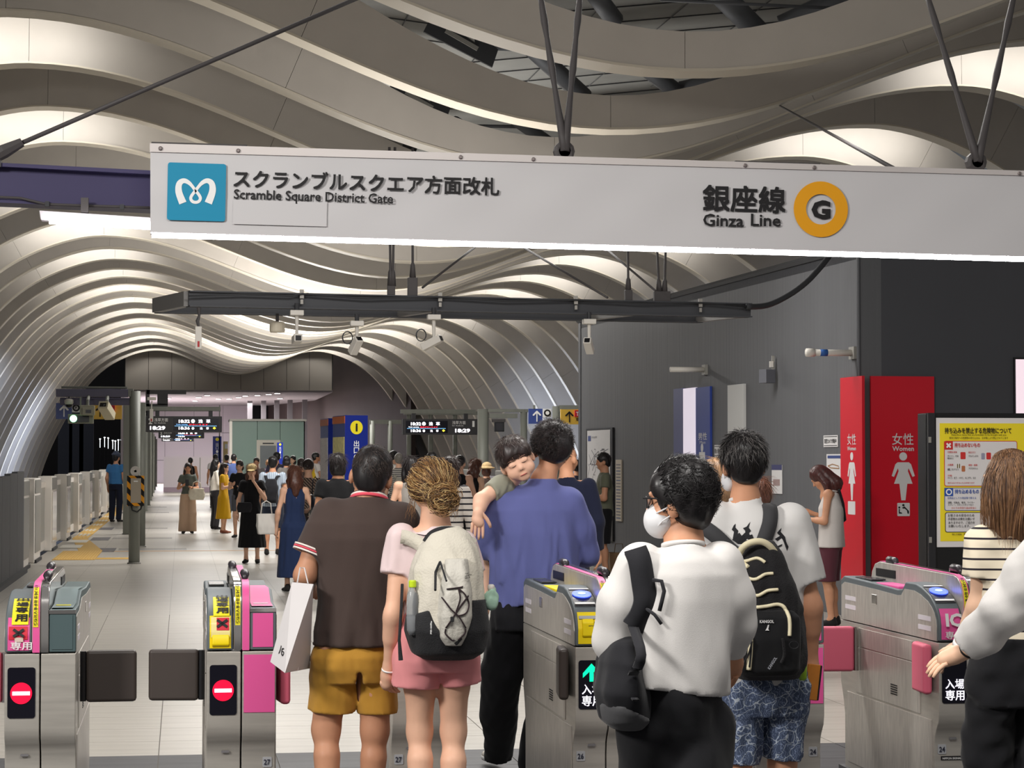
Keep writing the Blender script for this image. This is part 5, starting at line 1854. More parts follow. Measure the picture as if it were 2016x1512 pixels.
# ---- free-standing poster case
PY = 20.6
u1 = PY / F_PX
X_ = lambda x: at(x, 950, PY).x
Z_ = lambda y: 1.65 + (908 - y) * u1
pc = thing('poster_case', (X_(1900), PY, 0), 'black standing poster case with a yellow dangerous goods notice', 'poster case')
obj('case', MB().slab((X_(1827), PY + .02, 0), (X_(2120), PY + .3, Z_(811))), m_frame, pc, bevel=.01)
obj('side_rail', MB().slab((X_(1827), PY - .02, 0), (X_(1840), PY + .05, Z_(811))), mat('frame_soft_black', srgb(34, 34, 38), .5), pc)
for y in (866, 1070):
    obj('hinge', MB().slab((X_(1827), PY - .03, Z_(y + 6)), (X_(1832), PY - .02, Z_(y - 6))), m_psdg, pc)
PF = PY + .012


def pq(x0, x1, y0, y1, m, name, d=0.0, par=None):
    return obj(name, MB().slab((X_(x0), PF - .006 - d, Z_(y1)), (X_(x1), PF - .002 - d, Z_(y0))), m, par or pc)


sh = pq(1844, 2110, 821, 1085, mat('poster_white', srgb(226, 222, 222), .4), 'sheet')
pq(1851, 2080, 832, 1073, mat('poster_yellow', srgb(244, 222, 40), .5), 'yellow_field', .004, sh)


def ptext(s, x0, yb, x1, h, m, bold=.01, d=.012):
    return text(s, (X_(x0), PF - .006 - d, Z_(yb)), (1, 0, 0), (0, 0, 1), w=(x1 - x0) * u1, h=h * u1, m=m, parent=sh, bold=bold)


m_pr, m_pb = mat('print_red', srgb(206, 50, 48), .5), mat('print_blue', srgb(44, 84, 170), .5)
ptext('持ち込みを禁止する危険物について', 1860, 853, 2002, 12, m_ink, .02)
ptext('Hazardous items that are forbidden to be brought with you', 1873, 858, 1990, 4, m_ink)
ptext('駅及び車内への危険物の持ち込みは、法令等により禁止されています', 1869, 864.5, 1994, 5, m_ink, 0)


def pbox(x0, x1, y0, y1, m, name):
    pts = rrect2(X_(x0), Z_(y1), X_(x1), Z_(y0), .02)
    obj(name + '_edge', MB().prism([(a, PF - .012, b_) for a, b_ in pts], (0, -.002, 0)), m, sh)
    pts = rrect2(X_(x0) + .006, Z_(y1) + .006, X_(x1) - .006, Z_(y0) - .006, .016)
    obj(name, MB().prism([(a, PF - .0145, b_) for a, b_ in pts], (0, -.001, 0)), mat('poster_white', srgb(226, 222, 222), .4), sh)


pbox(1859, 2003, 868, 961, m_pr, 'red_box')
pbox(1859, 2003, 964, 1011, m_pb, 'blue_box')
pbox(1860, 2003, 1014, 1055, m_ink, 'black_box')
o_ = pq(1859, 1876, 869, 886, m_pr, 'cross_tile', .012, sh)
ptext('×', 1862, 883, 1873, 11, m_white, .05, .018)
ptext('持ち込めないもの', 1879, 881, 1933, 9, m_pr, .02, .014)
pq(1859, 1876, 964, 981, m_pb, 'ring_tile', .012, sh)
obj('ring', MB().prism([(a, PF - .0200, b_) for a, b_ in circle2(X_(1867.5), Z_(972.5), 6.5 * u1)], (0, -.001, 0)), m_white, sh)
obj('ring_hole', MB().prism([(a, PF - .0215, b_) for a, b_ in circle2(X_(1867.5), Z_(972.5), 4 * u1)], (0, -.001, 0)), m_pb, sh)
ptext('持ち込めるもの', 1879, 976, 1930, 9, m_pb, .02, .014)
for (s, x0, y, x1, h, m_) in (('可燃性液体', 1865, 893, 1885, 4, m_pr), ('ガソリン、灯油', 1865, 901, 1888, 4, m_ink), ('軽油など', 1865, 905.5, 1878, 3.6, m_ink), ('高圧ガス', 1906, 893.5, 1921, 4, m_pr), ('プロパンガス', 1906, 901, 1927, 4, m_ink),
                               ('火薬類', 1865, 919, 1877, 4, m_pr), ('爆薬、ダイナマイト', 1865, 929, 1889, 5, m_ink), ('毒物・劇薬', 1906, 919.5, 1925, 4, m_pr), ('クロロホルム', 1906, 926, 1926, 3.6, m_ink), ('刃物', 1865, 941, 1874, 4, m_pr), ('ナイフ、包丁、ハサミ、のこぎり、なた', 1865, 946, 1925, 4.5, m_ink),
                               ('持ち込みできないものがあります', 1865, 955.5, 1922, 3.4, m_pr), ('日用品として小売店等で買える', 1865, 987, 1925, 4.5, m_pb), ('酒類、化粧品、電池、ライター', 1865, 996, 1922, 4, m_ink), ('スプレー、カセットボンベなど', 1865, 1000.5, 1920, 3.6, m_ink), ('ひとりの手回り品は安全に', 1872, 1007, 1925, 4, m_pr),
                               ('お客さまの安全のため', 1865, 1023, 1921, 5.6, m_ink), ('手荷物の点検をお願いす', 1865, 1030.5, 1922, 5.6, m_ink), ('ありますので、ご協力を', 1866, 1038, 1922, 5.6, m_ink), ('お願いいたします。', 1866, 1045, 1912, 5.6, m_ink), ('国土交通省・警察庁', 1873, 1060.5, 1910, 3.6, m_ink)):
    ptext(s, x0, y, x1, h, m_, .004, .014)
for (x0, x1, y0, y1, mm) in ((1891, 1901, 891, 905.5, m_pr), (1932, 1939, 893, 906, mat('print_steel', srgb(150, 150, 170))), (1942, 1951, 892, 906, m_pr), (1884, 1886, 915, 924, mat('print_straw', srgb(200, 180, 110))), (1888, 1890, 915, 924, mat('print_straw', srgb(200, 180, 110))), (1893, 1900, 919, 931, mat('print_brown', srgb(180, 110, 70)))):
    obj('picture_mark', MB().prism([(a, PF - .016, b_) for a, b_ in rrect2(X_(x0), Z_(y1), X_(x1), Z_(y0), .008)], (0, -.001, 0)), mm, sh)
pq(1959, 2010, 822, 1085, mat('poster_white2', srgb(220, 217, 218), .4), 'overlap_sheet', -.004, sh) if False else None
# brown paper bag on the floor by the grey wall
Pb = atz(1217, 1134)
bg_ = thing('paper_bag', (Pb.x, Pb.y, 0), 'brown paper bag standing on the floor by the grey wall', 'bag')
w_, d_, h_ = .24, .14, .33
mbp = MB()
mbp.add([Pb + Vector(v) for v in ((-w_ / 2, -d_ / 2, 0), (w_ / 2, -d_ / 2, 0), (w_ / 2, d_ / 2, 0), (-w_ / 2, d_ / 2, 0), (-w_ / 2 - .015, -d_ / 2, h_), (w_ / 2 + .01, -d_ / 2 - .01, h_ + .02), (w_ / 2 + .01, d_ / 2, h_), (-w_ / 2 - .01, d_ / 2, h_ + .01))],
        [(0, 1, 2, 3), (0, 1, 5, 4), (1, 2, 6, 5), (2, 3, 7, 6), (3, 0, 4, 7)])
obj('bag', mbp, mat('kraft_paper', srgb(142, 114, 84), .8, noise=.1, nscale=8), bg_)
obj('handle', MB().tube([Pb + Vector((-.07, -.06, h_ - .01)), Pb + Vector((-.05, -.06, h_ + .13)), Pb + Vector((.05, -.06, h_ + .13)), Pb + Vector((.07, -.06, h_ - .01))], .006, 5), mat('kraft_paper_dark', srgb(96, 76, 56), .8), bg_)
# ------------------------------------------------------------------ people: bodies and clothes as smooth implicit surfaces
def v3(p):
    return np.array(p, np.float32)


class Field:
    """union of rounded limbs, ellipsoids and lofts, meshed by surface nets"""

    def __init__(self, k=.025):
        self.p, self.k, self.cuts, self.subs = [], k, [], []

    def cone(self, a, b, ra, rb, k=None):
        a, b = v3(a), v3(b)
        r = max(ra, rb)
        self.p.append(('c', a, b, ra, rb, np.minimum(a, b) - r, np.maximum(a, b) + r, k))
        return self

    def sleeve(self, a, b, ra, rb, k=None):
        """cone with a flat open end at b"""
        a, b = v3(a), v3(b)
        r = max(ra, rb)
        e = b + (b - a) / max(float(np.linalg.norm(b - a)), 1e-6) * r
        self.p.append(('f', a, b, ra, rb, np.minimum(a, e) - r, np.maximum(a, e) + r, k))
        return self

    def chain(self, pts, rs, k=None):
        for i in range(len(pts) - 1):
            self.cone(pts[i], pts[i + 1], rs[i], rs[i + 1], k)
        return self

    def ell(self, c, r, rot=None, k=None):
        c, r = v3(c), v3(r)
        R = np.array(Euler(rot).to_matrix(), np.float32) if rot is not None else np.eye(3, dtype=np.float32)
        e = float(r.max())
        ext = np.abs(R) @ r
        self.p.append(('e', c, r, R, None, c - ext, c + ext, k))
        return self

    def loft(self, secs, n=2.5, k=None):
        """secs: (z, cx, cy, rx, ry)"""
        s = np.array(sorted(secs), np.float32)
        lo = v3(((s[:, 1] - s[:, 3]).min(), (s[:, 2] - s[:, 4]).min(), s[0, 0]))
        hi = v3(((s[:, 1] + s[:, 3]).max(), (s[:, 2] + s[:, 4]).max(), s[-1, 0]))
        self.p.append(('l', s, n, None, None, lo, hi, k))
        return self

    def cut(self, p, n):
        self.cuts.append((v3(p), v3(Vector(n).normalized())))
        return self

    def sub(self, c, r, rot=None):
        f = Field()
        f.ell(c, r, rot)
        self.subs.append(f.p[0])
        return self

    @staticmethod
    def ev(pr, X, Y, Z):
        t = pr[0]
        if t in 'cf':
            _, a, b, ra, rb = pr[:5]
            ba = b - a
            L = max(float(ba @ ba), 1e-9)
            px, py, pz = X - a[0], Y - a[1], Z - a[2]
            h = np.clip((px * ba[0] + py * ba[1] + pz * ba[2]) / L, 0, 1)
            if t == 'f':
                hu = np.clip((px * ba[0] + py * ba[1] + pz * ba[2]) / L, 0, 3)
                d = np.sqrt((px - ba[0] * hu) ** 2 + (py - ba[1] * hu) ** 2 + (pz - ba[2] * hu) ** 2) - (ra + (rb - ra) * hu)
                sl = math.sqrt(L)
                return np.maximum(d, (px * ba[0] + py * ba[1] + pz * ba[2]) / sl - sl)
            return np.sqrt((px - ba[0] * h) ** 2 + (py - ba[1] * h) ** 2 + (pz - ba[2] * h) ** 2) - (ra + (rb - ra) * h)
        if t == 'e':
            _, c, r, R = pr[:4]
            px, py, pz = X - c[0], Y - c[1], Z - c[2]
            q = [(px * R[0, i] + py * R[1, i] + pz * R[2, i]) for i in range(3)]
            k0 = np.sqrt(sum((q[i] / r[i]) ** 2 for i in range(3)))
            k1 = np.sqrt(sum((q[i] / r[i] ** 2) ** 2 for i in range(3))) + 1e-6
            return k0 * (k0 - 1) / k1
        _, s, n = pr[:3]
        z = Z.ravel()
        g = [np.interp(z, s[:, 0], s[:, j]).reshape(Z.shape).astype(np.float32) for j in range(1, 5)]
        qx, qy = np.abs(X - g[0]) / g[2], np.abs(Y - g[1]) / g[3]
        rad = (qx ** n + qy ** n) ** (1.0 / n)
        d = (rad - 1) * np.minimum(g[2], g[3])
        return np.maximum(d, np.maximum(s[0, 0] - Z, Z - s[-1, 0]))

    def mesh(self, h=.012, disp=None):
        lo = np.min([p[5] for p in self.p], axis=0) - 3 * h - .012
        hi = np.max([p[6] for p in self.p], axis=0) + 3 * h + .012
        n = np.ceil((hi - lo) / h).astype(int) + 1
        D = np.full(tuple(n), 1.0, np.float32)
        ax = [lo[i] + h * np.arange(n[i], dtype=np.float32) for i in range(3)]
        for p in self.p:
            k = p[7] or self.k
            pad = k + 2.5 * h
            i0 = np.maximum(((p[5] - pad - lo) / h).astype(int), 0)
            i1 = np.minimum(((p[6] + pad - lo) / h).astype(int) + 2, n)
            sl = tuple(slice(i0[j], i1[j]) for j in range(3))
            X = ax[0][sl[0]][:, None, None]
            Y = ax[1][sl[1]][None, :, None]
            Z = ax[2][sl[2]][None, None, :]
            if p[0] == 'l':
                d = Field.ev(p, X, Y, Z)
            else:
                d = Field.ev(p, X, Y, Z)
            o = D[sl]
            t = np.clip(.5 + .5 * (o - d) / k, 0, 1)
            D[sl] = o * (1 - t) + d * t - k * t * (1 - t)
        X, Y, Z = ax[0][:, None, None], ax[1][None, :, None], ax[2][None, None, :]
        for p in self.subs:
            D = np.maximum(D, -Field.ev(p, X, Y, Z))
        if disp is not None:
            m = np.abs(D) < .06
            ii = np.nonzero(m)
            P = np.stack([ax[j][ii[j]] for j in range(3)], 1)
            g = [np.gradient(D, h, axis=j)[ii] for j in range(3)]
            gl = g[0] ** 2 + g[1] ** 2 + g[2] ** 2 + 1e-6
            w = np.clip(1.15 - 1.3 * g[2] ** 2 / gl, 0, 1)
            D[ii] -= (disp(P) * w).astype(np.float32)
        for c, nn in self.cuts:
            D = np.maximum(D, (X - c[0]) * nn[0] + (Y - c[1]) * nn[1] + (Z - c[2]) * nn[2])
        return surfnet(D, lo, h)


def surfnet(D, lo, h):
    S = D < 0
    nx, ny, nz = D.shape
    cnt = np.zeros((nx - 1, ny - 1, nz - 1), np.int8)
    cor = [(a, b, c) for a in (0, 1) for b in (0, 1) for c in (0, 1)]
    for a, b, c in cor:
        cnt += S[a:nx - 1 + a, b:ny - 1 + b, c:nz - 1 + c]
    act = (cnt > 0) & (cnt < 8)
    I = np.stack(np.nonzero(act), 1)
    if not len(I):
        return np.zeros((0, 3)), np.zeros((0, 4), int)
    idx = np.full(act.shape, -1, np.int64)
    idx[act] = np.arange(len(I))
    acc = np.zeros((len(I), 3), np.float32)
    num = np.zeros(len(I), np.float32)
    val = {c: D[I[:, 0] + c[0], I[:, 1] + c[1], I[:, 2] + c[2]] for c in cor}
    for a in cor:
        for ax_ in range(3):
            if a[ax_] == 0:
                b = list(a)
                b[ax_] = 1
                b = tuple(b)
                da, db = val[a], val[b]
                m = (da < 0) != (db < 0)
                t = np.where(m, da / np.where(m, da - db, 1), 0)
                pos = np.repeat(np.array([a], np.float32), len(I), 0)
                pos[:, ax_] += t
                acc[m] += pos[m]
                num[m] += 1
    V = lo + h * (I + acc / num[:, None])
    F = []
    for ax_ in range(3):
        o = [0, 0, 0]
        o[ax_] = 1
        A = S[:nx - o[0], :ny - o[1], :nz - o[2]]
        B = S[o[0]:, o[1]:, o[2]:]
        ch = A != B
        e = np.stack(np.nonzero(ch), 1)
        u, w = [(1, 2), (2, 0), (0, 1)][ax_]
        ok = (e[:, u] > 0) & (e[:, w] > 0)
        for j, lim in enumerate((nx - 1, ny - 1, nz - 1)):
            ok &= e[:, j] < lim
        e = e[ok]
        q = []
        for du, dw in ((1, 1), (0, 1), (0, 0), (1, 0)):
            c = e.copy()
            c[:, u] -= du
            c[:, w] -= dw
            q.append(idx[c[:, 0], c[:, 1], c[:, 2]])
        q = np.stack(q, 1)
        inside = S[e[:, 0], e[:, 1], e[:, 2]]
        q[~inside] = q[~inside][:, ::-1]
        F.append(q)
    F = np.concatenate(F, 0)
    F = F[(F >= 0).all(1)]
    return V, F


def mesh_np(name, V, F, extra=None):
    """mesh from arrays; extra = MB added to the same mesh"""
    me = bpy.data.meshes.new(name)
    vs = [tuple(map(float, p)) for p in V]
    fs = [tuple(map(int, f)) for f in F]
    if extra is not None and extra.v:
        o = len(vs)
        vs += [tuple(p) for p in extra.v]
        fs += [tuple(i + o for i in f) for f in extra.f]
    me.from_pydata(vs, [], fs)
    me.update()
    me.polygons.foreach_set('use_smooth', [True] * len(me.polygons))
    return me


def fobj(name, field, m, parent, h=.012, disp=None, extra=None):
    V, F = field.mesh(h, disp)
    return link(name, mesh_np(name, V, F, extra), m, parent)


def folds(seed, amp, fx=9, fz=2.2, n=7, zbias=None):
    """soft cloth folds: sums of sines, longer along z"""
    r = np.random.RandomState(seed)
    K = np.stack([r.normal(0, fx, n), r.normal(0, fx, n), r.normal(0, fz, n)], 1) * 2.6
    amp = amp * (1.5 if fx < 20 else .8)
    ph = r.uniform(0, 6.28, n)

    def f(P):
        w = np.zeros(len(P))
        for k, p in zip(K, ph):
            s = np.sin(P @ k + p)
            w += np.sign(s) * np.abs(s) ** 1.4
        return amp * w / math.sqrt(n)
    return f


def strandy(seed, amp, f1=120, f2=25):
    r = np.random.RandomState(seed)
    K = np.concatenate([r.normal(0, f1, (5, 3)) * np.array([1, .6, .25]), r.normal(0, f2, (4, 3))])
    ph = r.uniform(0, 6.28, 9)

    def f(P):
        return amp * sum(np.sin(P @ k + p) for k, p in zip(K, ph)) / 3
    return f


# ---- skin / hair / cloth colours
def skin(name, rgb):
    return mat('skin_' + name, srgb(*rgb), .5, noise=.05, nscale=14, spec=.35)


SK = {'tan': skin('tan', (190, 138, 108)), 'fair': skin('fair', (226, 178, 150)), 'light': skin('light', (236, 192, 162)), 'warm': skin('warm', (205, 150, 118))}


def hair_mat(name, rgb, rough=.38):
    return mat('hair_' + name, srgb(*rgb), rough, noise=.35, nscale=40, stretch=(3, 3, .6), spec=.5)


HAIR = {'black': hair_mat('black', (26, 23, 24)), 'dark': hair_mat('dark', (44, 34, 32)), 'brown': hair_mat('brown', (84, 52, 42)), 'blonde': hair_mat('blonde', (190, 146, 86), .42),
        'light': hair_mat('light_brown', (128, 92, 62)), 'grey': hair_mat('grey', (120, 116, 110))}


def cloth(name, rgb, rough=.85, bump=.08, bscale=420):
    return mat('cloth_' + name, srgb(*rgb), rough, bump=bump, bscale=bscale, sheen=.1, spec=.2)


def hand_mb(mb, w, d, lat, n, s=1.0, curl=.35, spread=.25, thumb=.8):
    """five separate fingers rooted in the palm. w wrist, d hand direction, lat towards the thumb, n palm normal"""
    w, d, lat, n = Vector(w), Vector(d).normalized(), Vector(lat).normalized(), Vector(n).normalized()
    for i, (off, L) in enumerate(((.028, .074), (.009, .082), (-.010, .077), (-.028, .060))):
        p = w + d * (.078 * s) + lat * (off * s)
        dirv = (d + lat * (off * spread * 8)).normalized()
        pts, rs = [p - dirv * .012 * s, p], [.0095 * s, .0095 * s]
        a = curl * (.5 + .08 * i)
        cur = dirv
        for q, f_ in enumerate((.42, .33, .25)):
            cur = (cur * math.cos(a) + n * math.sin(a)).normalized()
            p = p + cur * (L * f_ * s)
            pts.append(p)
            rs.append((.0088, .008, .006)[q] * s)
        mb.tube(pts, rs, 7)
    p = w + d * (.022 * s) + lat * (.026 * s)
    cur = (d * .62 + lat * thumb + n * .25).normalized()
    pts, rs = [p - cur * .01 * s, p], [.013 * s, .0125 * s]
    for q, L in enumerate((.034, .03, .022)):
        p = p + cur * (L * s)
        pts.append(p)
        rs.append((.0112, .010, .0075)[q] * s)
        cur = (cur + d * .25 - lat * .1 + n * curl * .3).normalized()
    mb.tube(pts, rs, 7)


JD = dict(head=(0, .02, 1.635), neck=(0, 0, 1.47), shL=(-.175, 0, 1.405), elL=(-.235, -.03, 1.12), wrL=(-.245, .05, .875),
          hipL=(-.088, 0, .92), knL=(-.098, .03, .50), anL=(-.10, -.02, .085))


def joints(H, **kw):
    s = H / 1.75
    J = {}
    for k, p in JD.items():
        J[k] = Vector(p) * s
        if k.endswith('L'):
            J[k[:-1] + 'R'] = Vector((-p[0], p[1], p[2])) * s
    for k, p in kw.items():
        J[k] = Vector(p)
    J['s'] = s
    return J


def rot_about(v, rot):
    return Euler(rot).to_matrix() @ Vector(v)


def head_field(f, J, rot=(0, 0, 0), sc=1.0, face=True):
    """skull, jaw, ears, nose in head space (front = +y)"""
    s = J['s'] * sc
    c = J['head']
    q = lambda x, y, z: c + rot_about((x * s, y * s, z * s), rot)
    f.ell(c + rot_about((0, -.01 * s, .018 * s), rot), (.074 * s, .092 * s, .094 * s), rot, k=.02 * s)
    f.ell(q(0, .028, -.045), (.056 * s, .060 * s, .068 * s), rot, k=.03 * s)
    f.ell(q(0, .058, -.085), (.028 * s, .026 * s, .022 * s), rot, k=.03 * s)
    for sx in (-1, 1):
        f.ell(q(sx * .079, -.006, -.02), (.013 * s, .022 * s, .034 * s), rot, k=.008)
        f.ell(q(sx * .045, .045, -.04), (.026 * s, .026 * s, .028 * s), rot, k=.02)
    if face:
        f.cone(q(0, .086, .005), q(0, .103, -.032), .008 * s, .013 * s, k=.012 * s)
        f.ell(q(0, .083, .022), (.05 * s, .014 * s, .010 * s), rot, k=.015 * s)
        f.ell(q(0, .084, -.066), (.022 * s, .010 * s, .008 * s), rot, k=.01 * s)
    f.cone(J['neck'] - Vector((0, .005, .03)) * s, c + rot_about((0, -.022 * s, -.07 * s), rot), .056 * s, .050 * s, k=.03 * s)


def body_field(J, g=1.0, rot=(0, 0, 0), face=True, hsc=1.0, hands=True, legs=True, female=False, leg=None):
    s = J['s']
    f = Field(k=.03 * s)
    head_field(f, J, rot, hsc, face)
    nk, hp = J['neck'], (J['hipL'] + J['hipR']) / 2
    sh = (J['shL'] + J['shR']) / 2
    ch = hp.lerp(sh, .68)
    f.cone(nk, nk - Vector((0, 0, .06)) * s, .06 * s, .075 * s)
    f.cone(J['shL'], J['shR'], .052 * s * g, .052 * s * g)
    f.ell(ch, (.155 * s * g, .10 * s * g, .20 * s))
    f.ell(hp.lerp(sh, .35), (.122 * s * g, .084 * s * g, .17 * s))
    f.ell(hp + Vector((0, -.01, .03)) * s, (.142 * s * g, .092 * s * g, .12 * s))
    for S_ in 'LR':
        a = .9 if female else 1.0
        f.chain([J['sh' + S_], J['el' + S_], J['wr' + S_]], [.052 * s * g * a, .039 * s * g * a, .026 * s * a])
        fd = (J['wr' + S_] - J['el' + S_])
        f.cone(J['el' + S_] + fd * .12, J['el' + S_] + fd * .45, .040 * s * g * a, .034 * s * a)
        if hands:
            w = J['wr' + S_]
            hd = J.get('hd' + S_, fd).normalized()
            f.cone(w, w + hd * .04 * s, .024 * s, .03 * s, k=.015)
            f.cone(w + hd * .035 * s, w + hd * .078 * s, .028 * s, .03 * s, k=.015)
        if legs:
            h_, k_, n_ = J['hip' + S_], J['kn' + S_], J['an' + S_]
            L_ = leg or (.082 * g, .056 * g, .046 * g, .034)
            f.chain([h_, h_.lerp(k_, .5), k_], [L_[0] * s, (L_[0] + L_[1]) / 2 * s, L_[1] * s])
            f.chain([k_, n_], [L_[1] * .93 * s, L_[3] * s])
            cf = k_.lerp(n_, .3) + Vector((0, -.018, 0)) * s
            f.cone(cf, k_.lerp(n_, .5) + Vector((0, -.014, 0)) * s, L_[2] * s, L_[2] * .84 * s)
            f.cone(n_, n_ + Vector((0, .05, -.045)) * s, .036 * s, .03 * s)
    return f


def palm_dirs(J, S_):
    d = J.get('hd' + S_, J['wr' + S_] - J['el' + S_]).normalized()
    lat = J.get('lat' + S_, Vector((0, 1, 0)))
    lat = (lat - d * lat.dot(d)).normalized()
    n = d.cross(lat) if S_ == 'L' else lat.cross(d)
    n = J.get('pn' + S_, n)
    return d, lat, n


def add_body(t_, J, m, h=.012, g=1.0, rot=(0, 0, 0), face=True, hsc=1.0, curl=(.35, .35), female=False, legs=True, leg=None):
    f = body_field(J, g, rot, face, hsc, True, legs, female, leg)
    ex = MB()
    for i, S_ in enumerate('LR'):
        d, lat, n = palm_dirs(J, S_)
        hand_mb(ex, J['wr' + S_] + d * .005, d, lat, n, J['s'] * (.92 if female else 1.0), curl[i])
    return fobj('body', f, m, t_, h, None, ex)


def add_shoes(t_, J, m, sole=None, h=.012, L=.26, yaw=(8, -8)):
    s = J['s']
    for S_, yw, sg in (('L', yaw[0], -1), ('R', yaw[1], 1)):
        a = J['an' + S_]
        R = Matrix.Rotation(math.radians(yw), 3, 'Z')
        z0 = a.z - .085 * s
        f = Field(.02)
        f.ell(a + R @ Vector((0, .02, -.045)) * s, (.040 * s, .085 * s, .042 * s), (0, 0, math.radians(yw)))
        f.ell(a + R @ Vector((0, .11, -.058)) * s, (.045 * s, .085 * s, .030 * s), (0, 0, math.radians(yw)))
        f.cone(a + Vector((0, -.005, -.04)) * s, a + Vector((0, -.01, .0)) * s, .043 * s, .04 * s)
        f.cut((0, 0, z0 + .004), (0, 0, -1))
        o = fobj('shoe', f, m, t_, max(h, .009))
        if sole:
            f = Field(.01)
            f.ell(a + R @ Vector((0, .03, -.07)) * s, (.043 * s, .095 * s, .03 * s), (0, 0, math.radians(yw)))
            f.ell(a + R @ Vector((0, .11, -.07)) * s, (.048 * s, .092 * s, .03 * s), (0, 0, math.radians(yw)))
            f.cut((0, 0, z0), (0, 0, -1)).cut((0, 0, z0 + .03 * s), (0, 0, 1))
            fobj('sole', f, sole, o, .009)


def torso_secs(J, hem, g=1.0, loose=0.0, hemw=None, female=False):
    s = J['s']
    hp, nk = (J['hipL'] + J['hipR']) / 2, J['neck']
    sh = (J['shL'] + J['shR']) / 2
    w = abs(J['shR'].x - J['shL'].x) / 2
    L = loose
    zc = lambda f_: hp.z + (sh.z - hp.z) * f_
    cx = lambda z: hp.x + (sh.x - hp.x) * (z - hp.z) / (sh.z - hp.z)
    cy = lambda z: hp.y + (sh.y - hp.y) * (z - hp.z) / (sh.z - hp.z)
    waist = .135 if female else .155
    pts = [(hem, (hemw or (.172 * s * g + L)), .118 * s * g + L * .8), (zc(.35), waist * s * g + L, .105 * s * g + L * .8), (zc(.70), w * .98 * g + L * .6, .118 * s * g + L * .6),
           (zc(.92), w * 1.0 * g, .105 * s * g), (sh.z + .028 * s, w * .82, .085 * s), (nk.z - .01 * s, w * .45, .072 * s), (nk.z + .012 * s, .062 * s, .064 * s)]
    pts = [p for p in pts if p[0] >= hem - 1e-6]
    return [(z, cx(z), cy(z), rx, ry) for z, rx, ry in pts]


def add_top(t_, J, m, hem, sleeve=.45, g=1.0, loose=.012, h=.012, hemw=None, seed=1, amp=.004, female=False, sl_r=.066, name='shirt', neck=True, extra=None, cuffr=None, disp=None):
    s = J['s']
    f = Field(.03 * s)
    ts = torso_secs(J, hem, g, loose, hemw, female)
    f.loft([(hem - .06, *ts[0][1:])] + ts, 2.3)
    for S_ in 'LR':
        if sleeve > 0:
            a, e, w = J['sh' + S_], J['el' + S_], J['wr' + S_]
            r0, r1 = sl_r * s * g + loose * .3, sl_r * s * g + loose * .5
            if sleeve <= 1:
                b_ = a.lerp(e, sleeve)
                f.sleeve(a, b_, r0, cuffr or r1)
            else:
                f.cone(a, e, r0, cuffr or r1 * .92)
                f.sleeve(e, e.lerp(w, sleeve - 1), cuffr or r1 * .92, cuffr or r1 * .75)
    if extra:
        extra(f)
    d = disp or folds(seed, amp)
    f.cut((0, 0, hem), (0, 0, -1))
    o = fobj(name, f, m, t_, h, d)
    return o


def add_trousers(t_, J, m, top, bottom, g=1.0, h=.012, r=(.105, .085, .07), seed=2, amp=.004, name='trousers', hipw=.155, disp=None):
    """bottom: height of the hems"""
    s = J['s']
    f = Field(.03 * s)
    hp = (J['hipL'] + J['hipR']) / 2
    f.loft([(top, hp.x, hp.y, hipw * s * g, .112 * s * g), (hp.z + .02 * s, hp.x, hp.y - .005, (hipw + .016) * s * g, .122 * s * g), (hp.z - .10 * s, hp.x, hp.y - .005, (hipw + .016) * s * g, .115 * s * g)], 2.3)
    for S_ in 'LR':
        h_, k_, n_ = J['hip' + S_], J['kn' + S_], J['an' + S_]
        f.cone(h_, k_, r[0] * s * g, r[1] * s * g, k=.02)
        f.cone(k_, n_, r[1] * s * g, r[2] * s * g, k=.02)
    f.cut((0, 0, bottom), (0, 0, -1))
    f.cut((0, 0, top), (0, 0, 1))
    return fobj(name, f, m, t_, h, disp or folds(seed, amp))


def add_skirt(t_, J, m, secs, h=.014, seed=3, amp=.006, name='skirt', n=2.2, extra=None):
    f = Field(.03)
    f.loft(secs, n)
    if extra:
        extra(f)
    return fobj(name, f, m, t_, h, folds(seed, amp, fx=16, fz=1.2))


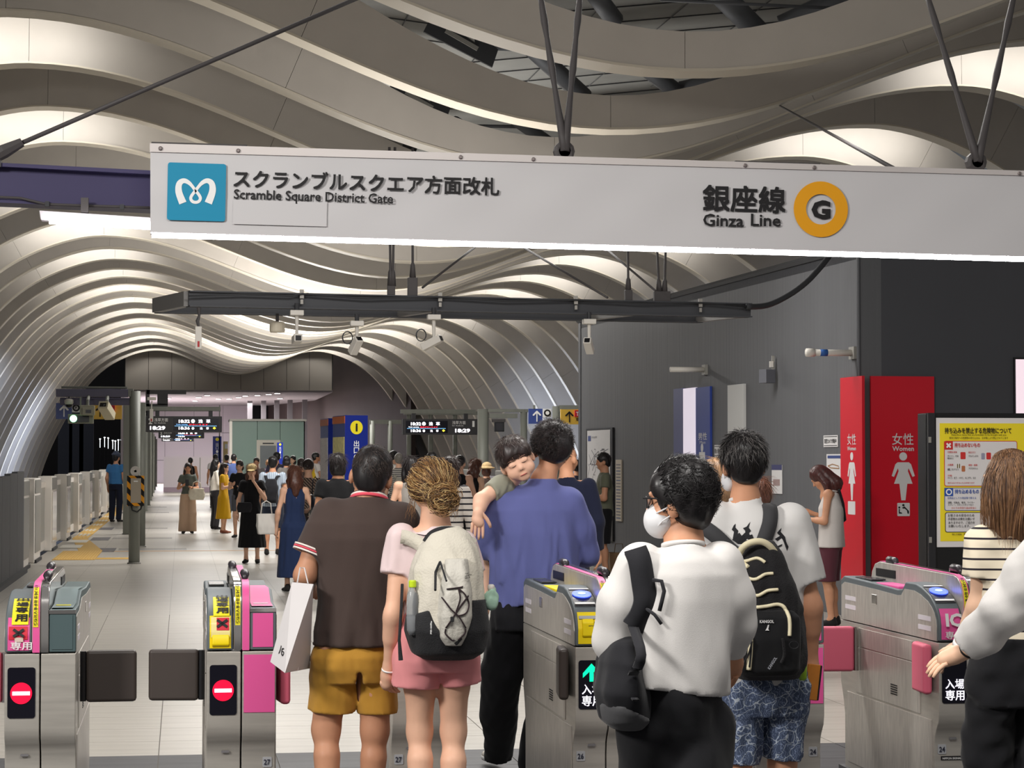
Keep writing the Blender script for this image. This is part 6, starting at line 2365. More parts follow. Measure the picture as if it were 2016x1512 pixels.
def add_hair(t_, J, m, kind, rot=(0, 0, 0), h=.01, hsc=1.0, seed=4, amp=.003, length=.3, vol=1.0):
    s = J['s'] * hsc
    c = J['head']
    q = lambda x, y, z: c + rot_about((x * s, y * s, z * s), rot)
    f = Field(.02 * s)
    v = vol
    f.ell(q(0, -.014, .028), (.083 * s * v, .101 * s * v, .098 * s * v), rot)
    if kind in ('short', 'crop'):
        f.ell(q(0, -.052, -.02), (.070 * s * v, .052 * s * v, .075 * s), rot)
        f.sub(q(0, .105, -.045), (.09 * s, .085 * s, .105 * s), rot)
        f.cut(q(0, -.03, -.085), rot_about((0, .25, -1), rot))
        for sx in (-1, 1):
            f.sub(q(sx * .088, .004, -.055), (.03 * s, .034 * s, .055 * s), rot)
    elif kind == 'long':
        f.sub(q(0, .108, -.035), (.066 * s, .07 * s, .10 * s), rot)
        bk = q(0, -.05, -.02)
        f.chain([bk, q(0, -.075, -.14), q(0, -.085, -.12) + Vector((0, 0, -length))], [.085 * s, .085 * s, .05 * s])
        for sx in (-1, 1):
            f.chain([q(sx * .06, -.02, .02), q(sx * .078, -.03, -.10), q(sx * .08, -.045, -.10) + Vector((0, 0, -length * .8))], [.035 * s, .04 * s, .03 * s])
    elif kind == 'bob':
        f.sub(q(0, .112, -.045), (.062 * s, .07 * s, .10 * s), rot)
        f.ell(q(0, -.03, -.055), (.095 * s * v, .085 * s, .10 * s), rot)
        f.cut(q(0, 0, -.13), rot_about((0, 0, -1), rot))
    elif kind == 'pony':
        f.sub(q(0, .100, -.05), (.085 * s, .085 * s, .105 * s), rot)
        f.cut(q(0, -.03, -.075), rot_about((0, .3, -1), rot))
        f.chain([q(0, -.10, .02), q(0, -.14, -.02), q(0, -.13, -.08) + Vector((0, 0, -length * .6))], [.03 * s, .034 * s, .012 * s])
    elif kind == 'bun':
        f.sub(q(0, .100, -.05), (.085 * s, .085 * s, .105 * s), rot)
        f.cut(q(0, -.03, -.08), rot_about((0, .3, -1), rot))
        f.ell(q(0, -.115, .01), (.04 * s, .035 * s, .04 * s), rot)
    return fobj('hair', f, m, t_, h, strandy(seed, amp))


def add_face(t_, J, rot=(0, 0, 0), hsc=1.0, closed=False):
    s = J['s'] * hsc
    c = J['head']
    q = lambda x, y, z: c + rot_about((x * s, y * s, z * s), rot)
    dk = mat('eye_dark', srgb(40, 28, 26), .4)
    lip = mat('lip_rose', srgb(190, 100, 92), .5)
    for sx in (-1, 1):
        f = Field(.003)
        f.ell(q(sx * .030, .083, -.002), (.011 * s, .006 * s, .0045 * s), rot)
        fobj('eye', f, dk, t_, .0025 * max(1, s))
        f = Field(.003)
        f.ell(q(sx * .031, .087, .018), (.016 * s, .006 * s, .003 * s), rot)
        fobj('eyebrow', f, dk, t_, .003)
    f = Field(.003)
    f.ell(q(0, .093, -.066), (.018 * s, .006 * s, .006 * s), rot)
    fobj('mouth', f, lip, t_, .003)


def strap(t_, pts, w, m, name='strap', th=.006, n=5):
    """flat band along a path; width across the local sideways direction"""
    pts = [Vector(p) for p in smooth_path([tuple(p) for p in pts], n)]
    mb = MB()
    m_ = len(pts)
    rows = [[], [], [], []]
    for i, p in enumerate(pts):
        t = (pts[min(i + 1, m_ - 1)] - pts[max(i - 1, 0)]).normalized()
        out = Vector((p.x * 0, -1, 0.0)) if abs(t.y) < .8 else Vector((0, 0, 1))
        sd = t.cross(out).normalized()
        out = sd.cross(t).normalized()
        for r_, (a, b_) in zip(rows, ((-.5, 0), (.5, 0), (.5, 1), (-.5, 1))):
            r_.append(p + sd * (w * a) + out * (th * b_))
    mb.grid(rows + [rows[0]])
    return obj(name, mb, m, t_, local=True, smooth=True)


def person(label, x, y, rz, group=None):
    return thing('person', (x, y, 0), label, 'person', group, rz)


def strands(t_, fn, n, m, seed, r=.0011, seg=6, name='hair_strands'):
    """real strands: fn(rng) -> list of points"""
    rng = random.Random(seed)
    mb = MB()
    for _ in range(n):
        pts = fn(rng)
        if pts:
            k = len(pts)
            mb.tube(pts, [r * (1 - .75 * i / (k - 1)) for i in range(k)], 3, caps=False)
    me = mb.mesh(name)
    me.polygons.foreach_set('use_smooth', [True] * len(me.polygons))
    return tag(link(name, me, m, t_), kind='stuff')


# ------------------------------------------------------------------ people at the gates
from mathutils.bvhtree import BVHTree


class Fig:
    """picture-to-figure coordinates for someone standing at depth Y around column px0"""

    def __init__(self, px0, Y, label, rz=0.0):
        b = at(px0, 1200, Y)
        self.b, self.Y = Vector((b.x, Y, 0)), Y
        self.t = person(label, b.x, Y, rz)
        self.s = F_PX / Y

    def __call__(self, px, py, dy=0.0):
        return at(px, py, self.Y + dy) - self.b


def secs(fig, rows, n=2.4):
    """rows: (py, px_left, px_right, depth_centre, half_depth)"""
    out = []
    for py, a, b_, cy, ry in rows:
        A, B = fig(a, py, cy), fig(b_, py, cy)
        out.append((A.z, (A.x + B.x) / 2, cy, (B.x - A.x) / 2, ry))
    return out


def bvh_of(o):
    me = o.data
    return BVHTree.FromPolygons([v.co for v in me.vertices], [tuple(p.vertices) for p in me.polygons])


def drape(bvh, P, off=.004):
    """moves a point to just behind (camera side of) a figure's back"""
    h = bvh.ray_cast(Vector((P.x, -2, P.z)), Vector((0, 1, 0)))
    if h[0] is None:
        nr = bvh.find_nearest(Vector((P.x, -.12, P.z)))
        if nr[0] is None:
            return Vector(P)
        d_ = (Vector((P.x, -.12, P.z)) - nr[0])
        return nr[0] + (d_.normalized() * off if d_.length > 1e-6 else Vector((0, -off, 0)))
    return h[0] + Vector((0, -off, 0))


def print_on(t_, bvh, polys, m, name='print', off=.003):
    mb = MB()
    for pl in polys:
        mb.add([drape(bvh, p, off) for p in pl], [tuple(range(len(pl)))])
    return link(name, mb.mesh(name), m, t_)


def band(t_, c, n, rx, ry, w, m, name, th=.003, up=None):
    """ring band of width w around axis n"""
    n = Vector(n).normalized()
    a = Vector((1, 0, 0))
    a = (a - n * a.dot(n)).normalized()
    b_ = n.cross(a)
    rows = []
    for (dr, dw) in ((0, -.5), (th, -.5), (th, .5), (0, .5), (0, -.5)):
        rows.append([Vector(c) + (a * math.cos(2 * PI * k / 28) * (rx + dr) + b_ * math.sin(2 * PI * k / 28) * (ry + dr)) + n * (w * dw) for k in range(29)])
    return obj(name, MB().grid(rows), m, t_, local=True, smooth=True)


def scalp_dir(rng, rot, ymax=.35, zmin=-.75):
    while True:
        d = Vector((rng.gauss(0, 1), rng.gauss(0, 1), rng.gauss(0, 1)))
        if d.length < .1:
            continue
        d.normalize()
        if d.y < ymax + max(0, d.z) * .5 and d.z > zmin:
            return d


def scalp_strands(t_, J, rot, m, n, seed, L=.035, hsc=1.0, lift=.25, flow=(0, -.2, -1), curl=0.0, r=.0011, vol=1.0, zmin=-.75):
    s = J['s'] * hsc
    c = J['head'] + rot_about((0, -.014 * s, .028 * s), rot)
    rad = Vector((.083, .101, .098)) * s * vol
    R = Euler(rot).to_matrix()

    def fn(rng):
        d = scalp_dir(rng, rot, zmin=zmin)
        p = Vector((d.x * rad.x, d.y * rad.y, d.z * rad.z))
        n_ = Vector((d.x / rad.x, d.y / rad.y, d.z / rad.z)).normalized()
        fl = Vector(flow) + Vector((d.x * .5, 0, 0)) + Vector((rng.gauss(0, .35), rng.gauss(0, .35), rng.gauss(0, .35)))
        fl = (fl - n_ * fl.dot(n_))
        fl = fl.normalized() if fl.length > 1e-4 else Vector((1, 0, 0))
        ll = L * rng.uniform(.6, 1.3)
        pts = []
        ph = rng.uniform(0, 6.28)
        sd = n_.cross(fl)
        for k in range(6):
            u = k / 5
            q = p * (.97 + .0 * u) + fl * (ll * u) + n_ * (lift * ll * (u - .45 * u * u))
            if curl:
                q += (sd * math.cos(ph + u * 7) + n_ * math.sin(ph + u * 7)) * curl * u
            pts.append(c + R @ q)
        return pts
    return strands(t_, fn, n, m, seed, r)


HV = .0085
# ---------------------------------------------------------------- man in the brown polo shirt
F1 = Fig(700, 9.3, 'man in dark brown polo shirt and mustard shorts, seen from behind')
J = joints(1.71, head=F1(731, 934, .02), neck=F1(724, 985, 0), shL=F1(640, 1022, 0), shR=F1(789, 1030, 0), elL=F1(600, 1132, -.03), wrL=F1(612, 1158, .22), elR=F1(812, 1150, .02), wrR=F1(800, 1235, .18),
           hipL=F1(660, 1285, 0), hipR=F1(738, 1285, 0), knL=F1(642, 1436, .02), knR=F1(738, 1438, .0), anL=F1(646, 1612, -.05), anR=F1(728, 1618, .02))
t_ = F1.t
rt = (math.radians(-6), math.radians(9), math.radians(-6))
add_body(t_, J, SK['tan'], HV, 1.06, rt, curl=(.8, .5), leg=(.084, .058, .05, .036))
m_polo = cloth('brown_polo', (72, 60, 56), .9)
rows = [(1300, 618, 782, -.01, .125), (1240, 618, 786, -.01, .128), (1180, 624, 796, -.01, .125), (1110, 622, 804, -.01, .128), (1060, 616, 808, -.01, .13), (1030, 614, 806, -.005, .118), (1008, 640, 790, 0, .10), (990, 678, 768, 0, .08), (978, 692, 760, .0, .068)]


def ex1(f):
    f.sleeve(J['shL'] + Vector((.02, 0, -.0)), F1(611, 1092, -.015), .082, .072)
    f.cone(F1(650, 1010), F1(790, 1018), .055, .055)
    f.sleeve(J['shR'], F1(810, 1110, .01), .08, .075)


f = Field(.035)
f.loft(secs(F1, rows), 2.3)
ex1(f)
d1, d2 = folds(11, .008, 10, 2.0), folds(12, .004, 26, 8)
zlow = lambda P: np.clip((1.25 - P[:, 2]) / .4, .15, 1)
f.cut(F1(700, 1271), (0, 0, -1))
shirt1 = fobj('polo_shirt', f, m_polo, t_, HV, lambda P: (d1(P) + d2(P) + .008 * np.sin(40 * P[:, 0] + 16 * P[:, 2] + 2 * np.sin(5 * P[:, 2])) * np.clip((P[:, 0] + .12) / .2, 0, 1)) * zlow(P))
m_pnk, m_crm, m_nvy = cloth('collar_pink', (222, 84, 100)), cloth('collar_cream', (232, 222, 214)), cloth('collar_navy', (34, 32, 44))
for k, (dz, w, mm) in enumerate(((.0, .012, m_pnk), (.010, .009, m_crm), (.016, .004, m_nvy))):
    band(t_, F1(727, 984 - dz * 482, .01), (.10, .33, 1), .074 - dz * .4, .078 - dz * .4, w, mm, 'collar_stripe', .006)
ax = (F1(611, 1092, -.015) - J['shL']).normalized()
for k, (o_, mm) in enumerate(((-.004, m_crm), (-.013, m_pnk), (-.022, m_crm))):
    band(t_, F1(611, 1092, -.015) + ax * o_, ax, .0735, .0735, .007, mm, 'cuff_stripe', .004)
m_must = cloth('mustard_shorts', (178, 132, 52), .85)
f = Field(.03)
f.loft(secs(F1, [(1240, 636, 766, -.01, .100), (1272, 630, 770, -.01, .106), (1292, 614, 782, -.012, .120), (1315, 611, 784, -.012, .116), (1345, 616, 780, -.008, .100)]), 2.3)
f.sleeve(F1(657, 1300, 0), F1(652, 1399, .02), .096, .096, k=.012)
f.sleeve(F1(741, 1300, 0), F1(744, 1404, .0), .088, .080, k=.012)
f.sub(F1(704, 1352, 0), (.013, .3, .075))
fobj('shorts', f, m_must, t_, HV, lambda P: folds(13, .003, 12, 8)(P) + folds(14, .0015, 40, 20)(P))
add_shoes(t_, J, cloth('shoe_dark', (50, 46, 46)), m_white, .012)
add_hair(t_, J, HAIR['black'], 'crop', rt, .007, 1.0, 21, .0016, vol=.99)
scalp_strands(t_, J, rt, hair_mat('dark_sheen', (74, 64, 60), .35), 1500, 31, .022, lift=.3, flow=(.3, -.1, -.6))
# white paper bag he carries
bgp = thing('shopping_bag', at(575, 1320, 9.3), 'white paper shopping bag carried by the man in brown', 'bag')
m_wbag = mat('bag_white_paper', srgb(212, 208, 208), .7, noise=.03, nscale=6)
c_ = [at(575, 1146, 9.18), at(617, 1150, 9.12), at(617, 1152, 9.42), at(590, 1142, 9.46)]
b_ = [at(532, 1303, 9.16), at(561, 1325, 9.05), at(610, 1316, 9.34), at(586, 1296, 9.44)]
mbg = MB()
mbg.add(c_ + b_, [(0, 1, 5, 4), (1, 2, 6, 5), (2, 3, 7, 6), (3, 0, 4, 7), (4, 5, 6, 7)])
obj('bag', mbg, m_wbag, bgp)
obj('fold_line', MB().tube([c_[1].lerp(c_[2], .5), b_[1].lerp(b_[2], .5)], .0025, 4), m_wbag, bgp)
Rb = (b_[1] - b_[0]).normalized()
Ub = (c_[0] - b_[0]).normalized()
mbg = MB()
Pm = b_[0].lerp(b_[1], .38) + Ub * .05
for (x0, pts) in ((0, [(0, .0), (.004, .02), (.002, .034)]), (.016, [(.012, .03), (.0, .024), (.004, .008), (.016, .004), (.018, .016), (.006, .018)])):
    stroke(mbg, smooth_path(pts, 4), [.005] * ((len(pts) - 1) * 4 + 1), lambda a, q: Pm + Rb * (a + x0) + Ub * q + Rb.cross(Ub) * .003)
obj('bag_mark', mbg, m_ink, bgp)
for q in (0, 1):
    e0, e1_ = (c_[0], c_[1]) if q == 0 else (c_[3], c_[2])
    obj('handle', MB().tube([e0.lerp(e1_, .25), e0.lerp(e1_, .4) + Vector((0, .03, .06)), e0.lerp(e1_, .6) + Vector((0, .03, .06)), e0.lerp(e1_, .75)], .003, 5), m_wbag, bgp)

# ---------------------------------------------------------------- woman with the cream backpack
F2 = Fig(850, 9.0, 'woman in pink shorts with a blonde messy bun and cream backpack')
J = joints(1.635, head=F2(853, 962, .02), neck=F2(857, 1026, 0), shL=F2(790, 1062, 0), shR=F2(914, 1074, 0), elL=F2(774, 1208, -.05), wrL=F2(765, 1312, .03), elR=F2(944, 1200, .03), wrR=F2(930, 1225, .2),
           hipL=F2(828, 1255, 0), hipR=F2(893, 1255, 0), knL=F2(826, 1440, .02), knR=F2(893, 1440, .0), anL=F2(828, 1625, -.03), anR=F2(890, 1640, -.06))
J['latL'] = Vector((1, .35, 0))
J['pnL'] = Vector((.9, .5, .1)).normalized()
t_ = F2.t
rt = (math.radians(-8), math.radians(2), 0)
add_body(t_, J, SK['fair'], HV, .98, rt, curl=(.75, .6), female=True, leg=(.077, .0535, .052, .036))
m_blush = cloth('blush_tee', (226, 204, 204), .9)
f = Field(.03)
f.loft(secs(F2, [(1265, 792, 932, 0, .11), (1180, 800, 928, 0, .10), (1100, 792, 928, 0, .112), (1074, 790, 924, 0, .105), (1056, 804, 906, 0, .09), (1042, 828, 888, 0, .072), (1034, 836, 880, 0, .062)]), 2.2)
f.sleeve(J['shL'], F2(778, 1132, -.02), .066, .062)
f.sleeve(J['shR'], F2(930, 1130, .01), .06, .058)
tee2 = fobj('tee_shirt', f, m_blush, t_, HV, folds(21, .004, 18, 7))
bv2 = bvh_of(tee2)
m_pinks = cloth('pink_shorts', (232, 150, 152), .85)
f = Field(.025)
f.loft(secs(F2, [(1205, 795, 930, 0, .108), (1250, 782, 938, -.01, .128), (1300, 776, 942, -.012, .132), (1322, 780, 940, -.01, .118)]), 2.2)
f.sleeve(F2(822, 1290, -.01), F2(818, 1352, -.005), .098, .098, k=.012)
f.sleeve(F2(897, 1290, -.01), F2(903, 1347, -.005), .094, .090, k=.012)
f.sub(F2(866, 1368, 0), (.009, .3, .05))
fobj('shorts', f, m_pinks, t_, HV, lambda P: folds(23, .003, 22, 12)(P))
band(t_, F2(766, 1318, .03), (J['wrL'] - J['elL']), .0265, .0265, .006, m_white, 'bracelet', .004)
band(t_, J['wrL'] + (J['wrL'] - J['elL']).normalized() * .095 + Vector((.012, .01, 0)), (0, 0, 1), .0085, .0085, .004, m_chrome, 'ring', .002)
add_shoes(t_, J, cloth('shoe_pale', (200, 196, 190)), m_white, .012)
# blonde hair with bun
s = J['s']
f = Field(.022)
hc = J['head']
q = lambda x, y, z: hc + rot_about((x * s, y * s, z * s), rt)
f.ell(q(-.01, -.012, .022), (.092 * s, .105 * s, .098 * s), rt)
f.sub(q(0, .11, -.05), (.09 * s, .085 * s, .105 * s), rt)
f.cut(q(0, -.03, -.075), rot_about((0, .2, -1), rt))
f.ell(q(.018, -.10, -.032), (.058 * s, .045 * s, .058 * s), rt)
fobj('hair', f, hair_mat('blonde_deep', (104, 78, 52), .45), t_, .007, strandy(33, .004))
bunc = q(.026, -.118, -.035)
bun_low = q(.03, -.108, -.075)
CH, RH = q(-.01, -.012, .022), Vector((.094, .107, .10)) * s
RM2 = Euler(rt).to_matrix()


def bun_strand(rng):
    d = scalp_dir(rng, rt, .3, -.55)
    p = Vector((d.x * RH.x, d.y * RH.y, d.z * RH.z))
    tgt = RM2.transposed() @ (bunc - CH) + Vector((rng.gauss(0, .014), rng.gauss(0, .006), rng.gauss(0, .016)))
    pts = []
    lift = rng.uniform(.0, .10) + (.14 if rng.random() < .12 else 0)
    sw = rng.gauss(0, .005)
    for k in range(8):
        u = k / 7
        v = p.lerp(tgt, u)
        e = math.sqrt((v.x / RH.x) ** 2 + (v.y / RH.y) ** 2 + (v.z / RH.z) ** 2)
        v = v / max(e, .01) if e < 1 else v
        v = v * (1.0 + lift * math.sin(PI * u)) + Vector((sw * math.sin(6 * u), 0, sw * math.cos(5 * u) * u))
        pts.append(CH + RM2 @ v)
    return pts


def bun_curl(rng):
    c0 = bunc.lerp(bun_low, rng.random()) + Vector((rng.gauss(0, .018), rng.uniform(-.03, .0), rng.gauss(0, .014)))
    r_ = rng.uniform(.016, .038)
    a0, ta = rng.uniform(0, 6.28), rng.uniform(-.9, .9)
    ln = rng.uniform(2.0, 4.2)
    return [c0 + Vector((math.cos(a0 + ln * k / 7) * r_, math.sin(ta) * math.sin(a0 + ln * k / 7) * r_ * .6, math.sin(a0 + ln * k / 7) * r_ * math.cos(ta))) for k in range(8)]


def fly(rng):
    sx = rng.choice((-1, 1))
    p = q(sx * rng.uniform(.075, .10), rng.uniform(-.06, .03), rng.uniform(-.09, .02))
    pts = [p]
    for k in range(6):
        p = p + Vector((sx * rng.uniform(-.004, .006), rng.uniform(-.004, .004), -rng.uniform(.006, .014)))
        pts.append(p)
    return pts


mb1, mb2, mb3 = hair_mat('blonde_mid', (150, 112, 70), .4), hair_mat('blonde_pale', (214, 182, 126), .35), hair_mat('blonde_dark', (72, 50, 36), .45)
strands(t_, bun_strand, 1900, mb1, 41, .0016)
strands(t_, bun_strand, 900, mb2, 42, .0014)
strands(t_, bun_strand, 1300, mb3, 43, .0015)
strands(t_, bun_curl, 420, mb1, 44, .0016)
strands(t_, bun_curl, 260, mb2, 45, .0014)
strands(t_, bun_curl, 260, mb3, 46, .0015)
strands(t_, fly, 60, mb1, 47, .001)

# backpack on her back
bp = thing('backpack', at(880, 1290, 8.8), 'cream and black backpack worn by the woman in pink shorts', 'backpack')
m_creamb = cloth('backpack_cream', (206, 200, 186), .7, .3, 120)
m_blackb = cloth('backpack_black', (44, 44, 46), .8, .4, 200)


class FW(Fig):
    def __init__(self, root, Y):
        self.b, self.Y, self.s, self.t = Vector(root.location), Y, F_PX / Y, root


K = FW(bp, 8.78)
f = Field(.03)
f.loft(secs(K, [(1296, 838, 930, .02, .07), (1284, 815, 950, .01, .11), (1240, 803, 958, 0, .135), (1180, 806, 954, 0, .14), (1120, 812, 948, .0, .125), (1075, 828, 940, .02, .10), (1050, 846, 926, .03, .075), (1036, 866, 906, .04, .05)]), 2.4)
fobj('bag', f, m_creamb, bp, HV, lambda P: folds(51, .004, 14, 4)(P) + folds(52, .0018, 40, 18)(P))
f = Field(.03)
f.loft(secs(K, [(1299, 836, 932, .02, .075), (1286, 812, 953, .01, .116), (1240, 798, 964, 0, .150), (1212, 800, 962, 0, .153), (1180, 802, 959, 0, .153)]), 2.4)
f.sub(K(890, 1150, -.16), (.115, .10, .22))
f.cut(K(860, 1190), (-.35, 0, 1))
fobj('lower_shell', f, m_blackb, bp, HV, folds(53, .0015, 16, 8))
f = Field(.03)
f.loft(secs(K, [(1272, 878, 908, -.12, .03), (1255, 866, 918, -.13, .04), (1215, 860, 930, -.135, .05), (1170, 866, 930, -.135, .05), (1130, 872, 926, -.12, .045), (1100, 880, 920, -.10, .04)]), 2.6)
pk = fobj('front_pocket', f, mat('cloth_pocket', srgb(196, 192, 182), .55, bump=.3, bscale=90), bp, .007, lambda P: folds(55, .005, 22, 8)(P))
bvp = bvh_of(pk)
m_cord = cloth('cord_dark', (48, 36, 40))


def cordline(pts, r=.003, nm='cord'):
    P = [drape(bvp, K(x, y, -.2), .005) for x, y in smooth_path(pts, 5)]
    obj(nm, MB().tube(P, r, 6), m_cord, bp, local=True, smooth=True)


for pts in (((873, 1178), (889, 1200), (905, 1215), (920, 1238)), ((925, 1174), (912, 1190), (895, 1215), (880, 1238)), ((880, 1240), (880, 1250), (893, 1263), (898, 1262)), ((920, 1240), (918, 1250), (905, 1262)),
            ((905, 1160), (918, 1172), (926, 1190), (920, 1208), (903, 1214)), ((905, 1160), (908, 1180), (900, 1205)), ((882, 1161), (905, 1158), (914, 1156))):
    cordline(pts)
obj('zip_pull', MB().tube([drape(bvp, K(872, 1108, -.2), .02), drape(bvp, K(870, 1130, -.2), .03), K(857, 1162, -.175)], .005, 6), m_blackb, bp, local=True)
obj('zip_pull', MB().tube([drape(bvp, K(872, 1108, -.2), .02), K(879, 1144, -.185)], .004, 6), m_blackb, bp, local=True)
obj('toggle', MB().box(drape(bvp, K(892, 1220, -.2), .008), (.014, .012, .02)), m_blackb, bp, local=True, bevel=.003)
print_on(bp, bvp, [[K(x, y, 0) for x, y in ((885, 1260), (899, 1250), (913, 1260), (909, 1265), (889, 1265))]], m_blackb, 'badge', .008)
PT = [drape(bvp, K(906, 1136, 0), .006)]
text('THE', PT[0] + Vector((.0, 0, .016)), (1, 0, .25), (-.25, 0, 1), w=.014, h=.006, m=m_ink, parent=bp, bold=.03, local=True)
text('NORTH', PT[0] + Vector((.0, 0, .008)), (1, 0, .25), (-.25, 0, 1), w=.026, h=.006, m=m_ink, parent=bp, bold=.03, local=True)
text('FACE', PT[0], (1, 0, .25), (-.25, 0, 1), w=.02, h=.006, m=m_ink, parent=bp, bold=.03, local=True)
vtext('JESTER', K(847, 1222, -.155), (1, 0, 0), (0, 0, 1), .006, .0085, m_white, bp, bold=.03, local=True)
# grab handle, shoulder straps
strap(bp, [K(838, 1068, .02), K(850, 1052, .02), K(870, 1044, .01), K(892, 1044, .02), K(902, 1048, .03)], .03, m_blackb, 'grab_handle', .01)
for pts in ([(846, 1086), (826, 1070), (806, 1060), (794, 1058)], [(912, 1070), (924, 1068), (934, 1076)]):
    P = [K(x, y, .10 - .02 * i) for i, (x, y) in enumerate(pts)]
    strap(bp, [drape(bv2, p + bp.location - F2.b, .012) + F2.b - bp.location if i < 9 else p for i, p in enumerate(P)], .055, m_creamb, 'shoulder_strap', .012)
for sx, pts in ((1, [(823, 1036), (836, 1044), (850, 1054)]), (-1, [(892, 1036), (890, 1046)])):
    obj('neck_cord', MB().tube([drape(bv2, K(x, y) + bp.location - F2.b, .006) + F2.b - bp.location for x, y in pts], .002, 5), m_cord, bp, local=True)
obj('side_strap', MB().tube([K(792, 1150, .06), K(790, 1200, .02), K(786, 1260, .0), K(789, 1300, .0)], [.006, .006, .006, .009], 6), m_blackb, bp, local=True)
# water bottle in the left pocket, mint cloth in the right one
wb = thing('water_bottle', at(812, 1240, 8.72), 'clear plastic water bottle with lime cap in the backpack side pocket', 'bottle')
C = Vector(wb.location)
m_pet = mat('pet_clear', srgb(214, 218, 222), .1, trans=.7, ior=1.2)
u_ = 8.72 / F_PX
obj('bottle', MB().lathe(C, [(.012, -.02), (.022, 0), (.024, .05), (.0225, .055), (.024, .06), (.0225, .09), (.024, .10), (.0225, .12), (.02, .135), (.011, .155), (.011, .165)], 16), m_pet, wb, smooth=True)
obj('cap', MB().lathe(C, [(.0135, .163), (.0145, .166), (.0145, .186), (.012, .19)], 16), mat('cap_lime', srgb(196, 222, 40), .4), wb)
mc = thing('drink_bottle', at(967, 1185, 8.75), 'small bottle wrapped in a mint cloth in the right backpack pocket', 'bottle')
C = Vector(mc.location)
f = Field(.012)
f.ell((0, 0, 0), (.026, .022, .034)).ell((.014, 0, .022), (.012, .01, .02)).ell((-.014, 0, .02), (.012, .012, .022))
f.cone((.0, 0, .02), (.008, 0, .045), .016, .014)
fobj('cloth_wrap', f, cloth('mint', (164, 196, 176), .7), mc, .004, folds(61, .004, 60, 30))
obj('cap', MB().lathe((0, 0, 0), [(.012, .045), (.014, .05), (.014, .062), (.008, .068)], 12), m_camw, mc, local=True, smooth=True)

# ---------------------------------------------------------------- man in blue carrying a child
F3 = Fig(1045, 11.8, 'tall man in periwinkle blue shirt and black trousers carrying a child')
J = joints(1.84, head=F3(1087, 884, .04), neck=F3(1068, 946, 0), shL=F3(985, 985, 0), shR=F3(1120, 992, 0), elL=F3(956, 1068, .1), wrL=F3(1005, 1070, .32), elR=F3(1153, 1088, .08), wrR=F3(1105, 1092, .32),
           hipL=F3(1010, 1190, 0), hipR=F3(1082, 1190, 0), knL=F3(990, 1340, .12), knR=F3(1072, 1345, -.02), anL=F3(978, 1470, .35), anR=F3(1050, 1500, -.10))
t_ = F3.t
rt = (math.radians(-6), math.radians(5), math.radians(-18))
add_body(t_, J, SK['warm'], .009, .92, rt, curl=(.6, .6))
m_peri = cloth('periwinkle', (98, 104, 158), .9)
f = Field(.04)
f.loft(secs(F3, [(1235, 974, 1124, 0, .15), (1165, 970, 1126, 0, .155), (1110, 966, 1130, 0, .15), (1050, 964, 1134, 0, .145), (1005, 966, 1134, 0, .13), (980, 988, 1118, 0, .11), (964, 1018, 1104, 0, .09), (954, 1036, 1100, 0, .08), (942, 1044, 1094, 0, .07)]), 2.3)
f.chain([J['shL'], F3(968, 1030, .04), J['elL']], [.085, .085, .085])
f.sleeve(J['elL'], F3(985, 1075, .24), .08, .06)
f.chain([J['shR'], F3(1142, 1045, .03), F3(1154, 1086, .06)], [.085, .08, .072])
f.sleeve(F3(1152, 1088, .07), F3(1126, 1108, .24), .07, .055)
f.cone(F3(990, 975), F3(1115, 985), .06, .06)
f.cut(F3(1050, 1183), (.23, 0, -1))
d1, d2 = folds(71, .014, 11, 1.4), folds(72, .005, 28, 6)
sh3 = fobj('shirt', f, m_peri, t_, .009, lambda P: (d1(P) + d2(P) + .013 * np.sin(46 * P[:, 0] + 2.0 * np.sin(5 * P[:, 2])) * np.abs(np.sin(17 * P[:, 0] + 1.2))) * np.clip((1.42 - P[:, 2]) / .3, .1, 1))
band(t_, F3(1069, 955, .0), (.05, .25, 1), .072, .072, .016, m_peri, 'neckband', .006)
m_blkp = cloth('black_trousers', (25, 25, 28), .9)
f = Field(.03)
f.loft(secs(F3, [(1140, 990, 1108, 0, .105), (1168, 982, 1112, 0, .112), (1190, 976, 1114, 0, .118), (1210, 974, 1120, 0, .13), (1240, 962, 1120, 0, .135)]), 2.3)
f.chain([F3(1006, 1215), F3(990, 1320, .08), F3(984, 1400, .16)], [.115, .118, .10], k=.012)
f.sleeve(F3(984, 1400, .16), F3(984, 1489, .32), .10, .075, k=.012)
f.chain([F3(1080, 1215), F3(1076, 1320, -.01), F3(1068, 1420, -.05)], [.11, .112, .095], k=.012)
f.chain([F3(1068, 1420, -.05), F3(1054, 1500, -.1)], [.095, .085], k=.012)
f.cut(F3(1000, 1580), (0, 0, -1))
fobj('trousers', f, m_blkp, t_, .010, lambda P: folds(74, .007, 12, 6)(P) + folds(75, .003, 30, 14)(P))
add_shoes(t_, J, mat('sneaker_white', srgb(206, 200, 190), .6), m_white, .010)
s = J['s']
hc = J['head']
q3 = lambda x, y, z: hc + rot_about((x * s, y * s, z * s), rt)
f = Field(.03)
f.ell(q3(0, -.012, .040), (.100 * s, .112 * s, .104 * s), rt)
f.ell(q3(.02, -.06, .0), (.086 * s, .06 * s, .08 * s), rt)
f.ell(q3(-.0, .04, .09), (.07 * s, .05 * s, .05 * s), rt)
f.sub(q3(0, .125, -.04), (.10 * s, .085 * s, .12 * s), rt)
f.cut(q3(0, -.03, -.085), rot_about((0, .25, -1), rt))
for sx in (-1, 1):
    f.sub(q3(sx * .098, .0, -.055), (.03 * s, .034 * s, .05 * s), rt)
fobj('hair', f, hair_mat('black_soft', (30, 26, 27), .4), t_, .007, lambda P: strandy(76, .006, 60, 30)(P))
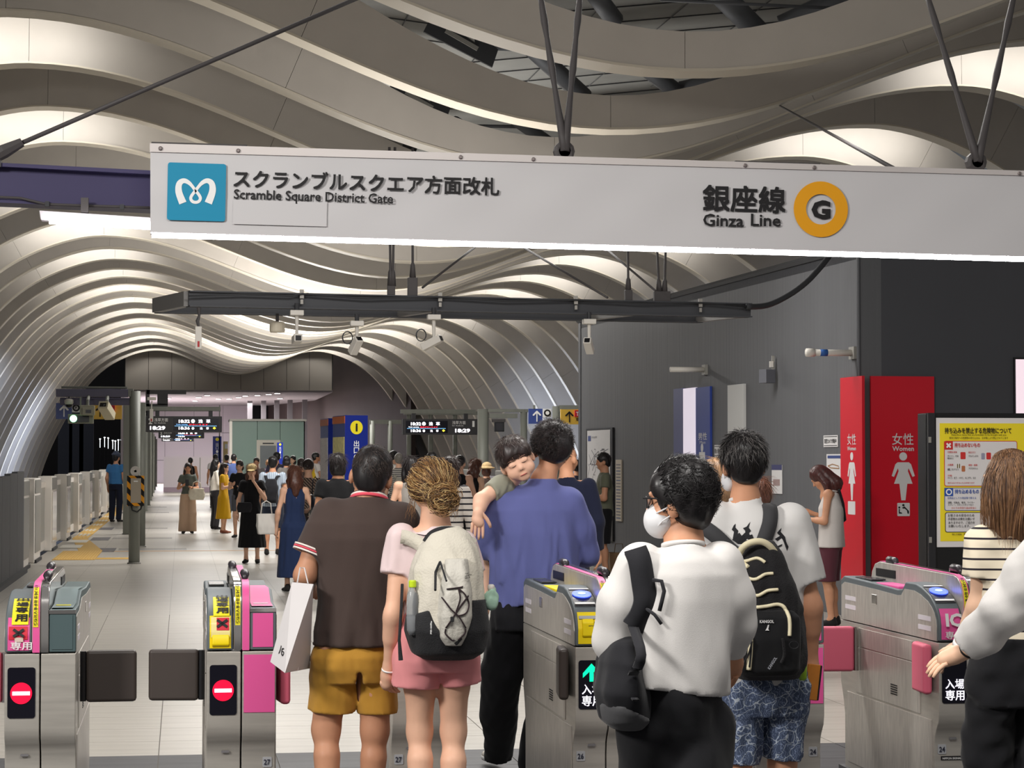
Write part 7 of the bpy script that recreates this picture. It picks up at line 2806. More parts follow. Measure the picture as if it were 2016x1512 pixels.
scalp_strands(t_, J, rt, hair_mat('dark_curl', (66, 56, 54), .35), 1400, 77, .045, lift=.5, flow=(.1, -.3, -.4), curl=.012, r=.0016, vol=1.10, zmin=-.35)
scalp_strands(t_, J, rt, HAIR['black'], 1400, 78, .045, lift=.5, flow=(-.1, -.3, -.5), curl=.012, r=.0018, vol=1.09, zmin=-.45)

# ---------------------------------------------------------------- sleeping child over his shoulder
F4 = Fig(1000, 11.72, 'small child asleep on the shoulder of the man in blue')
t_ = F4.t
cs = .76
J = dict(s=cs)
J['head'] = F4(1016, 905, .0)
tilt = (math.radians(-10), math.radians(26), PI - math.radians(6))
J['neck'] = F4(998, 955, .10)
J['shL'], J['shR'] = F4(1040, 985, .16), F4(984, 957, .05)
J['elR'], J['wrR'] = F4(948, 984, -.02), F4(941, 1011, -.10)
J['elL'], J['wrL'] = F4(1090, 1000, .2), F4(1110, 990, .1)
J['hipL'], J['hipR'] = F4(1040, 1090, .30), F4(985, 1085, .30)
J['knL'], J['knR'] = F4(1090, 1120, .36), F4(960, 1120, .36)
J['anL'], J['anR'] = F4(1110, 1180, .30), F4(955, 1180, .32)
J['hdR'] = Vector((-.05, -.1, -1))
J['latR'] = Vector((1, -.1, .0))
J['pnR'] = Vector((0, .5, -.2)).normalized()
# head larger relative to body, chubby cheeks
f = Field(.02)
hs = 1.0
qc = lambda x, y, z: J['head'] + rot_about((x * hs, y * hs, z * hs), tilt)
f.ell(qc(0, -.012, .022), (.083 * hs, .094 * hs, .09 * hs), tilt)
f.ell(qc(0, .03, -.045), (.068 * hs, .060 * hs, .060 * hs), tilt, k=.03)
for sx in (-1, 1):
    f.ell(qc(sx * .040, .052, -.05), (.034 * hs, .03 * hs, .032 * hs), tilt, k=.02)
    f.ell(qc(sx * .084, -.008, -.022), (.012 * hs, .020 * hs, .028 * hs), tilt, k=.008)
    f.ell(qc(sx * .034, .076, -.004), (.020 * hs, .012 * hs, .013 * hs), tilt, k=.01)
f.ell(qc(0, .088, -.034), (.013 * hs, .013 * hs, .011 * hs), tilt, k=.012)
for sx in (-1, 1):
    f.ell(qc(sx * .011, .084, -.037), (.008 * hs, .009 * hs, .007 * hs), tilt, k=.008)
f.cone(qc(0, .078, -.005), qc(0, .088, -.03), .008 * hs, .010 * hs, k=.012)
f.ell(qc(0, .080, -.066), (.020 * hs, .012 * hs, .007 * hs), tilt, k=.008)
f.ell(qc(0, .077, -.074), (.018 * hs, .012 * hs, .007 * hs), tilt, k=.008)
f.ell(qc(0, .066, -.092), (.026 * hs, .018 * hs, .016 * hs), tilt, k=.02)
f.cone(J['neck'], qc(0, -.02, -.06), .045, .045, k=.03)
f.ell(J['neck'].lerp((J['hipL'] + J['hipR']) / 2, .45), (.10, .075, .17), (math.radians(-25), 0, 0))
f.cone(J['shL'], J['shR'], .042, .042)
f.chain([J['shR'], J['elR'], J['wrR']], [.042, .037, .026])
f.cone(J['elR'].lerp(J['wrR'], .1), J['elR'].lerp(J['wrR'], .5), .037, .034)
f.chain([J['shL'], J['elL'], J['wrL']], [.040, .034, .026])
for S_ in 'LR':
    f.chain([J['hip' + S_], J['kn' + S_], J['an' + S_]], [.065, .05, .035])
    f.cone(J['an' + S_], J['an' + S_] + Vector((0, .06, -.05)), .033, .028)
hd = J['hdR'].normalized()
f.cone(J['wrR'], J['wrR'] + hd * .035, .024, .028, k=.012)
f.cone(J['wrR'] + hd * .03 + Vector((-.01, 0, 0)), J['wrR'] + hd * .05 + Vector((.01, 0, 0)), .022, .024, k=.012)
exm = MB()
hand_mb(exm, J['wrR'] + hd * -.016, hd, J['latR'], J['pnR'], .95, .22, .3, .7)
fobj('body', f, skin('child', (240, 192, 164)), t_, .0055, None, exm)
dkc = mat('eyelash_dark', srgb(70, 48, 44), .5)
for sx in (-1, 1):
    pts = [qc(sx * (.016 + .0085 * k), .0885 - .0012 * k * k * .55, -.0085 - .0016 * math.sin(PI * k / 4) * 3) for k in range(5)]
    obj('closed_eye', MB().tube(pts, [.0008, .0016, .0018, .0016, .0008], 5), dkc, t_, local=True, smooth=True)
    pts = [qc(sx * (.016 + .009 * k), .0885 - .0010 * k * k * .6, .018 + .003 * math.sin(PI * k / 4)) for k in range(5)]
    obj('eyebrow', MB().tube(pts, [.001, .0022, .0024, .002, .001], 5), mat('brow_soft', srgb(130, 96, 82), .6), t_, local=True, smooth=True)
    obj('nostril', MB().box(qc(sx * .0055, .0975, -.0425), (.004, .003, .003)), dkc, t_, local=True)
lipm = mat('child_lip', srgb(206, 120, 108), .45)
obj('mouth', MB().tube([qc(-.020 + .01 * k, .0905 - abs(k - 2) * .0022, -.0700 - (.0015 if k in (0, 4) else 0)) for k in range(5)], [.0015, .0045, .005, .0045, .0015], 7, flat=.8), lipm, t_, local=True, smooth=True)
obj('mouth_line', MB().tube([qc(-.018 + .009 * k, .0965 - abs(k - 2) * .002, -.0700) for k in range(5)], .0009, 5), mat('lip_dark', srgb(130, 60, 56), .5), t_, local=True)
# hair: bowl with fringe
f = Field(.015)
f.ell(qc(0, -.016, .034), (.094 * hs, .104 * hs, .093 * hs), tilt)
f.ell(qc(0, -.05, -.02), (.082 * hs, .062 * hs, .075 * hs), tilt)
f.sub(qc(0, .108, -.050), (.092 * hs, .080 * hs, .094 * hs), tilt)
f.cut(qc(0, 0, -.07), rot_about((0, 0, -1), tilt))
for sx in (-1, 1):
    f.sub(qc(sx * .098, .01, -.055), (.03 * hs, .035 * hs, .05 * hs), tilt)
fobj('hair', f, HAIR['dark'], t_, .0055, strandy(81, .0025))


def fringe(rng):
    a = rng.uniform(-1.25, 1.25)
    p0 = Vector((math.sin(a) * .075, math.cos(a) * .055 - .01, .098))
    p1 = Vector((math.sin(a) * .094, math.cos(a) * .090 - .012, .045))
    p2 = Vector((math.sin(a) * .088, math.cos(a) * .094 - .010, rng.uniform(.012, .026) - .022 * abs(math.sin(a))))
    return [qc(*(p0.lerp(p1, u) * (1 - u) + p1.lerp(p2, u) * u + Vector((0, .006 * math.sin(PI * u), 0)))) for u in (0, .2, .4, .6, .8, 1)]


strands(t_, fringe, 520, hair_mat('child_fringe', (52, 40, 38), .35), 83, .0016)
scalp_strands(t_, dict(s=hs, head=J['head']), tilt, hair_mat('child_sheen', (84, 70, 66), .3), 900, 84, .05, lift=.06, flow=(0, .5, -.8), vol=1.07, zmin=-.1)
m_sage = cloth('sage_tee', (150, 150, 134), .9)
f = Field(.025)
f.ell(J['neck'].lerp((J['hipL'] + J['hipR']) / 2, .42), (.118, .092, .19), (math.radians(-25), 0, 0))
f.cone(J['shL'], J['shR'], .056, .054)
f.sleeve(J['shR'] + Vector((.02, .01, 0)), J['shR'].lerp(J['elR'], .5), .058, .054)
f.sleeve(J['shL'], J['shL'].lerp(J['elL'], .55), .055, .052)
fobj('tee_shirt', f, m_sage, t_, .007, folds(85, .003, 30, 25))
f = Field(.025)
for S_ in 'LR':
    f.sleeve((J['hipL'] + J['hipR']) / 2, J['hip' + S_].lerp(J['kn' + S_], .7), .10, .07)
fobj('shorts', f, cloth('child_shorts', (60, 62, 74)), t_, .012)
# ---------------------------------------------------------------- man with white tee and black backpack
F5 = Fig(1480, 9.3, 'man in white printed tee, leaf pattern shorts and black backpack')
J = joints(1.77, head=F5(1463, 912, .0), neck=F5(1467, 984, 0), shL=F5(1408, 1025, 0), shR=F5(1556, 1030, 0), elL=F5(1385, 1170, .0), wrL=F5(1392, 1275, .15), elR=F5(1597, 1190, -.02), wrR=F5(1598, 1296, .06),
           hipL=F5(1465, 1345, 0), hipR=F5(1548, 1345, 0), knL=F5(1452, 1500, .0), knR=F5(1540, 1505, .04), anL=F5(1456, 1640, -.03), anR=F5(1532, 1640, .03))
J['latR'] = Vector((-.4, 1, 0))
J['hdR'] = Vector((.05, .06, -1))
J['pnR'] = Vector((-1, -.2, 0)).normalized()
t_ = F5.t
rt = (math.radians(-4), math.radians(-2), math.radians(3))
add_body(t_, J, SK['warm'], HV, 1.04, rt, curl=(.4, .95))
m_wtee = cloth('white_tee', (212, 210, 208), .9)
f = Field(.035)
f.loft(secs(F5, [(1362, 1405, 1575, 0, .135), (1300, 1402, 1580, 0, .13), (1200, 1396, 1578, 0, .13), (1110, 1392, 1578, 0, .13), (1060, 1388, 1580, 0, .125), (1032, 1396, 1572, 0, .112), (1010, 1420, 1532, 0, .092), (992, 1438, 1500, 0, .076), (980, 1440, 1496, 0, .068)]), 2.3)
f.sleeve(J['shR'], F5(1592, 1148, -.02), .088, .078)
f.sleeve(J['shL'], F5(1390, 1140, 0), .088, .078)
d1 = folds(91, .005, 14, 5)
tee5 = fobj('tee_shirt', f, m_wtee, t_, HV, lambda P: d1(P) * np.clip((1.42 - P[:, 2]) / .2, .2, 1))
bv5 = bvh_of(tee5)
band(t_, F5(1467, 985, .0), (.0, .2, 1), .062, .064, .014, m_wtee, 'neckband', .006)


def PX(pts):
    return [F5(x, y, -.2) for x, y in pts]


m_prt = mat('print_black', srgb(26, 26, 30), .8)
pr = [[(1453, 1062), (1456, 1048), (1452, 1044), (1456, 1036), (1460, 1032), (1459, 1040), (1464, 1046), (1461, 1060)], [(1476, 1062), (1477, 1046), (1473, 1041), (1480, 1038), (1488, 1028), (1484, 1040), (1488, 1046), (1484, 1050), (1487, 1062)],
      [(1452, 1064), (1458, 1056), (1466, 1050), (1470, 1056), (1476, 1050), (1482, 1056), (1490, 1053), (1494, 1064), (1480, 1072), (1462, 1072)],
      [(1535, 1062), (1546, 1056), (1540, 1050), (1550, 1040), (1546, 1054), (1552, 1058), (1540, 1066)], [(1544, 1044), (1556, 1058), (1558, 1068), (1563, 1078), (1560, 1086), (1557, 1079), (1552, 1066), (1544, 1052)], [(1528, 1078), (1540, 1076), (1550, 1072), (1548, 1076), (1538, 1081), (1529, 1080)]]
for p in pr:
    print_on(t_, bv5, [PX(p)], m_prt, 'tee_print')
m_leaf = mat('cloth_leaf_shorts', srgb(84, 96, 122), .9)
nt = m_leaf.node_tree
b = nt.nodes['Principled BSDF']
tc = nt.nodes.new('ShaderNodeTexCoord')
vo = nt.nodes.new('ShaderNodeTexVoronoi')
vo.feature = 'DISTANCE_TO_EDGE'
vo.inputs['Scale'].default_value = 19
nz = nt.nodes.new('ShaderNodeTexNoise')
nz.inputs['Scale'].default_value = 9
va = nt.nodes.new('ShaderNodeMix')
va.data_type = 'VECTOR'
va.inputs['Factor'].default_value = .22
nt.links.new(tc.outputs['Object'], va.inputs[4])
nt.links.new(nz.outputs['Color'], va.inputs[5])
nt.links.new(tc.outputs['Object'], nz.inputs['Vector'])
nt.links.new(va.outputs[1], vo.inputs['Vector'])
wv = nt.nodes.new('ShaderNodeTexWave')
wv.inputs['Scale'].default_value = 22
wv.inputs['Distortion'].default_value = 14
wv.inputs['Detail Scale'].default_value = 2
nt.links.new(tc.outputs['Object'], wv.inputs['Vector'])
cr = nt.nodes.new('ShaderNodeValToRGB')
cr.color_ramp.elements[0].position = .0
cr.color_ramp.elements[0].color = (*srgb(190, 198, 206), 1)
cr.color_ramp.elements[1].position = .045
cr.color_ramp.elements[1].color = (*srgb(70, 82, 108), 1)
nt.links.new(vo.outputs['Distance'], cr.inputs['Fac'])
c2 = nt.nodes.new('ShaderNodeValToRGB')
c2.color_ramp.elements[0].position = .80
c2.color_ramp.elements[0].color = (0, 0, 0, 1)
c2.color_ramp.elements[1].position = 1.0
c2.color_ramp.elements[1].color = (*srgb(110, 120, 140), 1)
nt.links.new(wv.outputs['Fac'], c2.inputs['Fac'])
mx = nt.nodes.new('ShaderNodeMix')
mx.data_type = 'RGBA'
mx.blend_type = 'ADD'
mx.inputs['Factor'].default_value = 1
nt.links.new(cr.outputs['Color'], mx.inputs['A'])
nt.links.new(c2.outputs['Color'], mx.inputs['B'])
nt.links.new(mx.outputs['Result'], b.inputs['Base Color'])
f = Field(.03)
f.loft(secs(F5, [(1320, 1415, 1592, 0, .125), (1350, 1408, 1596, -.01, .135), (1385, 1406, 1592, -.01, .125), (1410, 1410, 1586, -.01, .105)]), 2.3)
f.sleeve(F5(1462, 1370), F5(1450, 1502, .0), .105, .094, k=.012)
f.sleeve(F5(1546, 1370), F5(1538, 1490, .03), .10, .086, k=.012)
fobj('shorts', f, m_leaf, t_, HV, lambda P: folds(93, .005, 16, 8)(P))
add_shoes(t_, J, cloth('shoe_grey', (90, 90, 92)), m_white, .012)
add_hair(t_, J, HAIR['black'], 'short', rt, .007, 1.02, 94, .003, vol=1.06)
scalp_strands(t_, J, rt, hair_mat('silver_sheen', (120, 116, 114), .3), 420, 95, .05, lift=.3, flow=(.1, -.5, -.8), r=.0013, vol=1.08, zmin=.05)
scalp_strands(t_, J, rt, HAIR['black'], 1500, 96, .05, lift=.3, flow=(.1, -.3, -1), r=.0014, vol=1.06)
m_mask = mat('mask_white', srgb(222, 222, 224), .8)
f = Field(.012)
qh = lambda x, y, z, JJ=J, r_=rt: JJ['head'] + rot_about(Vector((x, y, z)) * JJ['s'], r_)
f.ell(qh(0, .072, -.062), (.072, .045, .055), rt)
f.ell(qh(-.055, .04, -.068), (.03, .05, .045), rt)
fobj('face_mask', f, m_mask, t_, .008)
obj('mask_loop', MB().tube([qh(-.083, -.012, .01), qh(-.086, -.014, -.035), qh(-.075, .03, -.075)], .002, 5), m_mask, t_, local=True)

bp5 = thing('backpack', at(1512, 1335, 9.05), 'black backpack with cream piping worn by the man in white tee', 'backpack')
K5 = FW(bp5, 9.03)
m_bk5 = cloth('backpack_jet', (28, 27, 29), .75, .5, 220)
m_crp = mat('piping_cream', srgb(218, 208, 176), .6)
f = Field(.03)
f.loft(secs(K5, [(1338, 1456, 1570, .02, .08), (1325, 1446, 1580, .0, .115), (1270, 1442, 1584, 0, .135), (1200, 1446, 1580, 0, .135), (1150, 1450, 1566, 0, .13), (1110, 1454, 1548, .01, .115), (1080, 1460, 1532, .02, .09), (1064, 1472, 1522, .03, .06)]), 2.7)
bag5 = fobj('bag', f, m_bk5, bp5, HV, folds(101, .004, 16, 7))
f = Field(.025)
f.loft(secs(K5, [(1332, 1462, 1566, -.10, .04), (1320, 1452, 1574, -.11, .055), (1260, 1452, 1576, -.115, .06), (1215, 1456, 1574, -.11, .055), (1202, 1466, 1564, -.10, .04)]), 3)
pk5 = fobj('front_pocket', f, cloth('pocket_black', (20, 20, 22), .75), bp5, HV, folds(102, .002, 20, 10))
both = BVHTree.FromPolygons([v.co for v in bag5.data.vertices] + [v.co for v in pk5.data.vertices], [tuple(p.vertices) for p in bag5.data.polygons] + [tuple(i + len(bag5.data.vertices) for i in p.vertices) for p in pk5.data.polygons])


def piping(pts, r=.0055, nm='piping', m_=None, n=6, off=.003):
    P = [drape(both, K5(x, y, -.3), off) for x, y in smooth_path(pts, n)]
    return obj(nm, MB().tube(P, r, 7), m_ or m_crp, bp5, local=True, smooth=True)


piping([(1455, 1107), (1478, 1112), (1500, 1110), (1520, 1104), (1534, 1112)], .007)
piping([(1472, 1145), (1490, 1140), (1510, 1146), (1530, 1136), (1548, 1134)], .007)
piping([(1476, 1182), (1496, 1176), (1516, 1178), (1536, 1168), (1556, 1166)], .007)
piping([(1473, 1216), (1480, 1207), (1500, 1203), (1530, 1200), (1556, 1196), (1570, 1204), (1575, 1230), (1574, 1258)], .008)
piping([(1496, 1258), (1496, 1290), (1494, 1326)], .011, 'pocket_zip')
piping([(1496, 1262), (1496, 1290), (1494, 1320)], .004, 'zip_line', m_bk5, 6, .014)
piping([(1497, 1268), (1492, 1290), (1484, 1312), (1480, 1326)], .0035, 'zip_cord', m_bk5, 6, .02)
piping([(1558, 1262), (1560, 1275), (1562, 1296), (1556, 1312)], .006, 'key_strap', m_bk5, 6, .012)
obj('d_ring', MB().tube([K5(1563 + 9 * math.cos(a), 1270 + 7 * math.sin(a), -.19) for a in [2 * PI * k / 14 for k in range(15)]], .0022, 5), m_blk, bp5, local=True)
Pt = drape(both, K5(1514, 1232, -.3), .006)
text('KANGOL', Pt, (1, 0, 0), (0, 0, 1), w=29 / 496, h=.0125, m=m_sheetw, parent=bp5, bold=.03, local=True)
mkk = [(1525, 1247), (1529, 1240), (1530, 1236), (1533, 1235), (1532, 1240), (1531, 1244), (1533, 1247), (1528, 1246.5)]
print_on(bp5, both, [[K5(x, y, -.3) for x, y in mkk]], m_sheetw, 'small_mark', .006)
Pt = drape(both, K5(1534, 1325, -.3), .012)
text('KANGOL', Pt, (.55, 0, .83), (-.83, 0, .55), w=.055, h=.013, m=mat('tag_grey', srgb(150, 152, 160)), parent=bp5, bold=.02, local=True)
strap(bp5, [K5(1452, 1096, -.03), K5(1462, 1078, -.05), K5(1478, 1068, -.06), K5(1498, 1066, -.06), K5(1516, 1076, -.05), K5(1530, 1096, -.03)], .026, m_crp, 'grab_handle', .008)
m_st5 = cloth('strap_charcoal', (62, 62, 64), .8)
dl = bp5.location - F5.b
for pts in ([(1384, 1024), (1404, 1040), (1428, 1060), (1452, 1084), (1470, 1100)], [(1537, 998), (1536, 1010), (1530, 1034), (1520, 1060), (1510, 1084)]):
    P = [drape(bv5, F5(x, y, -.25), .010) - dl for x, y in smooth_path(pts, 3)]
    strap(bp5, P, .062, m_st5, 'shoulder_strap', .012, 2)
piping([(1475, 1188), (1480, 1200), (1488, 1216)], .003, 'cord', m_crp)
gb = thing('water_bottle', at(1580, 1330, 9.12), 'lime green bottle in the side pocket of the black backpack', 'bottle')
obj('bottle', MB().lathe((0, 0, 0), [(.01, -.02), (.018, -.01), (.019, .05), (.014, .06), (.008, .072)], 14), mat('bottle_lime', srgb(150, 190, 50), .3), gb, local=True, smooth=True)
ph = thing('phone', at(1600, 1343, 9.24), 'phone in an orange leather case held by the man in white tee', 'phone')
Rp = Euler((math.radians(0), math.radians(8), math.radians(20))).to_matrix()
obj('case', MB().box((0, 0, 0), (.066, .014, .15), M=Rp), mat('leather_orange', srgb(196, 122, 44), .5, noise=.08, nscale=20), ph, local=True, bevel=.005)
obj('edge', MB().box(Rp @ Vector((.030, -.002, 0)), (.008, .017, .146), M=Rp), m_blk, ph, local=True, bevel=.003)

# ---------------------------------------------------------------- masked man hurrying past in front
F6 = Fig(1340, 6.7, 'masked man with glasses in loose white shirt hurrying past')
J = joints(1.66, head=F6(1338, 985, .02), neck=F6(1346, 1072, 0), shL=F6(1262, 1118, -.01), shR=F6(1418, 1112, 0), elL=F6(1216, 1230, .02), wrL=F6(1222, 1330, .12), elR=F6(1452, 1220, .02), wrR=F6(1446, 1290, .14),
           hipL=F6(1292, 1420, 0), hipR=F6(1376, 1420, 0), knL=F6(1282, 1660, .16), knR=F6(1372, 1690, -.10), anL=F6(1270, 1905, .10), anR=F6(1368, 1900, -.32))
t_ = F6.t
rt6 = (math.radians(0), math.radians(-4), math.radians(58))
add_body(t_, J, SK['warm'], HV, .98, rt6, curl=(.5, .5))
m_wsh = cloth('white_shirt', (208, 205, 202), .9)
f = Field(.028)
f.loft(secs(F6, [(1420, 1246, 1424, 0, .15), (1340, 1240, 1432, 0, .155), (1260, 1236, 1440, 0, .15), (1180, 1240, 1442, 0, .145), (1130, 1246, 1440, 0, .135), (1100, 1262, 1420, 0, .115), (1082, 1300, 1388, 0, .085), (1068, 1316, 1374, 0, .068)]), 2.3)
f.chain([J['shL'], F6(1232, 1190, 0), F6(1212, 1262, .03)], [.078, .078, .066])
f.sleeve(F6(1212, 1262, .03), F6(1214, 1316, .08), .066, .05)
f.chain([J['shR'], F6(1440, 1180, 0), F6(1448, 1226, .02)], [.072, .068, .06])
f.sleeve(F6(1448, 1226, .02), F6(1442, 1282, .1), .056, .046)
f.cut(F6(1330, 1358), (-.13, 0, -1))
d1 = folds(111, .008, 12, 3.0)
sh6 = fobj('shirt', f, m_wsh, t_, .010, lambda P: (d1(P) + .006 * np.sin(48 * P[:, 0] + 2.2 * np.sin(6 * P[:, 2]) + 9 * P[:, 2])) * np.clip((1.36 - P[:, 2]) / .3, .1, 1))
bv6 = bvh_of(sh6)
band(t_, F6(1345, 1074, .0), (.0, .2, 1), .060, .064, .014, m_wsh, 'neckband', .006)
f = Field(.03)
f.loft(secs(F6, [(1325, 1256, 1416, 0, .125), (1380, 1246, 1424, 0, .14), (1440, 1250, 1422, 0, .125), (1500, 1262, 1410, 0, .09), (1540, 1275, 1400, 0, .05)]), 2.3)
f.chain([F6(1290, 1430), F6(1284, 1560, .10), F6(1280, 1680, .16), F6(1272, 1860, .10)], [.112, .105, .10, .09], k=.012)
f.chain([F6(1378, 1430), F6(1374, 1560, -.04), F6(1374, 1690, -.10), F6(1368, 1850, -.28)], [.11, .105, .10, .09], k=.012)
fobj('trousers', f, m_blkp, t_, .012, folds(113, .006, 12, 6))
add_shoes(t_, J, mat('sneaker_white', srgb(206, 200, 190), .6), m_white, .012)
add_hair(t_, J, HAIR['black'], 'short', rt6, .007, 1.04, 114, .004, vol=1.12)
scalp_strands(t_, J, rt6, HAIR['black'], 1500, 115, .035, hsc=1.04, lift=.35, flow=(.3, -.5, .1), r=.0015, vol=1.1)
qh = lambda x, y, z: J['head'] + rot_about(Vector((x, y, z)) * J['s'], rt6)
f = Field(.012)
f.ell(qh(0, .066, -.064), (.066, .05, .056), rt6)
f.ell(qh(.04, .05, -.060), (.034, .045, .044), rt6)
f.ell(qh(-.04, .05, -.060), (.034, .045, .044), rt6)
fobj('face_mask', f, m_mask, t_, .007)
for sx in (-1, 1):
    for dz in (.008, -.04):
        obj('mask_loop', MB().tube([qh(sx * .084, -.012, -.008 + dz * .6), qh(sx * .080, .03, -.03 + dz * .7), qh(sx * .066, .06, -.045 + dz)], .0026, 5), m_mask, t_, local=True)
gl = thing('eyeglasses', (F6.b + qh(0, .1, 0)), 'black framed eyeglasses of the masked man', 'glasses')
og = F6.b - gl.location
for sx in (-1, 1):
    obj('temple', MB().tube([qh(sx * .082, -.02, .008) + og, qh(sx * .076, .05, .012) + og, qh(sx * .066, .098, .012) + og], .0028, 6), m_blk, gl, local=True)
    obj('rim', MB().tube([qh(sx * (.034 + .025 * math.cos(a)), .100 - .012 * abs(math.cos(a)), -.004 + .018 * math.sin(a)) + og for a in [2 * PI * k / 16 for k in range(17)]], .0018, 5), m_blk, gl, local=True)
    obj('lens', MB().add([qh(sx * (.034 + .024 * math.cos(a)), .100 - .012 * abs(math.cos(a)), -.004 + .017 * math.sin(a)) + og for a in [2 * PI * k / 16 for k in range(16)]], [tuple(range(16))]), m_pet, gl, local=True)
obj('bridge', MB().tube([qh(-.009, .1, 0) + og, qh(.009, .1, 0) + og], .002, 5), m_blk, gl, local=True)
# black bag slung from his shoulder
sb = thing('backpack', at(1220, 1420, 6.62), 'black backpack slung from one shoulder of the masked man', 'backpack')
K6 = FW(sb, 6.62)
f = Field(.04)
f.loft(secs(K6, [(1432, 1205, 1262, .06, .08), (1415, 1184, 1274, .05, .12), (1360, 1174, 1272, .05, .14), (1300, 1180, 1262, .06, .14), (1262, 1200, 1252, .08, .11), (1248, 1214, 1244, .1, .07)]), 2.4)
fobj('bag', f, cloth('bag_jet', (26, 26, 30), .8), sb, .010, folds(121, .004, 14, 8))
f = Field(.02)
f.loft(secs(K6, [(1434, 1204, 1264, .06, .085), (1416, 1182, 1277, .05, .126), (1396, 1178, 1276, .05, .14), (1380, 1176, 1274, .05, .142)]), 2.4)
f.cut(K6(1225, 1388), (.5, 0, 1))
fobj('base_panel', f, cloth('bag_grey', (72, 72, 74), .8), sb, .010)
dl = sb.location - F6.b
m_st6 = cloth('strap_black', (36, 36, 40), .8)
P = [drape(bv6, F6(x, y, -.3), .012) - dl for x, y in smooth_path([(1282, 1092), (1287, 1112), (1292, 1150), (1296, 1190), (1288, 1222), (1276, 1244)], 3)]
strap(sb, P, .068, m_st6, 'shoulder_strap', .014, 2)
strap(sb, [P[-1], K6(1262, 1290, -.16), K6(1246, 1330, -.10)], .03, m_st6, 'web_strap', .005, 4)
strap(sb, [drape(bv6, F6(1258, 1290, -.3), .01) - dl, drape(bv6, F6(1254, 1340, -.3), .01) - dl, K6(1252, 1380, -.12)], .02, m_st6, 'web_strap', .004, 4)
obj('loop', MB().tube([drape(bv6, F6(x, y, -.3), .02) - dl for x, y in ((1310, 1148), (1326, 1150), (1330, 1170), (1326, 1186), (1320, 1210))], .006, 6), m_st6, sb, local=True, smooth=True)
obj('loop', MB().tube([drape(bv6, F6(x, y, -.3), .015) - dl for x, y in ((1298, 1206), (1312, 1218), (1324, 1236))], .005, 6), m_st6, sb, local=True, smooth=True)

# ---------------------------------------------------------------- girl in the striped top at the right
F7 = Fig(1990, 8.0, 'girl with long light brown hair in cream striped top and black trousers')
J = joints(1.66, head=F7(1984, 950, .02), neck=F7(1992, 1032, 0), shL=F7(1936, 1070, -.02), shR=F7(2068, 1070, .05), elL=F7(1926, 1188, .02), wrL=F7(1890, 1272, .16), elR=F7(2080, 1190, .05), wrR=F7(2076, 1290, .15),
           hipL=F7(1958, 1330, 0), hipR=F7(2038, 1330, 0), knL=F7(1950, 1560, .05), knR=F7(2046, 1560, .0), anL=F7(1945, 1790, .0), anR=F7(2046, 1790, -.05))
J['hdL'] = Vector((-.5, .6, -.55))
J['latL'] = Vector((.6, .5, .6))
J['pnL'] = Vector((.5, -.1, -.85)).normalized()
t_ = F7.t
rt = (math.radians(2), 0, math.radians(30))
add_body(t_, J, SK['light'], HV, .95, rt, curl=(.6, .5), female=True)
m_strp = stripes('cloth_cream_stripes', srgb(232, 220, 196), srgb(34, 28, 38), 27.0, 'Z', .80)
f = Field(.03)
f.loft(secs(F7, [(1290, 1925, 2060, 0, .115), (1200, 1930, 2056, 0, .105), (1110, 1926, 2064, 0, .115), (1075, 1926, 2068, 0, .108), (1052, 1952, 2040, 0, .085), (1036, 1968, 2018, 0, .066)]), 2.3)
f.sleeve(J['shL'], F7(1930, 1136, -.01), .070, .066)
f.sleeve(J['shR'], F7(2076, 1140, .02), .070, .064)
fobj('striped_top', f, m_strp, t_, HV, folds(131, .004, 20, 12))
f = Field(.03)
f.loft(secs(F7, [(1255, 1925, 2062, 0, .115), (1320, 1906, 2078, 0, .135), (1390, 1902, 2082, 0, .13)]), 2.3)
f.chain([F7(1954, 1350), F7(1946, 1480, .03), F7(1938, 1600, .05), F7(1940, 1770)], [.10, .09, .082, .09], k=.012)
f.chain([F7(2042, 1350), F7(2046, 1480, .0), F7(2050, 1600, .0), F7(2048, 1770, -.05)], [.10, .09, .082, .09], k=.012)
fobj('trousers', f, m_blkp, t_, .010, folds(133, .005, 14, 8))
add_shoes(t_, J, mat('sneaker_white', srgb(206, 200, 190), .6), m_white, .012)
add_hair(t_, J, hair_mat('light_deep', (104, 74, 52), .4), 'long', rt, .007, 1.03, 134, .004, length=.15, vol=1.0)
CHG = J['head']


def long_strand(rng):
    d = scalp_dir(rng, rt, .15, -.2)
    s_ = J['s']
    p = CHG + rot_about((d.x * .092 * s_, d.y * .106 * s_ - .014, d.z * .104 * s_ + .028), rt)
    L = rng.uniform(.15, .27)
    pts = [p]
    out = rot_about((d.x, d.y, 0), rt)
    base = CHG + Vector((0, -.05, 0))
    for k in range(7):
        u = (k + 1) / 7
        drop = L * u
        q_ = p + Vector((out.x * .05 * math.sin(u * 2.2), out.y * .05 * math.sin(u * 2.2), -drop))
        q_ += Vector((.006 * math.sin(u * 5 + d.x * 9), .005 * math.cos(u * 6 + d.y * 7), 0))
        pts.append(q_)
    return pts


strands(t_, long_strand, 1500, HAIR['light'], 135, .0014)
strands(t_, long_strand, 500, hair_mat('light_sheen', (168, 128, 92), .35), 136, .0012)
strands(t_, long_strand, 700, hair_mat('light_dark', (74, 50, 38), .4), 137, .0013)
band(t_, J['wrL'] - (J['wrL'] - J['elL']).normalized() * .012, (J['wrL'] - J['elL']), .027, .027, .022, m_white, 'watch_band', .004)
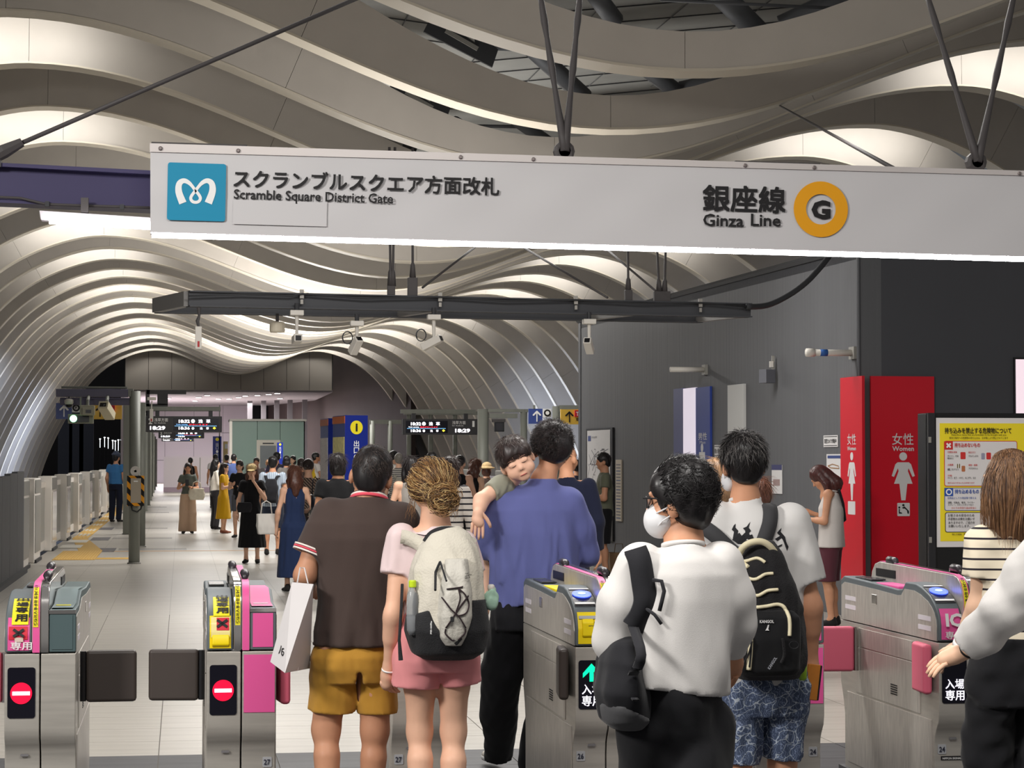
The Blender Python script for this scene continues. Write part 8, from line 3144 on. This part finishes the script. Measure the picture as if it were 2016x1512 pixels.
# ---------------------------------------------------------------- person in white sleeves at the right edge
F8 = Fig(2130, 7.0, 'person in a loose white shirt reaching in at the right picture edge')
J = joints(1.68, head=F8(2150, 950, .02), neck=F8(2150, 1040, 0), shL=F8(2060, 1092, 0), shR=F8(2230, 1092, 0), elL=F8(1985, 1200, .12), wrL=F8(1902, 1282, .28), elR=F8(2250, 1260, 0), wrR=F8(2250, 1380, .1),
           hipL=F8(2115, 1400, 0), hipR=F8(2200, 1400, 0), knL=F8(2110, 1660, .05), knR=F8(2200, 1660, 0), anL=F8(2110, 1880, 0), anR=F8(2200, 1880, -.05))
J['hdL'] = Vector((-.75, .45, -.35))
J['latL'] = Vector((.35, .6, .6))
J['pnL'] = Vector((-.2, -.2, -.95)).normalized()
t_ = F8.t
add_body(t_, J, SK['light'], HV, 1.0, (0, 0, 0), curl=(.55, .4))
f = Field(.04)
f.loft(secs(F8, [(1455, 2030, 2270, 0, .15), (1300, 2040, 2255, 0, .145), (1130, 2046, 2246, 0, .135), (1100, 2062, 2230, 0, .115), (1062, 2110, 2190, 0, .075)]), 2.3)
f.chain([J['shL'], F8(2024, 1140, .06), F8(1985, 1196, .12), F8(1940, 1240, .20)], [.085, .082, .078, .062])
f.sleeve(F8(1940, 1240, .20), F8(1905, 1272, .26), .060, .052)
f.cone(F8(1950, 1262, .18), F8(1925, 1275, .23), .035, .025)
f.chain([J['shR'], J['elR'], J['wrR']], [.085, .075, .06])
fobj('shirt', f, m_wsh, t_, .009, folds(141, .007, 16, 8))
add_trousers(t_, J, m_blkp, 1.0, .05, 1.0, .014)
add_shoes(t_, J, m_blk, None, .012)
add_hair(t_, J, HAIR['black'], 'short', (0, 0, 0), .010)
band(t_, J['wrL'] + (J['wrL'] - J['elL']).normalized() * -.004, (J['wrL'] - J['elL']), .027, .027, .006, m_ink, 'hair_tie', .004)
# ------------------------------------------------------------------ people on the platform
GR = 'people waiting on the platform'


def rgbm(c):
    return c if not isinstance(c, tuple) else cloth('c%02x%02x%02x' % c, c)


def walker(label, px, Y, ytop, rz=0, hair=('short', 'black'), top=('tee', (60, 60, 60)), bottom=('trousers', (40, 40, 48)), sk='warm', arms='down', h=None, female=False, hat=None, shoes=(40, 38, 38), length=.28, nod=0, turn=0, hem=None, feet=True, group=GR, over=None, hemw=None, loose=None):
    sc_ = F_PX / Y
    H = 1.65 + (908 - ytop) / sc_ - .012
    H = max(1.40, min(1.86, H))
    P = at(px, 920, Y)
    t_ = person(label, P.x, Y, math.radians(rz), group)
    s = H / 1.75
    kw = {}
    V = lambda a, b_, c: Vector((a, b_, c)) * s
    if arms == 'phone':
        kw = dict(elR=V(.24, .02, 1.12), wrR=V(.10, .24, 1.20), elL=V(-.24, .02, 1.12), wrL=V(-.10, .24, 1.14))
    elif arms == 'face':
        kw = dict(elL=V(-.24, .08, 1.14), wrL=V(-.04, .16, 1.46), hdL=Vector((.2, -.2, 1)))
    elif arms == 'faceR':
        kw = dict(elR=V(.24, .08, 1.14), wrR=V(.04, .16, 1.46), hdR=Vector((-.2, -.2, 1)))
    elif arms == 'fold':
        kw = dict(elR=V(.24, .0, 1.10), wrR=V(.02, .20, 1.06), elL=V(-.24, .0, 1.12), wrL=V(-.02, .22, 1.14))
    elif arms == 'bagR':
        kw = dict(elR=V(.26, -.02, 1.15), wrR=V(.22, .18, 1.12))
    elif arms == 'stand':
        kw = dict(anL=V(-.12, .1, .085), anR=V(.1, -.08, .085))
    if over:
        kw.update({k: V(*p) for k, p in over.items()})
    J = joints(H, **kw)
    if female:
        for k in ('shL', 'shR'):
            J[k].x *= .88
    if h is None:
        h = .012 if Y < 24 else (.016 if Y < 42 else .020)
    rt = (math.radians(-nod), 0, math.radians(turn))
    add_body(t_, J, SK[sk], h, .95 if female else 1.0, rt, curl=(.5, .5), female=female)
    kind, col = top[0], rgbm(top[1])
    wo = .90 if female else 1.0
    hm = (hem if hem is not None else .86) * s
    if kind == 'tee':
        add_top(t_, J, col, hm, .5, wo, .016, h, seed=int(px), amp=.003, female=female)
    elif kind == 'long':
        add_top(t_, J, col, hm, 1.9, wo, .02, h, seed=int(px), amp=.003, female=female)
    elif kind == 'tank':
        add_top(t_, J, col, hm, 0, wo * .95, loose or .010, h, hemw=hemw, seed=int(px), amp=.002, female=female, name='tank_top')
    elif kind == 'dress':
        L = top[2] * s
        f = Field(.03)
        sec = torso_secs(J, .98 * s, wo, .012, None, female)
        w = top[3] if len(top) > 3 else .26
        sec = [(L, 0, -.01, w * s, .19 * s), ((L + .98 * s) / 2, 0, -.005, (w + .19) / 2 * s, .16 * s), (.90 * s, 0, -.01, .19 * s, .145 * s)] + sec
        f.loft(sec, 2.2)
        if len(top) > 4 and top[4]:
            for S_ in 'LR':
                f.sleeve(J['sh' + S_], J['sh' + S_].lerp(J['el' + S_], top[4]), .07 * s, .075 * s)
        fobj('dress', f, col, t_, h, folds(int(px), .005, 16, 1.5))
    if bottom:
        bk, bc = bottom[0], rgbm(bottom[1])
        if bk == 'trousers':
            add_trousers(t_, J, bc, .98 * s, .06 * s, 1.0, h, (.098, .080, .072), int(px) + 1, .003)
        elif bk == 'wide':
            add_trousers(t_, J, bc, 1.0 * s, .05 * s, 1.0, h, (.105, .115, .125), int(px) + 1, .005)
        elif bk == 'shorts':
            add_trousers(t_, J, bc, .98 * s, .60 * s, 1.0, h, (.105, .090, .08), int(px) + 1, name='shorts')
        elif bk == 'longshorts':
            add_trousers(t_, J, bc, .98 * s, .48 * s, 1.0, h, (.110, .098, .09), int(px) + 1, name='shorts')
    if hair:
        m_ = HAIR[hair[1]] if hair[1] in HAIR else hair[1]
        add_hair(t_, J, m_, hair[0], rt, max(h * .75, .009), 1.0, int(px), .006, length, 1.02)
        if Y < 37 and hair[0] in ('long', 'bob', 'short'):
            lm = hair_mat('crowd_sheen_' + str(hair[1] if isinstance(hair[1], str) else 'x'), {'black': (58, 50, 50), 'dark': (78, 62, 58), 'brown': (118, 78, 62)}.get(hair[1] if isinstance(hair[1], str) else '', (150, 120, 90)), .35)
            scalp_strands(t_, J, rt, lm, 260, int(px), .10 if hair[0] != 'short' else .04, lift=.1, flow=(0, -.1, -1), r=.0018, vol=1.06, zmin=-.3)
    if abs(((rz + turn + 180) % 360) - 180) > 100:
        add_face(t_, J, rt)
    if hat:
        c = J['head']
        q = lambda x, y, z: c + rot_about(Vector((x, y, z)) * s, rt)
        f = Field(.012)
        hk, hc = hat
        mm = rgbm(hc)
        if hk == 'cap':
            f.ell(q(0, -.01, .05), (.092 * s, .105 * s, .078 * s), rt)
            f.cut(q(0, 0, .022), rot_about((0, .0, -1), rt))
            f.ell(q(0, .12, .028), (.072 * s, .075 * s, .014 * s), rt, k=.01)
        elif hk == 'peak':
            f.ell(q(0, -.01, .085), (.118 * s, .125 * s, .030 * s), rt)
            f.cone(q(0, -.01, .05), q(0, -.01, .075), .092 * s, .098 * s)
            f.ell(q(0, .10, .04), (.07 * s, .05 * s, .012 * s), rt)
            f.cut(q(0, 0, .03), rot_about((0, 0, -1), rt))
        else:
            f.ell(q(0, -.01, .06), (.095 * s, .108 * s, .08 * s), rt)
            f.ell(q(0, -.01, .025), (.16 * s, .17 * s, .022 * s), rt, k=.02)
        fobj('hat', f, mm, t_, max(.010, h * .7))
    if feet:
        add_shoes(t_, J, rgbm(shoes), None, max(.014, h))
    return t_, J, s


def hold_bag(name, label, t_, P, size, m, handle=True, cat='bag'):
    """bag beside a figure; P in figure space"""
    R = Matrix.Rotation(t_.rotation_euler.z, 3, 'Z')
    W = Vector(t_.location) + R @ Vector(P)
    b_ = thing(name, W, label, cat, None, t_.rotation_euler.z)
    w, d, hh = size
    f = Field(.02)
    f.loft([(-hh, 0, 0, w * .45, d * .5), (-hh * .6, 0, 0, w * .52, d * .55), (0, 0, 0, w * .48, d * .35)], 4)
    fobj('bag', f, m, b_, .014, folds(int(W.x * 100) % 97, .005, 20, 12))
    if handle:
        obj('handle', MB().tube([(-w * .3, 0, -.01), (-w * .22, 0, hh * .5), (0, 0, hh * .62), (w * .22, 0, hh * .5), (w * .3, 0, -.01)], .008, 6), m, b_, local=True, smooth=True)
    return b_


def back_pack(label, t_, s, m, z=1.18, w=.28, hh=.42):
    R = Matrix.Rotation(t_.rotation_euler.z, 3, 'Z')
    W = Vector(t_.location) + R @ Vector((0, -.20 * s, z * s - hh / 2))
    b_ = thing('backpack', W, label, 'backpack', None, t_.rotation_euler.z)
    f = Field(.03)
    f.loft([(0, 0, 0, w * .42, .06), (.05, 0, 0, w * .5, .085), (hh * .7, 0, 0, w * .48, .08), (hh, 0, .01, w * .3, .05)], 3)
    fobj('bag', f, m, b_, .014, folds(9, .004, 16, 8))
    for sx in (-1, 1):
        strap(b_, [(sx * .08, .04, hh * .95), (sx * .11, .10, hh + .05), (sx * .14, .20, hh + .0)], .05, m, 'strap', .01, 3)
    return b_


navy, blk = (30, 34, 50), (26, 26, 29)
t_, J, s = walker('station guard in blue shirt and dark peaked cap beside the doors', 228, 62, 893, -25, ('crop', 'black'), ('tee', (62, 116, 168)), ('trousers', (28, 32, 48)), 'warm', hat=('peak', (74, 82, 102)), hem=.96)
t_, J, s = walker('woman in tan wide trousers walking and looking at her phone', 370, 52, 912, 180, ('long', 'dark'), ('tee', (92, 98, 92)), ('wide', (196, 166, 142)), 'warm', 'phone', female=True, nod=14, length=.22, hem=.98)
hold_bag('tote_bag', 'cream tote bag carried by the woman in tan trousers', t_, (-.20, .16, 1.02), (.34, .14, .26), cloth('tote_cream', (222, 214, 196)))
pc_ = thing('phone', Vector(t_.location) + Vector((-.02, -.33, 1.15)), 'dark phone in the hand of the woman in tan trousers', 'phone')
obj('case', MB().box((0, 0, 0), (.08, .01, .15)), m_blk, pc_, local=True, bevel=.004)
walker('man in black tank top walking away behind the tan trousers woman', 375, 80, 902, 0, ('crop', 'black'), ('tank', blk), ('shorts', (60, 60, 70)), 'warm')
walker('woman with long black hair in white cardigan facing right', 424, 55, 904, -70, ('long', 'black'), ('long', (224, 216, 204)), ('trousers', (40, 38, 40)), 'light', 'phone', female=True)
walker('woman in long mustard yellow dress facing right', 441, 52, 912, -105, ('long', 'dark'), ('dress', (204, 156, 24), .36, .24, .55), None, 'fair', 'phone', female=True, shoes=(150, 90, 70))
walker('woman in black tee and grey shorts looking down', 472, 49, 907, 165, ('bob', 'dark'), ('tee', blk), ('shorts', (86, 88, 96)), 'fair', 'phone', female=True, nod=18)
t_, J, s = walker('woman with beige cap in long black dress touching her face', 496, 36.8, 914, 172, ('long', 'brown'), ('dress', (22, 22, 25), .28, .25, .5), None, 'fair', 'face', female=True, hat=('cap', (214, 190, 136)), length=.14, nod=10)
bq = hold_bag('shoulder_bag', 'small black shoulder bag of the woman with the beige cap', t_, (.10, .17, .98), (.22, .08, .16), cloth('bag_soft_black', (36, 36, 40)), False)
walker('man in blue tee far behind the yellow dress woman', 460, 72, 895, 0, ('short', 'black'), ('tee', (76, 92, 140)), ('trousers', (50, 52, 60)))
walker('person in white tee far left of the green lift', 424, 80, 892, 10, ('short', 'black'), ('tee', (214, 210, 208)), ('trousers', (60, 60, 66)))
walker('man in dark tee beside the yellow notice board', 446, 84, 888, 0, ('short', 'black'), ('tee', (60, 62, 76)), ('trousers', (44, 44, 50)))
m_ging = stripes('cloth_gingham', srgb(186, 196, 206), srgb(140, 154, 172), 30, 'X', .5)
t_, J, s = walker('man in pale checked shirt with black backpack seen from behind', 537, 40, 899, -12, ('short', 'black'), ('tee', m_ging), ('longshorts', (44, 50, 66)), 'warm')
back_pack('black backpack on the man in the pale checked shirt', t_, s, cloth('pack_dark', (34, 34, 38)), 1.14, .26)
t_, J, s = walker('woman in sleeveless navy maxi dress with shoulder length brown hair', 580, 28.8, 917, 8, ('long', 'brown'), ('dress', (38, 52, 86), .20, .24, 0), None, 'fair', 'bagR', female=True, length=.14)
hold_bag('tote_bag', 'glossy black and white tote on the navy dress woman', t_, (.27, .02, 1.22), (.14, .30, .36), mat('patent_black', srgb(24, 25, 32), .12), True)
hold_bag('shopping_bag', 'white shopping bag between the checked shirt man and navy dress woman', t_, (-.34, .1, .98), (.24, .14, .26), cloth('bag_white_soft', (216, 212, 206)))
m_pat = stripes('cloth_brown_pattern', srgb(60, 50, 46), srgb(150, 126, 108), 22, 'D', .6)
walker('woman in brown patterned blouse behind the navy dress woman', 607, 33, 904, -8, ('bun', 'dark'), ('long', m_pat), ('trousers', (50, 44, 44)), 'fair', female=True)
walker('person in black cap standing before the green lift door', 545, 60, 891, 0, ('short', 'black'), ('tee', (58, 56, 72)), ('trousers', blk), hat=('cap', (28, 28, 32)))
walker('dark haired person right of the lift door in grey top', 564, 56, 898, -20, ('bob', 'black'), ('tee', (120, 116, 112)), ('trousers', blk), female=True)
walker('woman facing the camera before the lift, fringe and white top', 577, 66, 898, 150, ('bob', 'black'), ('tee', (214, 206, 200)), ('trousers', (80, 76, 76)), 'light', female=True)
walker('person with dark bob hair left of the patterned blouse woman', 593, 46, 903, 0, ('bob', 'dark'), ('tee', (70, 60, 58)), ('trousers', blk), female=True)
walker('person in grey tee right behind the beige cap', 505, 64, 902, 170, ('short', 'dark'), ('tee', (130, 126, 128)), ('trousers', (60, 60, 70)), 'warm', 'fold', nod=10)
walker('shopper in purple backpack left of the black cap', 528, 70, 906, 10, ('short', 'light'), ('tee', (74, 60, 104)), ('trousers', (70, 66, 66)))
t_, J, s = walker('worker in white tee and yellow vest right of the green lift', 621, 62, 886, -75, ('crop', 'black'), ('tee', (222, 216, 212)), ('trousers', (72, 56, 96)), 'tan', 'faceR')
f = Field(.03)
f.loft([(.92 * s, 0, -.02, .18 * s, .125 * s), (1.15 * s, 0, -.03, .17 * s, .12 * s), (1.36 * s, 0, -.03, .15 * s, .10 * s)], 2.4)
fobj('vest', f, cloth('vest_yellow', (216, 180, 50)), t_, .02)
walker('person in black tee with black bob before the blue pillar', 665, 25, 893, 4, ('bob', 'black'), ('tee', (22, 22, 24)), ('trousers', blk), 'warm')
walker('man in white tee right of the brown shirt man', 774, 50, 884, -60, ('short', 'black'), ('tee', (222, 220, 216)), ('trousers', (60, 62, 70)), 'fair')
m_gst = stripes('cloth_grey_stripes', srgb(176, 172, 164), srgb(70, 68, 72), 26, 'Z', .55)
t_, J, s = walker('grey haired man in striped tee right of the brown shirt man', 785, 45, 893, 5, ('crop', 'grey'), ('tee', m_gst), ('trousers', (90, 90, 84)), 'fair')
back_pack('beige backpack on the grey haired man', t_, s, cloth('pack_beige', (150, 146, 134)), 1.08, .30)
walker('woman with long straight black hair in grey tank top raising her phone', 808, 26, 898, 12, ('long', 'black'), ('tank', (150, 144, 138)), ('trousers', (70, 72, 78)), 'fair', 'phone', female=True, length=.12)
walker('person in black bucket hat left of the blonde woman', 828, 30, 903, 0, ('bob', 'black'), ('tee', (64, 64, 66)), ('trousers', blk), hat=('bucket', (34, 34, 38)))
walker('man with short black hair behind the blonde woman', 850, 42, 890, 30, ('short', 'black'), ('tee', (220, 220, 216)), ('trousers', blk))
m_bst = stripes('cloth_white_stripes', srgb(214, 206, 198), srgb(40, 38, 44), 17, 'Z', .72)
walker('woman in black and white striped long sleeves behind the blonde woman', 884, 22, 899, 6, ('long', 'dark'), ('long', m_bst), ('trousers', (40, 40, 44)), 'fair', female=True, length=.10)
walker('woman with black ponytail in black tank top', 905, 34, 897, -20, ('pony', 'black'), ('tank', blk), ('trousers', blk), 'fair', 'phone', female=True)
walker('woman with brown hair in long black dress left of the child', 936, 36, 904, -60, ('long', 'brown'), ('dress', (24, 24, 26), .3, .22, 0), None, 'light', 'phone', female=True, length=.12, nod=8)
walker('woman in straw hat beside the black dress woman', 958, 39, 912, -30, ('bob', 'brown'), ('tank', (70, 56, 50)), ('wide', (60, 60, 60)), 'fair', female=True, hat=('bucket', (200, 172, 128)))
walker('bald man with glasses in navy jacket behind the man in blue', 1116, 18.5, 872, -14, None, ('long', (24, 28, 48)), ('trousers', (30, 32, 44)), 'warm', turn=-30)
walker('dark haired person far behind at the grey wall edge', 1136, 38, 906, 0, ('crop', 'black'), ('tee', (30, 32, 50)), ('trousers', blk))
t_, J, s = walker('man in olive tee and black shorts reading his phone by the grey wall', 1190, 31.6, 892, 84, ('short', 'black'), ('tee', (98, 100, 84)), ('longshorts', (20, 20, 22)), 'tan', 'phone', nod=8)
hold_bag('shoulder_bag', 'grey shoulder bag of the man in the olive tee', t_, (-.1, .22, .98), (.2, .1, .2), cloth('bag_mid_grey', (92, 92, 94)), False)
t_, J, s = walker('woman in white sleeveless top and maroon shorts beside the red panel', 1636, 22.0, 908, 62, None, ('tank', (208, 202, 198)), ('longshorts', (92, 50, 60)), 'warm', 'phone', h=.010, female=True, nod=38, hem=.84, over=dict(head=(0, .12, 1.58), neck=(0, .045, 1.44)), hemw=.215, loose=.045)
add_hair(t_, J, hair_mat('auburn', (74, 40, 38), .4), 'long', (math.radians(-38), 0, 0), .009, 1.05, 8, .004, .10, 1.03)
obj('strap', MB().tube([(-.10, -.10, 1.36), (-.02, -.125, 1.22), (.10, -.12, 1.06), (.15, -.02, .98), (.10, .12, .97)], .014, 7), cloth('strap_jet', (26, 26, 28)), t_, local=True, smooth=True)
hold_bag('shoulder_bag', 'black shoulder bag hanging before the woman in white sleeveless top', t_, (.02, .27, 1.0), (.26, .10, .30), cloth('bag_jet2', (24, 24, 26)), False)
walker('woman with long blonde hair partly hidden behind the masked man', 1408, 15, 903, 8, ('long', hair_mat('ash_blonde', (160, 124, 92), .4)), ('tee', (60, 56, 56)), ('trousers', blk), 'light', female=True, length=.2)
walker('person with brown bob partly hidden behind the man in white tee', 1496, 16.5, 940, 0, ('bob', 'brown'), ('tee', (70, 60, 58)), ('trousers', blk), 'fair', female=True)
